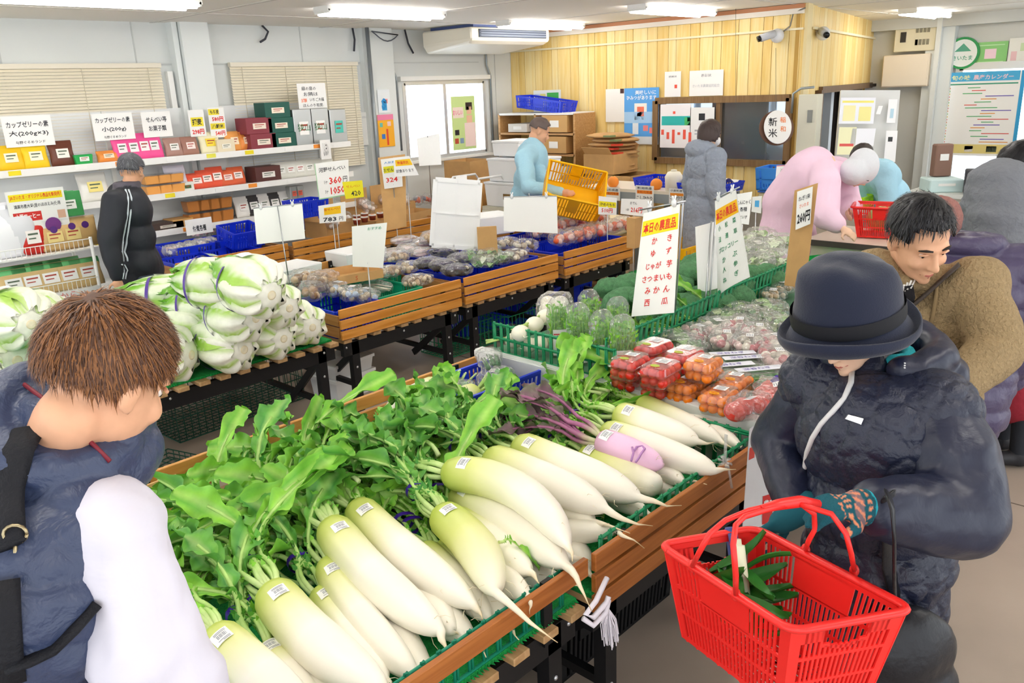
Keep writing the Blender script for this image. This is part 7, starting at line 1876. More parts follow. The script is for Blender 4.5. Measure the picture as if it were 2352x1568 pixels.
# red lettered notice of the day
Q = DQ((1478,490,3.62),(1562,468,3.42),(1548,718,3.5),(1450,727,3.72))
t = sheet_sign('paper_sign','white paper sign with red lettering hanging in front of the broccoli','sign',Q,[('本日の農直品',.5,.155,.86,.1,RD,.02)] + [(a,u,v,None,.066,RD,.012) for a,u,v in (('か',.42,.29),('き',.8,.29),('ゆ',.42,.41),('ず',.8,.41),('じゃが',.46,.53),('芋',.84,.53),('さつまいも',.56,.65),('み',.38,.765),('か',.6,.765),('ん',.82,.765),('西',.4,.88),('瓜',.8,.88))],bands=[(.02,.08,.98,.225,'#f7e51d')],curl=.012)
pole(t,dep(1569,462,3.44),pz(1546,775,.745),.0045,[dep(1470,482,3.63),dep(1575,462,3.41)],[dep(1492,478,3.6),dep(1548,466,3.44)])
# green lettered notice
Q = DQ((1642,462,4.25),(1690,436,4.0),(1722,636,4.05),(1649,680,4.3))
t = sheet_sign('paper_sign','white paper sign with green lettering and orange-yellow heading','sign',Q,[('本日の農直品',.5,.175,.86,.1,RD,.02)] + [(a,u,v,None,.06,GR_,.012) for a,u,v in (('小',.2,.31),('松',.5,.31),('菜',.8,.31),('法',.2,.43),('連',.5,.43),('草',.8,.43),('ブロッコリー',.5,.55),('か',.35,.67),('ぶ',.72,.67),('人',.35,.78),('参',.72,.78),('ね',.35,.89),('ぎ',.72,.89))],bands=[(.02,.1,.98,.25,'#fbc216')],curl=.02)
pole(t,dep(1643,500,4.28),pz(1626,745,.745),.005,[dep(1640,458,4.27),dep(1698,430,3.98)],[dep(1650,455,4.2),dep(1682,438,4.05)])
t = sheet_sign('paper_sign','blank white sheet hanging left behind the green lettered sign','sign',DQ((1597,521,4.3),(1645,508,4.32),(1648,662,4.36),(1603,672,4.36)),curl=.01)
pole(t,dep(1634,508,4.3),pz(1616,752,.745),.005)
# price board of the leeks
bd = thing('price_board','tall cardboard board with the 260 price card beside the greens','sign',pz(1835,655,.745))
m = MB(); c4 = [p - bd.location for p in DQ((1826,437,4.55),(1879,420,4.5),(1850,662,4.6),(1802,655,4.65))]
m.add(c4 + [p + _f * .006 for p in c4],[(3,2,1,0),(4,5,6,7),(0,1,5,4),(1,2,6,5),(2,3,7,6),(3,0,4,7)]); m.build('cardboard',M('cardboard','#d0a56c'),bd)
sheet_sign('','','',DQ((1831,440,4.53),(1867,428,4.48),(1861,514,4.5),(1827,528,4.55)),[('ねぎ1束',.5,.22,.75,.13,BK_),('さいたま',.5,.42,.6,.1,'#e8683a'),('260円',.52,.74,.85,.3,'#15161a',.03)],parent=bd)
# blank double sheets on poles
for q,lab,pl in ((DQ((582,478,5.6),(694,467,5.6),(701,548,5.65),(590,561,5.65)),'pair of blank white sheets clipped on a pole above the cabbage heap',(dep(637,472,5.58),pz(666,660,.72))),(DQ((1157,452,5.85),(1279,450,5.85),(1281,536,5.9),(1157,530,5.9)),'pair of blank white sheets clipped on a pole above the orange nets',(dep(1215,445,5.83),pz(1226,580,.7)))):
 t = sheet_sign('blank_sign',lab,'sign',q); pole(t,pl[0],pl[1],.004,[q[0],q[1]],[q[0] * .85 + q[1] * .15,q[0] * .2 + q[1] * .8])
t = sheet_sign('blank_sign','pair of blank sheets on a pole before the sliding window','sign',DQ((957,318,7.2),(1009,306,7.2),(1014,378,7.25),(963,381,7.25))); pole(t,dep(982,312,7.18),pz(992,480,.75),.004)
t = sheet_sign('notice_board','white plastic notice board standing on the mushroom table','sign',DQ((808,520,5.2),(889,511,5.2),(880,615,5.25),(810,612,5.25)),[('おすすめ',.65,.1,.4,.07,'#3f9a78')],'#e9ece9',foot=.5)
# cards on the cracker table and shelf
t = sheet_sign('price_card','green edged card reading Kawano crackers 360 yen','sign',DQ((722,376,7.3),(800,366,7.3),(803,447,7.35),(733,459,7.35)),[('河野せんべい',.5,.2,.8,.13,BK_,.012),('1ヶ',.28,.55,.1,.1,BK_),('360',.58,.53,.38,.2,RD,.02),('円',.88,.53,.13,.16,BK_),('3ヶ',.28,.82,.1,.1,BK_),('1050',.63,.81,.45,.2,RD,.02)],bands=[(0,0,.02,1,'#9ccf9f'),(0,.97,1,1,'#9ccf9f')],foot=0.0)
t = sheet_sign('price_card','yellow handwritten 420 card on a cardboard flap','sign',DQ((786,418,7.05),(832,414,7.05),(836,452,7.1),(794,457,7.1)),[('420',.6,.72,.5,.3,BK_,.01),('せんべい',.5,.3,.7,.16,'#e8902c')],'#f5ea2a',foot=0.0)
t = sheet_sign('price_card','white 783 yen card on the near cracker carton','sign',DQ((731,473,6.75),(793,463,6.75),(795,508,6.8),(734,513,6.8)),[('783',.4,.82,.5,.24,BK_,.02),('円',.82,.82,.14,.2,BK_),('昔せんべい',.5,.28,.6,.14,'#d24a1c')],bands=[(.2,.16,.82,.56,'#fbc91a')],foot=0.0)
t = sheet_sign('price_card','white card with red 324 price on cardboard','sign',DQ((874,366,7.15),(922,360,7.15),(925,428,7.2),(883,434,7.2)),[('324',.45,.72,.6,.16,RD,.02),('人気商品',.5,.14,.7,.08,'#5a9ad6'),('おせんべい',.5,.38,.85,.12,BK_)],bands=[(.08,.26,.9,.48,'#e6e01e')],foot=0.0)
t = sheet_sign('price_card','slanted white tasting notice with yellow heading','sign',DQ((903,362,7.05),(940,358,7.05),(962,402,7.1),(906,406,7.1)),[('試食あります',.5,.72,.8,.18,'#50525c'),('数量限定',.5,.3,.6,.16,RD)],bands=[(.1,.14,.95,.46,'#fbc91a')],foot=0.0)
m = MB(); q_ = DQ((868,362,7.2),(930,354,7.2),(934,520,7.25),(884,530,7.25)); m.add(q_ + [p + _f * .006 for p in q_],[(3,2,1,0),(4,5,6,7),(0,1,5,4),(1,2,6,5),(2,3,7,6),(3,0,4,7)]); tag(m.build('cardboard_sheet',M('cardboard','#d0a56c')),'cardboard backing board behind the 324 card','cardboard')
# rice corner cards
for k,(q,tx,bn,lab) in enumerate((
 (DQ((1375,450,6.9),(1417,455,6.9),(1416,494,6.95),(1374,492,6.95)),[('ひめのもち',.5,.42,.8,.18,BK_,.01),('510円',.48,.76,.6,.26,RD,.02)],[(.02,.26,.96,.58,'#f3e41c')],'card in a clear stand reading 510 yen'),
 (DQ((1427,456,6.5),(1492,458,6.5),(1486,498,6.55),(1425,491,6.55)),[('おでん',.45,.25,.25,.18,BK_),('1袋',.25,.68,.1,.14,BK_),('216円',.58,.66,.42,.34,RD,.02)],[],'white card reading 216 yen on a cardboard stub'),
 (wall_q(1387,429,1424,461,6.932,'x'),[('山形県産',.5,.2,.8,.2,BK_),('令和元年産',.5,.48,.85,.18,'#c33a10')],[(.08,.36,.92,.6,'#fb9a2c')],'rice card with orange band, middle of the grey table'),
 (wall_q(1460,425,1501,477,6.932,'x'),[('新潟県産',.5,.12,.8,.12,BK_),('令和元年産',.5,.3,.85,.12,'#c33a10'),('こしひかり',.5,.58,.88,.2,BK_,.01)],[(.08,.22,.92,.38,'#fb9a2c')],'rice card with large lettering on the grey table edge'),
 (wall_q(1537,432,1570,469,6.932,'x'),[('小倉町産',.5,.14,.8,.14,BK_),('こしひかり',.5,.6,.88,.24,BK_,.01)],[(.08,.3,.98,.48,'#fb9a2c')],'rice card with orange band beside the grey coat'),
 (wall_q(1335,424,1356,445,6.932,'x'),[('県産',.5,.25,.6,.25,BK_)],[(.05,.45,.95,.75,'#fb9a2c')],'rice card half hidden by the yellow crate'))):
 t = sheet_sign('rice_card' if k else 'price_card',lab,'sign',q,tx,bands=bn,foot=0.0 if k < 2 else None)
 if k == 1: m = MB(); m.box(V(0,0,-.2),(.1,.08,.24)); m.build('stub',M('cardboard','#d0a56c'),t)
t = sheet_sign('price_card','white sign of konjac kinds behind the green lettered sign','sign',DQ((1690,446,5.4),(1728,440,5.4),(1720,516,5.45),(1692,512,5.45)),[('こんにゃく',.5,.3,.9,.14,BK_,.01),('各種',.5,.52,.5,.14,BK_,.01),('だいず',.5,.78,.6,.12,BK_)],foot=0.0)
t = sheet_sign('price_card','small white card with a blue picture by the grey table','sign',DQ((1728,452,5.9),(1750,450,5.9),(1748,490,5.95),(1726,486,5.95)),bands=[(.3,.25,.75,.65,'#59b0e8')],foot=.0)
t = sheet_sign('price_card','white list card with red edge standing before the scale','sign',DQ((1784,380,7.0),(1822,378,7.0),(1818,432,7.05),(1779,432,7.05)),[('お会計',.7,.4,.2,.6,'#555a60'),('はこちら',.35,.4,.2,.6,'#555a60')],bands=[(0,0,1,.04,'#e88a7c')],foot=0.0)
# ---- wall posters
PW = [
(wall_q(866,206,898,258,YL - .13,'y'),'pale blue safety poster on the second pilaster','#eef4f8',[(.3,.45,.7,.9,'#3fa4dc'),(.45,.4,.8,.6,'#f2a6ac')],[('S',.45,.62,.4,.5,'#2a8fd0',.05)]),
(wall_q(866,264,908,335,YL - .13,'y'),'orange and yellow poster with pink heading on the second pilaster','#fbb62a',[(0,0,1,.17,'#f58ab0'),(.12,.25,.3,.38,'#6fc3b4'),(.2,.6,.42,.75,'#3b78c9'),(.6,.22,.82,.36,'#f6cfd0'),(.5,.45,.62,.95,'#e8502c')],[]),
(wall_q(828,258,853,332,YL - .03,'y'),'white paper list beside the second pilaster','#f3f3ef',[],[('お知らせ',.5,.15,.7,.07,'#b9bcc2')]),
(wall_q(1035,222,1095,340,YL - .01,'y'),'green poster of a woman in pink hung on the sliding window','#cfe69a',[(.05,.2,.5,.4,'#f7e6d8'),(.52,.5,.98,.95,'#fbe3dc'),(.6,.12,.88,.26,'#3a2a26'),(.64,.2,.84,.34,'#f0c2a4'),(.1,.62,.28,.72,'#2f2b2c'),(.08,.78,.24,.88,'#c9553c'),(.3,.78,.46,.88,'#8aa7c4'),(.62,.36,.86,.5,'#f0c2a4')],[('おいしい',.25,.3,.4,.1,'#f06a9c',.02)]),
(wall_q(1225,208,1290,308,XB - .02,'x'),'white pinboard sheet with a green flyer on the yellow wall','#eff2f2',[(.5,.06,.92,.52,'#49b658'),(.25,.08,.45,.36,'#e8e48a'),(.05,.08,.24,.36,'#c7d4f0'),(.1,.5,.45,.92,'#dfe4e8')],[('いちおし',.7,.25,.36,.12,'#eef8ee',.02)]),
(wall_q(1391,205,1434,280,XB - .02,'x'),'plain white notice on the yellow wall','#f4f3ee',[(.78,.0,.98,.14,'#4a2a2c')],[]),
(wall_q(1434,203,1512,332,XB - .02,'x'),'blue poster with white clouds and a fruit on the yellow wall','#5da9ee',[(.0,.42,1,.62,'#a9d2f6'),(.3,.27,.66,.56,'#f6f3ec'),(.38,.33,.58,.5,'#f07a5c'),(.25,.62,.42,.82,'#e8f0f8'),(0,.86,1,1,'#e8eef0'),(.56,.66,.7,.76,'#f08a8a'),(.74,.7,.88,.8,'#f08a8a')],[('美味しいに',.62,.08,.6,.08,'#f2f8ff',.02),('ひみつがあります',.5,.17,.86,.08,'#f2f8ff',.02)]),
(wall_q(1527,165,1563,222,XB - .02,'x'),'white framed certificate with red seal, left of two','#f6f5f2',[(.62,.52,.78,.66,'#e0503c')],[('感謝状',.5,.2,.5,.08,'#8a8c92')]),
(wall_q(1584,163,1660,219,XB - .02,'x'),'wide white certificate above the office window','#f5f3ee',[],[('表彰状',.5,.2,.3,.12,'#a0a2a8'),('さいたま農業協同組合',.5,.6,.8,.12,'#c3c5ca')]),
(wall_q(1517,240,1585,340,XB - .06,'x'),'white poster with a teal band and red hearts in the office window','#f7f3f4',[(.05,.27,.98,.48,'#2fb7b0'),(.8,.3,.98,.48,'#4fc06a')] + [(.04 + .18 * k,.58 + .06 * (k % 2),.13 + .18 * k,.7 + .1 * (k % 3),'#f0604c') for k in range(6)] + [(.42,.16,.5,.22,'#f0604c')],[]),
(wall_q(1586,247,1638,345,XB - .06,'x'),'white flyer with a black apple emblem in the office window','#f2f2ef',[(.36,.14,.62,.3,'#2c2f33'),(.2,.52,.8,.56,'#a8acb0'),(.2,.6,.8,.64,'#c2c6ca')],[]),
(wall_q(2243,98,2310,148,XF - .03,'x'),'green square picture with pink petals above the calendar','#8fd07f',[(.3,.3,.66,.72,'#f6d7e2'),(.1,.12,.9,.16,'#c9ecbd'),(.1,.84,.9,.88,'#c9ecbd')],[]),
(wall_q(2320,88,2380,146,XF - .03,'x'),'white picture with pale blossoms at the top edge of the calendar','#f2f2ea',[(.1,.5,.3,.85,'#f0c8cc'),(.4,.2,.6,.5,'#cfe3b8')],[]),
]
for q,lab,col,bn,tx in PW: sheet_sign('poster',lab,'poster',q,tx,col,bn)
cal = [(.06,.0,.94,.11,'#4fb4e6'),(0,.0,.045,1,'#39a6de'),(.955,0,1,1,'#39a6de'),(.07,.135,.93,.15,'#3f9d80'),(.045,.86,.955,.97,'#ead98a'),(.1,.88,.22,.95,'#f3ece0'),(.4,.88,.5,.95,'#f3ece0'),(.66,.88,.78,.95,'#55604c')]
q = random.Random(4)
for k in range(20):
 v = .18 + .034 * k; u = q.uniform(.28,.6); cal.append((.06,v,.15,v + .016,('#e8a06a','#9fd08a','#f0d46a','#e88a8a')[k % 4])); cal.append((u,v,min(.9,u + q.uniform(.12,.4)),v + .01,('#58b77a','#e0605a','#58b77a','#6a5ac0','#f0a040')[k % 5]))
sheet_sign('calendar_poster','large blue edged crop calendar poster on the bright window','poster',wall_q(2160,168,2330,360,XF - .08,'x'),[('旬の味',.26,.065,.22,.06,'#f7f3b0',.02),('農産カレンダー',.64,.065,.46,.06,'#f9d6e2',.02)],'#fbfcfb',cal)
# round emblem plaque and its green rim
p = pxp(2212,122,XF - .04); t = thing('round_plaque','round green and white plaque on the far wall','plaque',p)
m = MB(); m.T = Matrix.Rotation(-PI / 2,4,'Y'); m.lathe([(.2,0),(.2,.012)],32); m.build('disc',C('#2f9a56'),t)
m = MB(); m.T = Matrix.Rotation(-PI / 2,4,'Y'); m.lathe([(.17,.012),(.17,.015)],32); d_ = m.build('face',C('#eef3ee'),t)
m = MB(); m.T = Matrix.Rotation(-PI / 2,4,'Y') @ Matrix.Rotation(-PI / 2,4,'Z'); put_text(m,'さいたま',0,-.06,w=.24,z=.017,bold=.02); m.add([V(-.1,.02,.017),V(.1,.02,.017),V(.0,.12,.017)],[(0,1,2)]); m.build('emblem',C('#5aa88a'),d_)
# round festival fan hanging by the window
p = dep(1786,292,8.1); t = thing('round_fan','round white paper fan lettered new rice hanging by the office window','fan',p)
Mf = Matrix(((-_f.x * 0 + _r.x,_u.x,-_f.x,0),(_r.y,_u.y,-_f.y,0),(_r.z,_u.z,-_f.z,0),(0,0,0,1)))
m = MB(); m.T = Mf @ Matrix.Diagonal((.82,1,1,1)); m.lathe([(.165,0),(.165,.008)],32); m.build('paper_disc',C('#f6f4ee',.7),t)
m = MB(); m.T = Mf;
for i,ch in enumerate('新米'): put_text(m,ch,-.05,.05 - .11 * i,h=.085,z=.0095,bold=.01)
m.build('lettering',C('#2b2c30'),t); m = MB(); m.T = Mf
for i,ch in enumerate('稲和'): put_text(m,ch,.05,.07 - .09 * i,h=.055,z=.0095,bold=.01)
m.build('lettering',C('#f08030'),t); m = MB(); m.T = Mf; m.lathe([(.17,-.05),(.172,-.03)],32); m.build('rim',C('#6b4a38'),t)
for x in (1690,1782):
 m = MB(); m.smooth = True; a = pz(x,20,ZC); m.tube([a,dep(x,250,8.1)],.002,5); tag(m.build('hanging_wire',C('#6a6458')),'thin dark wire hanging from the ceiling %s' % ('in front of the office window' if x < 1700 else 'down to the round fan'),'wire')
# notices on the white board in front of the doorway
wbq = DQ((1932,207,8.2),(2068,207,8.0),(2052,400,8.1),(1915,400,8.3)); t = thing('white_partition','white partition board with pinned schedules before the doorway','board',(wbq[2] + wbq[3]) / 2)
m = MB(); c4 = [p - t.location for p in wbq]; m.add(c4 + [p + _f * .03 for p in c4],[(3,2,1,0),(4,5,6,7),(0,1,5,4),(1,2,6,5),(2,3,7,6),(3,0,4,7)]); m.build('panel',C('#e3e5e4',.4),t)
for (x0,y0,x1,y1,col,bn) in ((1932,224,2012,284,'#f0f2fa',[(.05,.12,.95,.2,'#f3ea7a'),(.1,.3,.45,.9,'#f6efb4'),(.55,.35,.9,.9,'#f3eb9c')]),(1928,292,1968,355,'#f2f0c4',[(.1,.6,.9,.7,'#e2605a')]),(1958,295,2012,335,'#f2f3fa',[]),(2042,228,2062,282,'#f6f6f8',[(.3,.4,.7,.8,'#b9d8e8')]),(2036,300,2062,372,'#f4f4f6',[(.2,.2,.6,.35,'#3a3c40')]),(2018,243,2028,262,'#fafafa',[])):
 sheet_sign('','','',[dep(x,y,7.98) for x,y in ((x0,y0),(x1,y0),(x1 - 6,y1),(x0 - 6,y1))],[],col,bn,parent=t)
# ============================================================ wall shelves with packaged goods
SY = 7.36
SZ = [1.478,1.165,.845]
sh = thing('wall_shelf','long white wall shelf unit with three tiers under the blinds','shelf',(3.4,7.55,0))
for z in SZ + [.45]:
 m = MB(); m.box((0,0,z - .012),(3.96,.4,.022)); s_ = m.build('shelf_board',C('#f4f4f1',.45),sh); m = MB(); m.box((0,-.203,z - .015),(3.96,.012,.055)); m.build('price_rail',C('#f7f7f4',.4),s_)
 for k in range(9):
  m = MB(); m.box((-1.6 + .4 * k + .1 * math.sin(k * 3 + z * 9),-.211,z - .012),(.09,.003,.036)); m.build('price_tag',C(('#f6e32a','#fbfbf8','#fb9a3a','#fbfbf8','#f3ee5a')[(k + int(z * 10)) % 5],.6),s_)
m = MB(); m.box((0,.2,.95),(3.96,.012,1.9)); m.build('back_panel',C('#eceff0',.5),sh)
for x in (-1.45,-.35,.75,1.85):
 m = MB(); m.box((x,.18,.95),(.035,.03,1.9)); u = m.build('upright',C('#f0f0ec',.4),sh)
 for z in SZ: b = MB(); b.bar((x,.17,z - .03),(x,-.15,z - .03),.012,.035); b.build('bracket',C('#e6e6e2'),u)
for q_,tx,lab in ((wall_q(0,268,128,332,7.5,'y'),[('カップゼリーの素',.5,.28,.85,.2,BK_,.015),('大(200g×3)',.5,.58,.8,.2,BK_,.015),('与野ぐるめランド',.5,.86,.6,.1,BK_)],'white header card reading cup jelly mix large'),
 (wall_q(208,262,312,318,7.5,'y'),[('カップゼリーの素',.5,.25,.85,.2,BK_,.015),('小(200g)',.5,.6,.6,.2,BK_,.015),('与野ぐるめランド',.5,.88,.55,.1,BK_)],'white header card reading cup jelly mix small'),
 (wall_q(322,258,398,312,7.5,'y'),[('せんべい等',.5,.3,.7,.22,BK_,.015),('お菓子類',.5,.65,.6,.22,BK_,.015)],'white header card reading crackers and sweets')):
 sheet_sign('header_card',lab,'sign',q_,tx,'#fafaf8')
sheet_sign('price_card','card reading rolled barley 298 yen','sign',wall_q(430,253,475,312,7.5,'y'),[('押麦',.5,.45,.6,.24,BK_,.03),('298円',.5,.82,.75,.2,RD,.03)],bands=[(.12,.28,.9,.62,'#f4e23a')])
sheet_sign('price_card','card reading barley 580 and eight grain rice 540 yen','sign',wall_q(476,248,522,314,7.5,'y'),[('もち麦',.4,.14,.55,.14,BK_,.02),('580円',.55,.38,.7,.16,RD,.03),('八穀米',.5,.62,.7,.14,BK_,.02),('540円',.6,.86,.6,.16,RD,.03)],bands=[(.02,.04,.68,.24,'#f4e23a'),(.05,.52,.95,.72,'#f4e23a')])
t = sheet_sign('paper_sign','handwritten white notice above the gift boxes','sign',wall_q(681,192,752,248,7.45,'y'),[('緑の扉の',.4,.2,.5,.16,BK_),('お隣は',.45,.42,.5,.16,BK_),('試験',.2,.66,.2,.16,'#f06a2c'),('いちご大福',.65,.64,.5,.14,BK_),('ほんのり和風',.5,.86,.7,.14,BK_)])
sheet_sign('price_card','small handwritten strip hanging at the shelf end','sign',wall_q(734,322,762,364,7.3,'y'),[('しんまい',.5,.5,.5,.7,BK_)])
sheet_sign('price_card','white card reading assorted pickles on the lowest shelf rail','sign',wall_q(424,506,490,532,7.12,'y'),[('佃煮各種',.5,.62,.5,.4,BK_,.02)])
# packages
def pouch_mesh(w,h,d,mat):
 m = MB(); m.smooth = True; rings = []
 for k in range(9):
  s = k / 8; th = d / 2 * (max(.04,math.sin(PI * min(1,s * 1.15 + .02)) ** .6) if s < .86 else .05); ww = w / 2 * (1 + .03 * math.sin(9 * s))
  rings.append([V(math.copysign(abs(math.cos(a)) ** .5,math.cos(a)) * ww,math.copysign(abs(math.sin(a)) ** .8,math.sin(a)) * th,s * h) for a in [2 * PI * i / 14 for i in range(14)]])
 m.loft(rings); return m.mesh('pouch',mat)
_pm = {}
def pack(kind,x,z,w,h,d,col,lc,label,group,y=7.48,lean=.18,rz=0.0,txt=None,cat='package'):
 t = thing('food_' + kind,label,cat,(x,y,z),rz,group); t.rotation_euler = (-lean,0,rz)
 if kind == 'pouch':
  key = (w,h,d,col)
  if key not in _pm: _pm[key] = pouch_mesh(w,h,d,C(col,.35))
  inst('pouch',_pm[key],t)
 elif kind == 'box': m = MB(); m.box((0,0,h / 2),(w,d,h)); m.build('carton',C(col,.5),t,bevel=.003)
 elif kind == 'tub':
  m = MB(); m.smooth = False; m.box((0,0,h * .42),(w,d,h * .84),taper=.86); m.build('tub',C(col,.3),t,bevel=.006); m = MB(); m.box((0,0,h * .9),(w * 1.06,d * 1.06,h * .1)); m.build('lid',CLEAR2,t)
 elif kind == 'tin': m = MB(); m.box((0,0,h / 2),(w,d,h)); m.build('tin',M('tin_metal','#c4c6c4',.3,.7),t,bevel=.006)
 if lc:
  e = d / 2 + .003
  m = MB(); m.box((0,-e,h * .48),(w * .5,.002,h * .36)); lb = m.build('label',C(lc,.5),t)
  m = MB(); m.box((0,-e - .0015,h * .56),(w * .36,.001,h * .05)); m.box((-w * .05,-e - .0015,h * .44),(w * .26,.001,h * .035)); m.build('print_lines',C('#b0483c' if int(x * 100) % 2 else '#5a6a58',.6),lb)
  if txt: q = MB(); q.T = Matrix.Translation((0,-e - .002,h * .5)) @ Matrix.Rotation(PI / 2,4,'X'); put_text(q,txt,0,0,h=h * .2); q.build('print',C('#3c7a4a' if lc != '#fbe9e4' else RD),lb)
 return t
def shelf_row(tier,specs):
 for (px_,kind,w,h,d,col,lc,label,group,*tx) in specs:
  pack(kind,py(px_,400 if tier else 340,7.46).x,SZ[tier] if len(tx) < 2 else SZ[tier] + tx[1],w,h,d,col,lc,label,group,txt=tx[0] if tx else None,lean=0 if kind in ('box','tin','tub') else .22)
shelf_row(0,[(22,'pouch',.19,.2,.06,'#f4c81e','#fbf3d8','yellow jelly powder pouch at the left edge','jelly powder pouches'),(80,'pouch',.19,.2,.06,'#f6d022','#fbf3d8','yellow jelly powder pouch, second','jelly powder pouches'),(143,'pouch',.19,.21,.06,'#6b3a2a','#f6f0e8','brown and red jelly powder pouch','jelly powder pouches'),
 (186,'tub',.15,.1,.1,'#2fae58','#eef6ee','green cup pack beside the pouches','small packs'),(246,'pouch',.17,.1,.08,'#f59a4a','#fbe3c8','orange snack pack on the upper shelf','small packs'),
 (283,'pouch',.15,.22,.05,'#f0559a','#f4f2f4','pink topped snack bag, first','pink snack bags on the shelf'),(310,'pouch',.15,.22,.05,'#f0559a','#f4f2f4','pink topped snack bag, second','pink snack bags on the shelf'),(335,'pouch',.15,.23,.05,'#f0559a','#f4f2f4','pink topped snack bag, third','pink snack bags on the shelf'),(358,'pouch',.15,.23,.05,'#f0559a','#f4f2f4','pink topped snack bag, fourth','pink snack bags on the shelf'),
 (402,'pouch',.16,.17,.06,'#b08a80','#f3efec','brownish sweets pack, left','sweets packs'),(440,'pouch',.16,.17,.06,'#a87a6c','#fbe9e4','brownish sweets pack with red label','sweets packs'),(487,'pouch',.2,.2,.07,'#f2ecc8','#f4d83a','cream noodle pack with yellow label','sweets packs'),(517,'box',.18,.12,.1,'#e8dcc0','#f3efe2','beige flat pack before the gift boxes','sweets packs'),(541,'pouch',.15,.19,.09,'#f0a85c','#fbe6c8','orange rice cake pack, left','rice cake packs'),(570,'pouch',.15,.18,.09,'#f0984c','#fbe6c8','orange rice cake pack, right','rice cake packs'),
 (598,'box',.28,.15,.2,'#8c3a44','#f4e6d6','lower dark red gift box','gift boxes'),(592,'box',.28,.15,.2,'#8c3a44','#f4e6d6','upper dark red gift box','gift boxes',None,.15),(646,'box',.28,.145,.2,'#1f5a4e','#f6ead6','lowest dark green gift box','gift boxes'),(642,'box',.28,.145,.2,'#1f5a4e','#f6ead6','middle dark green gift box','gift boxes',None,.145),(638,'box',.28,.145,.2,'#1f5a4e','#f6ead6','top dark green gift box','gift boxes',None,.29),
 (693,'tin',.22,.36,.2,'#c4c6c4','#fbfbf8','tall silver tin with green brush lettering, left','tall silver tins','狭山'),(731,'tin',.22,.36,.2,'#c4c6c4','#fbfbf8','tall silver tin with green brush lettering, right','tall silver tins','狭山'),(773,'tin',.2,.34,.2,'#c4c6c4','#56c8b8','tall tin with turquoise label at the shelf end','tall silver tins')])
shelf_row(1,[(213,'pouch',.24,.24,.1,'#f2f0ea','#f3e28a','white dotted snack bag beside the black jacket','middle shelf packs')] + [(345 + 28 * (k % 3),'tub',.14,.09,.12,'#eda95c',None,'orange fried bean tub, %s' % ('left','middle','right','upper left','upper middle','upper right')[k],'orange bean tubs',None,.09 * (k // 3)) for k in range(6)]
 + [(408,'pouch',.2,.24,.06,'#e9e6f2','#c9bcd8','pale violet rice cracker bag','middle shelf packs'),(424,'box',.12,.08,.1,'#e8ece6','#2f6a3c','small box with dark green label','middle shelf packs')]
 + [(450 + 24 * k,'pouch',.17,.15 + .02 * (k % 3),.09,'#f0654a' if k < 3 else '#e8704a','#fbe9e4','red orange noodle pack, %s of the row' % ORD[k],'red noodle packs') for k in range(5)]
 + [(607,'box',.28,.15,.2,'#5b3430','#f0ece6','dark brown confectionery box','middle shelf packs')] + [(648 + 22 * k,'pouch',.16,.17,.07,'#e4e4dc','#f6f6f2','clear bean pack, %s after the brown box' % ORD[k],'clear bean packs') for k in range(6)])
shelf_row(2,[(358,'box',.3,.07,.2,'#4a3a34','#d8ccc4','dark flat pack beside the black jacket','lower shelf packs'),(395,'box',.2,.08,.2,'#c99a5c',None,'low cardboard tray of tubs','lower shelf packs')] + [(432 + 24 * (k % 4),'tub',.15,.12,.13,'#b9783c',None,'brown miso tub, %s layer, %s' % (('lower','upper')[k // 4],('first','second','third','fourth')[k % 4]),'brown miso tubs',None,.12 * (k // 4)) for k in range(8)]
 + [(552 + 25 * k,'pouch',.17,.2,.04,'#3c3a3c' if k % 2 else '#eceae6','#f4f2ee','seaweed pack with brush lettering, %s from the tubs' % ORD[k],'seaweed packs') for k in range(5)] + [(668 + 14 * k,'tin',.09,.14,.09,'#eee','#f0604a','small jar with red lid, %s' % ('left','right')[k],'red lidded jars',None,.1) for k in range(2)])
# wire rack at the left edge
RY = 6.0
z1,z2 = py(100,588,RY).z,py(120,678,RY).z
rx0,rx1 = py(0,600,RY).x - .35,py(215,580,RY).x
rk = thing('wire_rack','white wire rack with tea pouches and green snack packs at the left edge','rack',((rx0 + rx1) / 2,RY + .2,0))
wr_ = rx1 - rx0; WH = C('#f3f3f1',.4)
for z in (z1,z2,.35):
 m = MB(); m.box((0,0,z),(wr_,.38,.01)); b = m.build('rack_shelf',WH,rk)
 for k in range(int(wr_ / .03)):
  w = MB(); w.tube([(-wr_ / 2 + .03 * k,-.2,z),(-wr_ / 2 + .03 * k,-.2,z + .07)],.0022,5); w.build('rail_wire',WH,b)
 w = MB(); w.tube([(-wr_ / 2,-.2,z + .07),(wr_ / 2,-.2,z + .07)],.0035,6); w.build('rail_wire',WH,b)
m = MB(); m.box((0,-.205,z2 - .02),(wr_,.006,.06)); b = m.build('front_board',C('#eceeee'),rk)
for x in (-wr_ / 2,wr_ / 2):
 for y in (-.19,.19): m = MB(); m.smooth = True; m.tube([(x,y,0),(x,y,z1 + .08)],.012,8); m.build('post',WH,rk)
tx = MB(); tx.T = Matrix.Translation((.1,-.21,z2 - .02)) @ Matrix.Rotation(PI / 2,4,'X'); put_text(tx,'おいしいおから',0,0,w=.4); tx.build('lettering',C('#e07a72'),b)
def rx(px_,y_): return py(px_,y_,RY + .1).x
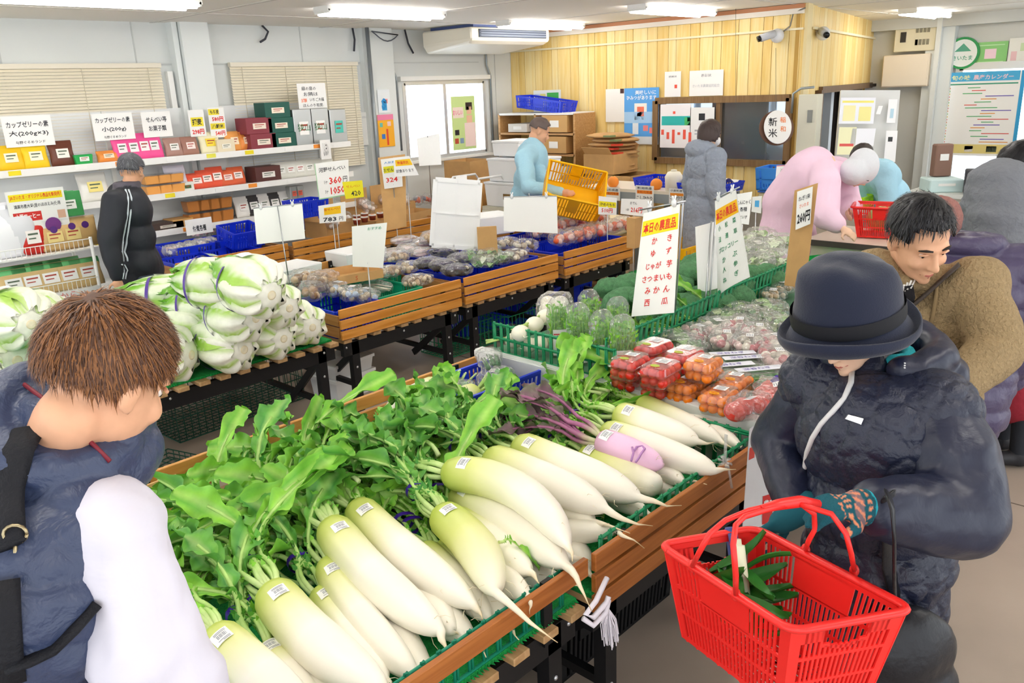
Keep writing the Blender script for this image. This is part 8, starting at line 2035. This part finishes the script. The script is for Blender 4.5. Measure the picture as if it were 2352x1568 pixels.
for k,(px_,w,h,col,lc,lab) in enumerate(((18,.2,.34,'#f1f2f8',None,'white foil tea pouch at the left edge'),(48,.2,.36,'#d9dbe2',None,'silver foil tea pouch behind the red one'),(72,.17,.24,'#c92a22','#f6efec','red coffee pouch with white label'),(122,.2,.2,'#d2ae76','#ead38c','kraft pouch with purple seal, first'),(165,.19,.21,'#d2ae76','#ead38c','kraft pouch with purple seal, second'),(196,.17,.21,'#cfa96f',None,'kraft pouch with purple seal, third'))):
 t = pack('pouch',rx(px_,540),z1 + .006,w,h,.09,col,lc,lab,'pouches on the wire rack',RY + .1,.1)
 if k > 2: m = MB(); m.T = Matrix.Rotation(PI / 2,4,'X'); m.lathe([(.024,.048),(.024,.05)],14,(0,h * .72,0)); m.build('seal',C('#5a2a80'),t)
for k in range(3): pack('box',rx(150 + 9 * k,500),z1 + .22,.17,.17,.035,'#3f9a55','#f4f6f0','green tea box with white label, %s' % ORD[k],'green tea boxes',RY + .22 - .045 * k,.1)
m = MB(); m.box((0,0,0),(.35,.2,.012)); tag(m.build('acrylic_riser',CLEAR2,mw=TR((rx(158,500),RY + .2,z1 + .212))),'clear riser under the green tea boxes','stand')
for k in range(9):
 t = pack('pouch',rx(25 + 44 * (k % 5) + (15 if k > 4 else 0),640),z2 + .006,.2,.2,.07,'#e2c48c','#f8f8f6','green topped snack pack, %s row, %s' % (('front','rear')[k // 5],ORD[k % 5]),'green topped snack packs',RY + .06 + .14 * (k // 5),.3)
 m = MB(); m.smooth = True; m.tube([(-.1,0,.17),(.1,0,.17)],.03,8,True,None,.35,up=(0,1,0)); m.build('green_top',C('#6cc47c',.4),t)
q_ = wall_q(10,442,162,520,RY + .1,'y')
t = sheet_sign('shop_sign','white notice with yellow heading announcing new soy coffee','sign',q_,[('JAさいたま・オリジナル商品を新発売！',.5,.16,.88,.12,RD,.015),('鴻巣市産大豆(里のほほえみ)使用',.5,.38,.8,.11,BK_,.01),('大豆コーヒー',.3,.62,.42,.14,'#fbf3f0',.03)],bands=[(.04,.08,.96,.25,'#f7e51d'),(.06,.52,.54,.74,'#d8322c'),(.82,.55,.96,.75,'#e0b49a')])
p = (q_[2] + q_[3]) / 2 + V(.07,-.01,.03); m = MB(); m.T = Matrix.Rotation(PI / 2,4,'X'); m.lathe([(.05,0),(.05,.003)],20); m.build('seal',C('#7a3a8a'),t,mw=Matrix.Translation(p - t.location))
# ============================================================ back of the shop
# air conditioner under the ceiling
ac = thing('air_conditioner','beige ceiling air conditioner between the pilaster and yellow wall','air conditioner',(7.35,7.2,ZC - .3))
IV = C('#efe9d8',.4)
m = MB(); m.loft([[V(-.62,-.36,.09),V(.62,-.36,.09),V(.62,.36,.02),V(-.62,.36,.02)],[V(-.66,-.42,.13),V(.66,-.42,.13),V(.66,.38,.1),V(-.66,.38,.1)],[V(-.66,-.42,.26),V(.66,-.42,.26),V(.66,.38,.26),V(-.66,.38,.26)]]); m.build('casing',IV,ac,bevel=.015)
m = MB(); m.box((.02,-.425,.2),(1.12,.02,.085)); g = m.build('outlet',C('#4a5364'),ac)
for k in range(3): m = MB(); m.box((.02,-.44,.175 + .026 * k),(1.1,.012,.007)); m.build('louver',C('#8b93a4'),g)
m = MB(); m.box((0,0,.3),(1.1,.7,.06)); m.build('mount',C('#5a6a9c',.6),ac)
for (x,y,lab) in ((1346,62,'round white smoke detector beside the air conditioner lamp'),(2065,47,'round white smoke detector above the grey panel')):
 p = pz(x,y,ZC); t = thing('smoke_detector',lab,'detector',p); m = MB(); m.smooth = True; m.lathe([(.06,0),(.06,-.02),(.04,-.05),(.01,-.055)],18); m.build('cover',C('#eceae6'),t); m = MB(); m.lathe([(.03,-.05),(.03,-.058)],12); m.build('sensor',C('#b9c0c8'),t)
for (q0,lab,d) in ((pxp(1785,82,XB - .05),'white security camera on the yellow wall',-1),(WPA + dAB * along(1872,78)[0] + nAB * .08 + V(0,0,along(1872,78)[1]),'security camera on the wall corner',1)):
 t = thing('security_camera',lab,'camera',q0); m = MB(); m.smooth = True; m.ell((0,0,0),(.07,.07,.07),14,9); m.build('mount',C('#e6e8ec'),t); m = MB(); m.smooth = True; m.tube([(-.05,0,.02),(-.16,.1 * -d,-.02)],.038,10); b = m.build('camera_body',C('#c9ccd2'),t); m = MB(); m.smooth = True; m.tube([(-.16,.1 * -d,-.02),(-.18,.12 * -d,-.03)],.03,10); m.build('lens',C('#15161a',.2),b)
m = MB(); m.smooth = True; m.tube([pxp(1790,80,XB - .03),pxp(1815,60,XB - .03),pxp(1822,30,XB - .03),pxp(1850,18,XB - .05)],.008,5); tag(m.build('camera_cable',C('#8a8478')),'grey cable running up from the security camera','cable')
m = MB(); m.smooth = True; m.tube([pxp(1818,260,XB - .04),pxp(1822,215,XB - .04),pxp(1840,203,XB - .04),pxp(1870,200,XB - .04)],.012,6); tag(m.build('wall_conduit',GALV),'bent grey conduit at the yellow wall corner','pipe')
t = thing('switch_box','tall cream switch box at the doorway corner','switch box',pxp(1858,290,XB - .1)); m = MB(); m.box((0,0,0),(.12,.2,.62)); m.build('cover',C('#dcd9c6'),t,bevel=.006); m = MB(); m.box((-.065,-.03,.1),(.006,.05,.12)); m.build('label',C('#8d8f8a'),t)
bx = wall_q(2062,54,2150,115,XF - .1,'x'); c = sum(bx,V(0,0,0)) / 4; t = thing('breaker_panel','cream breaker panel with rows of switches on the far wall','breaker panel',c)
w_,h_ = (bx[1] - bx[0]).length,(bx[0] - bx[3]).length
m = MB(); m.box((0,0,0),(.14,w_,h_)); m.build('cover',C('#ece6cc'),t,bevel=.008)
for k in range(9): m = MB(); m.box((-.075,-w_ * (.05 + .09 * (k % 4)),h_ * (.22 if k < 4 else -.2)),(.012,.03,.07)); m.build('switch',C('#8f8a78'),t)
m = MB(); m.box((-.075,w_ * .28,0),(.012,.07,.13)); m.build('breaker',C('#3c3a38'),t)
bx = wall_q(2032,128,2132,198,XF - .16,'x'); c = sum(bx,V(0,0,0)) / 4; t = thing('meter_box','plain cream metal box below the breaker panel','box',c); w_,h_ = (bx[1] - bx[0]).length,(bx[0] - bx[3]).length
m = MB(); m.box((.05,0,0),(.2,w_,h_)); m.build('box_body',C('#efe2cf'),t,bevel=.01); m = MB(); m.box((-.055,0,0),(.012,w_ * .94,h_ * .92)); m.build('box_door',C('#f2e7d6'),t)
t = thing('wall_switch','small cream switch plate on the far wall','switch',pxp(2120,300,XF - .02)); m = MB(); m.box((0,0,0),(.03,.16,.18)); m.build('plate',C('#ebe7d6'),t); m = MB(); m.box((-.02,0,0),(.01,.06,.1)); m.build('rocker',C('#f6f4ea'),t)
# wooden shelf with boxes in the corner
cs = thing('corner_shelf','wooden shelf with boxes beside the sliding window','shelf',(8.15,7.0,0)); WD = wood('shelf_wood','#b98a54','#cda069',1)
for y in (-.62,0.0,.62): m = MB(); m.box((0,y,.82),(.4,.03,1.64)); m.build('side_panel',WD,cs)
for z in (.5,.85,1.15,1.4,1.64): m = MB(); m.box((0,0,z),(.4,1.24,.025)); m.build('shelf_board',WD if z < 1.6 else C('#efeeea'),cs)
for k,(y,z,L,W,H,col) in enumerate(((.33,.86,.34,.36,.2,'#c9c6d2'),(.3,1.16,.34,.5,.12,'#e3dfe6'),(-.3,1.16,.36,.5,.2,'#c99d62'),(-.32,1.41,.36,.5,.2,'#cfa468'),(.3,1.41,.34,.4,.1,'#d9d4cc'),(-.3,.86,.36,.5,.14,'#e6e6e2'),(.3,.51,.36,.4,.2,'#e8d6d0'),(-.3,.51,.36,.5,.24,'#9fb4c8'))):
 t = thing('storage_box','box on the corner shelf, %s compartment, %s' % (('upper','middle','lower')[min(2,int((1.5 - z) / .3))],('window side, pale','window side, flat','wall side, brown','wall side, tall brown','window side, thin','wall side, white','window side, bottom','wall side, bluish')[k]),'box',(8.12,7.0 + y,z + .013),0,'boxes on the corner shelf'); m = MB(); m.box((0,0,H / 2),(L,W * .8,H)); m.build('box_body',C(col,.7),t); m = MB(); m.box((-L / 2 - .002,0,H * .5),(.003,.14,H * .4)); m.build('label',C('#f2f0ec'),t)
crate('snack_crate','blue crate tilted on top of the corner shelf',BLUE,.3,.75,.14,(8.1,6.95,1.68),0,None,tilt=(.12,0))
# foam boxes on a cabinet, cartons and paper bags
cb = thing('metal_cabinet','beige metal cabinet under the stacked foam boxes','cabinet',(6.75,6.15,0)); m = MB(); m.box((0,0,.36),(.55,.75,.72)); m.build('body',C('#cfc9b6',.5),cb,bevel=.006)
for s in (-1,1): m = MB(); m.box((-.28,s * .185,.36),(.015,.35,.64)); d_ = m.build('door',C('#d6d0be',.5),cb); m = MB(); m.box((-.295,s * .04,.4),(.012,.02,.1)); m.build('handle',C('#8a867a'),d_)
foam('lowest white foam box on the beige cabinet',(6.75,6.15,.72),.5,.7,.24); foam('upper white foam box on the beige cabinet',(6.78,6.15,.99),.48,.66,.22); foam('small foam box with red marks on top of the stack',(6.85,6.3,1.25),.4,.4,.14)
m = MB(); m.box((0,0,0),(.004,.3,.06)); tag(m.build('box_label',C('#8a6a3a'),mw=TR((6.485,6.05,.84))),'brown printed label on the lower foam box','label')
carton('tall cardboard box behind the blank sheets by the window',(6.9,7.15,.75),.4,.4,.42,.1); carton('cardboard box under the tall one by the window',(6.9,7.15,0),.6,.6,.74,0)
for k in range(5): pack('pouch',6.55 + .1 * k,.62,.12,.34,.08,'#d9a866',None,'brown paper bag standing in the wire bin, %s' % ORD[k],'brown paper bags',6.6 + .04 * (k % 2),.1,.4)
wb_ = thing('wire_bin','white wire bin with a rounded frame beside the foam lid','rack',(6.35,6.45,0))
for y in (-.2,.2):
 m = MB(); m.smooth = True; m.tube([(-.22,y,0),(-.22,y,1.0),(-.17,y,1.06),(.17,y,1.06),(.22,y,1.0),(.22,y,0)],.012,8); m.build('frame_tube',WH,wb_)
m = MB(); m.box((0,0,.6),(.44,.4,.012)); m.build('bin_floor',WH,wb_)
sheet_sign('price_card','small yellow price tag hanging on the rounded wire frame','sign',DQ((1047,405,7.2),(1072,401,7.2),(1074,440,7.22),(1046,440,7.22)),[('はちみつ',.5,.5,.8,.3,BK_)],bands=[(.02,.3,.98,.75,'#f3e41c')])
# rice tables
GREYT = C('#9aa3a8',.5)
for (y0,y1,lab) in ((4.75,5.5,'grey table with rice samples behind the yellow crate'),(3.95,4.72,'grey table with white jar and blue trays beside the grey coat')):
 t = thing('grey_table',lab,'table',(7.25,(y0 + y1) / 2,0),0,'grey steel tables'); m = MB(); m.box((0,0,.92),(.6,y1 - y0,.03)); m.build('table_top',C('#efe6d6',.4),t); m = MB(); m.box((-.29,0,.86),(.02,y1 - y0,.09)); m.build('apron',GREYT,t)
 for sx in (-1,1):
  for sy in (-1,1): m = MB(); m.box((sx * .27,sy * ((y1 - y0) / 2 - .04),.45),(.045,.045,.9)); m.build('leg',GREYT,t)
for k,(x,y,lab) in enumerate(((7.05,5.15,'orange in a clear bag on the rice table, left'),(7.05,4.62,'orange in a clear bag beside the white jar'),(7.1,4.25,'small orange fruit on the blue tray'))):
 t = thing('orange',lab,'fruit',(x,y,.935),0,'oranges on the grey tables'); m = MB(); m.smooth = True; m.ell((0,0,.05),.06 if k < 2 else .03,14,9); m.build('fruit',C('#f79433',.45),t); m = MB(); m.smooth = True; m.ell((0,0,.11 if k < 2 else .08),(.008,.008,.006),8,5); m.build('stem_end',STEMG,t)
t = thing('white_jar','white plastic jar on the grey table','jar',(7.05,4.42,.935)); m = MB(); m.smooth = True; m.lathe([(.08,0),(.085,.1),(.085,.14),(.06,.18),(.02,.19)],20); m.build('jar_body',C('#f6f1e2',.35),t); m = MB(); m.smooth = True; m.lathe([(.03,.186),(.03,.2),(.01,.205)],14); m.build('lid',C('#efe8d4',.35),t)
for k,(x,y,z,lab) in enumerate(((7.4,4.75,.935,'blue tray behind the oranges'),(7.2,4.1,.935,'blue tray with a white cloth beside the grey coat'))): crate('snack_tray',lab,BLUE,.4,.5,.08,(x,y,z),0,'blue trays on the rice tables')
m = MB(); m.smooth = True; m.sheet(lambda u,v: V((u - .5) * .3,(v - .5) * .45,.03 * math.sin(6 * u) * math.cos(5 * v) + .02),8,8); tag(m.build('white_cloth',PAPER,mw=TR((7.2,4.1,1.02))),'crumpled white cloth lying on the blue tray','cloth')
for k,(y,z,L,W,H,lab,tx) in enumerate(((5.45,0,.5,.5,.95,'tall cardboard box behind the rice table, left',None),(4.95,0,.5,.5,.98,'tall cardboard box behind the rice table, middle',None),(5.15,.985,.46,.42,.22,'open cardboard box with green print on the stack','米'))): carton(lab,(7.85,y + .62,z),L,W,H,0,text=None,flaps=.08 if k == 2 else 0)
q = random.Random(9); PB = M('kraft_paper','#c59a66',.85,var=.12,vscale=8)
for k in range(9):
 t = thing('paper_sack','flattened brown paper rice sack, %s from the bottom of the pile' % ORD[k],'sack',(8.0 + q.uniform(-.04,.04),pxp(1408,345,8.0).y + q.uniform(-.05,.05),pxp(1408,392,8.0).z + .047 * k),q.uniform(-.2,.2),'flattened paper sacks'); m = MB(); m.smooth = True; ph = q.uniform(0,6)
 m.ell((0,0,.028),(.25,.3,.034),20,8,fn=lambda d: 1 + .12 * noise.noise(d * 3 + V(ph,0,0))); m.build('sack_body',PB,t)
 m = MB(); m.box((-.2,-.18,.035),(.1,.1,.02)); m.build('red_print',C('#d9482f' if 3 < k < 7 else '#7d8a5a'),t)
for k in range(6):
 t = thing('rice_bag','cream rice bag, %s from the bottom of the stack under the yellow crate' % ORD[k],'rice bag',(6.55,5.0,.1 + .105 * k),q.uniform(-.1,.1),'stacked rice bags'); m = MB(); m.smooth = True; m.ell((0,0,.05),(.26,.36,.058),20,8,fn=lambda d: 1.0 + .1 * noise.noise(d * 2.5 + V(k,0,0))); m.build('bag_body',M('rice_paper','#eedcb4',.7,var=.05,vscale=12),t); m = MB(); m.box((-.25,.0,.06),(.02,.14,.03)); m.build('print',C('#e09a88'),t)
m = MB(); m.box((6.55,5.0,.05),(.6,.8,.1)); tag(m.build('pallet',wood('pallet_wood','#a9865a','#c09a6c',1)),'low wooden pallet under the rice bags','pallet')
# yellow crate in the man's hands, yellow crates and green turf bench
cr = crate('yellow_crate','yellow plastic crate held tilted by the man in light blue',YEL,.38,.52,.26,dep(1308,462,7.35),.55,None,tilt=(.35,-.75))
for k,(x,y,z) in enumerate(((6.45,3.95,.3),(6.95,3.3,.28))): crate('yellow_crate','yellow crate %s' % ('on the green bench behind the red lettered sign','beside the jeans of the grey coat woman')[k],YEL,.5,.36,.25,(x,y,z),0,'yellow crates')
m = MB(); m.box((6.5,4.0,.15),(.75,.6,.3)); tag(m.build('green_bench',TURF),'low bench covered with green turf behind the persimmon table','bench')
# checkout: scale, blue bin, lime tray, white tub, counters
ct = thing('checkout_counter','grey checkout counter with scale and trays','counter',(7.5,3.2,0)); m = MB(); m.box((0,0,.4),(.55,1.1,.8)); m.build('counter_body',C('#b9b4a6',.6),ct); m = MB(); m.box((0,0,.82),(.62,1.16,.035)); m.build('counter_top',C('#d8dcd6',.4),ct)
sc_ = thing('scale','beige electronic scale with blue keys on the counter','scale',(7.45,3.42,.838),.1); m = MB(); m.box((0,0,.05),(.34,.44,.09),taper=1.1); m.build('scale_body',C('#dccfa6',.5),sc_,bevel=.01); m = MB(); m.box((0,0,.105),(.36,.46,.012)); m.build('pan',M('blue_pan','#3f6fc0',.4),sc_)
for k in range(3): m = MB(); m.box((-.185,-.12 + .12 * k,.055),(.01,.07,.03)); m.build('display',C('#2f4a78'),sc_)
crate('blue_bin','light blue bin standing on the scale',SKY,.34,.52,.2,(7.45,3.42,.955),.1,None,solid=.8); crate('lime_tray','lime green tray on the checkout counter',LIME,.26,.4,.1,(7.38,2.85,.838),0,None)
P = Prim(); P.ell((8.0,3.35,1.02),(.3,.5,.16)); P.cap((8.0,3.35,1.0),(8.0,3.35,.4),.2,.22); P.ell((8.0,3.35,.06),(.26,.3,.06)); tag(skin(P,'white_basin',C('#eceae6',.4),None,.02,3),'smooth white basin stand behind the blue bin','basin')
c2 = thing('packing_counter','beige packing counter with dark edge under the small red basket','counter',(6.0,1.95,0)); m = MB(); m.box((0,0,.41),(.6,.95,.82)); m.build('counter_body',C('#ded6c4',.6),c2); m = MB(); m.box((0,0,.835),(.68,1.02,.03)); tp = m.build('counter_top',C('#eee3d2',.4),c2); m = MB(); m.box((-.345,0,.83),(.012,1.02,.04)); m.build('edge_strip',C('#4a4440'),tp)
b2c = [V(5.82,2.2,1.07),V(6.1,2.28,1.07),V(6.2,1.86,1.07),V(5.92,1.78,1.07)]; B2 = shopping_basket('small red shopping basket with cabbage on the packing counter',b2c,.21,RED)[0]
t = thing('cabbage','pale green cabbage in the counter basket','cabbage',(5.98,2.05,.98)); m = MB(); m.smooth = True; m.ell((0,0,.0),(.1,.1,.085),18,12,fn=lambda d: 1 + .05 * noise.noise(d * 4)); m.build('head',M('round_cabbage','#b9d884',.5,var=.12,vscale=12),t); m = MB(); m.smooth = True; m.sheet(lambda u,v: V(.105 * math.cos(u * 2 - 2.5) * math.sin(.4 + v * 1.3),.105 * math.sin(u * 2 - 2.5) * math.sin(.4 + v * 1.3),.092 * math.cos(.4 + v * 1.3)),8,6); m.build('outer_leaf',C('#9cc766'),t)
gb = thing('greens_bunch','bushy bunch of bright leaves beside the counter basket','greens',(5.66,1.62,.9))
for k in range(34):
 m = MB(); m.smooth = True; l = rnd.uniform(.08,.13)
 m.sheet(lambda u,v: V(l * v,(u - .5) * .09 * math.sin(PI * (.1 + .85 * v)),.012 * math.cos(5 * u) + .01 * math.sin(6 * v)),4,5); m.build('leaf',M('bright_leaf','#56b832',.45,var=.25,vscale=18),gb,mw=TR((rnd.uniform(-.1,.1),rnd.uniform(-.14,.14),rnd.uniform(-.02,.24)),rnd.uniform(-.8,.8),rnd.uniform(-.9,.3),rnd.uniform(2,5)))
m = MB(); m.smooth = True; m.tube([(0,0,-.1),(.02,.02,.05)],[.02,.03],8); m.build('stem',STEMG,gb)
t = thing('waste_bin','round bright green bin behind the bucket hat','bin',pz(1915,600,.74) * 1.0 - V(0,0,.74)); m = MB(); m.smooth = True; m.lathe([(.15,0),(.2,.7),(.215,.71),(.215,.74),(.2,.74),(.145,.02)],28); m.build('bin_body',C('#17a84c',.4),t); m = MB(); m.smooth = True; m.lathe([(.217,.7),(.222,.72),(.217,.745)],28,cap0=False,cap1=False); m.build('rim',C('#2fc266',.4),t)
dk = thing('office_desk','far counter with papers under the crop calendar','counter',(8.6,1.5,0)); m = MB(); m.box((0,0,.42),(.7,2.2,.84)); m.build('counter_body',C('#c9c4b8',.6),dk); m = MB(); m.box((0,0,.86),(.78,2.3,.03)); m.build('counter_top',C('#dfe0da',.4),dk)
for k,(x,y,z,s,col,lab) in enumerate(((8.45,1.35,.875,(.3,.4,.1),'#dcdcda','stack of papers on the far counter, left'),(8.5,1.75,.875,(.3,.25,.26),'#c29a68','brown paper bag on the far counter'),(8.4,2.05,.875,(.2,.25,.22),'#3c3c42','black telephone stand on the far counter'),(8.4,.9,.875,(.4,.5,.03),'#4fc7a8','mint green folder lying on the far counter'),(8.5,2.4,.875,(.3,.3,.12),'#cfe6e6','pale box with teal edge on the far counter'),(8.6,2.45,1.0,(.1,.16,.3),'#8a6a5c','brown leather pouch hanging by the partition'))):
 t = thing('counter_item',lab,'item',(x,y,z),.15 * k,None); m = MB(); m.box((0,0,s[2] / 2),s); m.build('body',C(col,.7),t,bevel=.01); m = MB(); m.box((-s[0] / 2 - .002,0,s[2] * .6),(.004,s[1] * .5,s[2] * .2)); m.build('label',C('#f1f1ee'),t)
# printed white bag hanging at the table front, rope at the rail joint, plastic tie
wq = DQ((1722,985,2.62),(1836,905,2.72),(1806,1190,2.72),(1706,1212,2.62))
t = sheet_sign('printed_bag','white printed plastic bag hanging at the table corner','bag',wq,[('うまい',.72,.16,.2,.18,'#20242a',.02),('埼',.5,.14,.2,.09,'#20242a',.04),('玉',.5,.25,.2,.09,'#20242a',.04),('産',.48,.36,.2,.09,'#20242a',.04),('埼玉',.62,.72,.22,.12,'#f3eeee',.03),('農産',.42,.82,.22,.12,'#f3eeee',.03)],'#e6e6e8',[(.5,.62,.74,.84,'#d8322c'),(.3,.72,.5,.98,'#d8322c'),(.02,.2,.12,.32,'#d84a3c')],curl=.03)
m = MB(); m.smooth = True; m.ell((0,0,0),(.02,.05,.012),12,8); m.build('leaf_print',C('#2f4a34'),t,mw=Matrix.Translation((wq[0] * .3 + wq[1] * .3 + wq[2] * .2 + wq[3] * .2) - t.location + V(0,0,-.05)))
rp = thing('rope_tie','frayed white rope knotted between the two radish tables','rope',(1.59,1.2,.5)); RP = C('#e8e4ee',.9)
m = MB(); m.smooth = True; m.tube([V(.02,.0,.14),V(-.05,-.015,.11),V(-.09,-.01,.085),V(-.07,-.02,.07),V(-.01,-.02,.085),V(.0,-.02,.1)],.008,8); m.tube([V(-.09,.0,.07),V(-.07,-.02,.045),V(-.02,-.025,.06),V(.0,-.02,.09)],.008,8); m.build('rope_loop',RP,rp)
m = MB()
for k in range(40): a = rnd.uniform(0,6.28); r_ = rnd.uniform(0,.028); m.tube([V(0,-.02,.06),V(math.cos(a) * r_,-.02 + math.sin(a) * r_,.02),V(math.cos(a) * r_ * 1.1 + .01,-.02 + math.sin(a) * r_,-.05 + rnd.uniform(-.02,.02))],.0016,4)
o = m.build('frayed_end',RP,rp); o['kind'] = 'stuff'
t = thing('plastic_tie','clear plastic strip tied to the plank top beside the last radish','tie',pz(1665,1060,.72)); m = MB(); m.smooth = True; m.tube([V(0,0,0),V(0,0,.1)],.006,8,True,None,.3); m.tube([V(0,-.01,0),V(0,-.03,-.09)],.005,8,True,None,.3); m.build('strip',HAZY,t)
m = MB(); m.smooth = True
for k in range(6): a = k * 1.05; m.tube([V(0,0,0),V(math.cos(a) * .03,math.sin(a) * .02,.012 * math.sin(a))],[.004,.009],6,True,None,.4)
m.build('knot',HAZY,t)
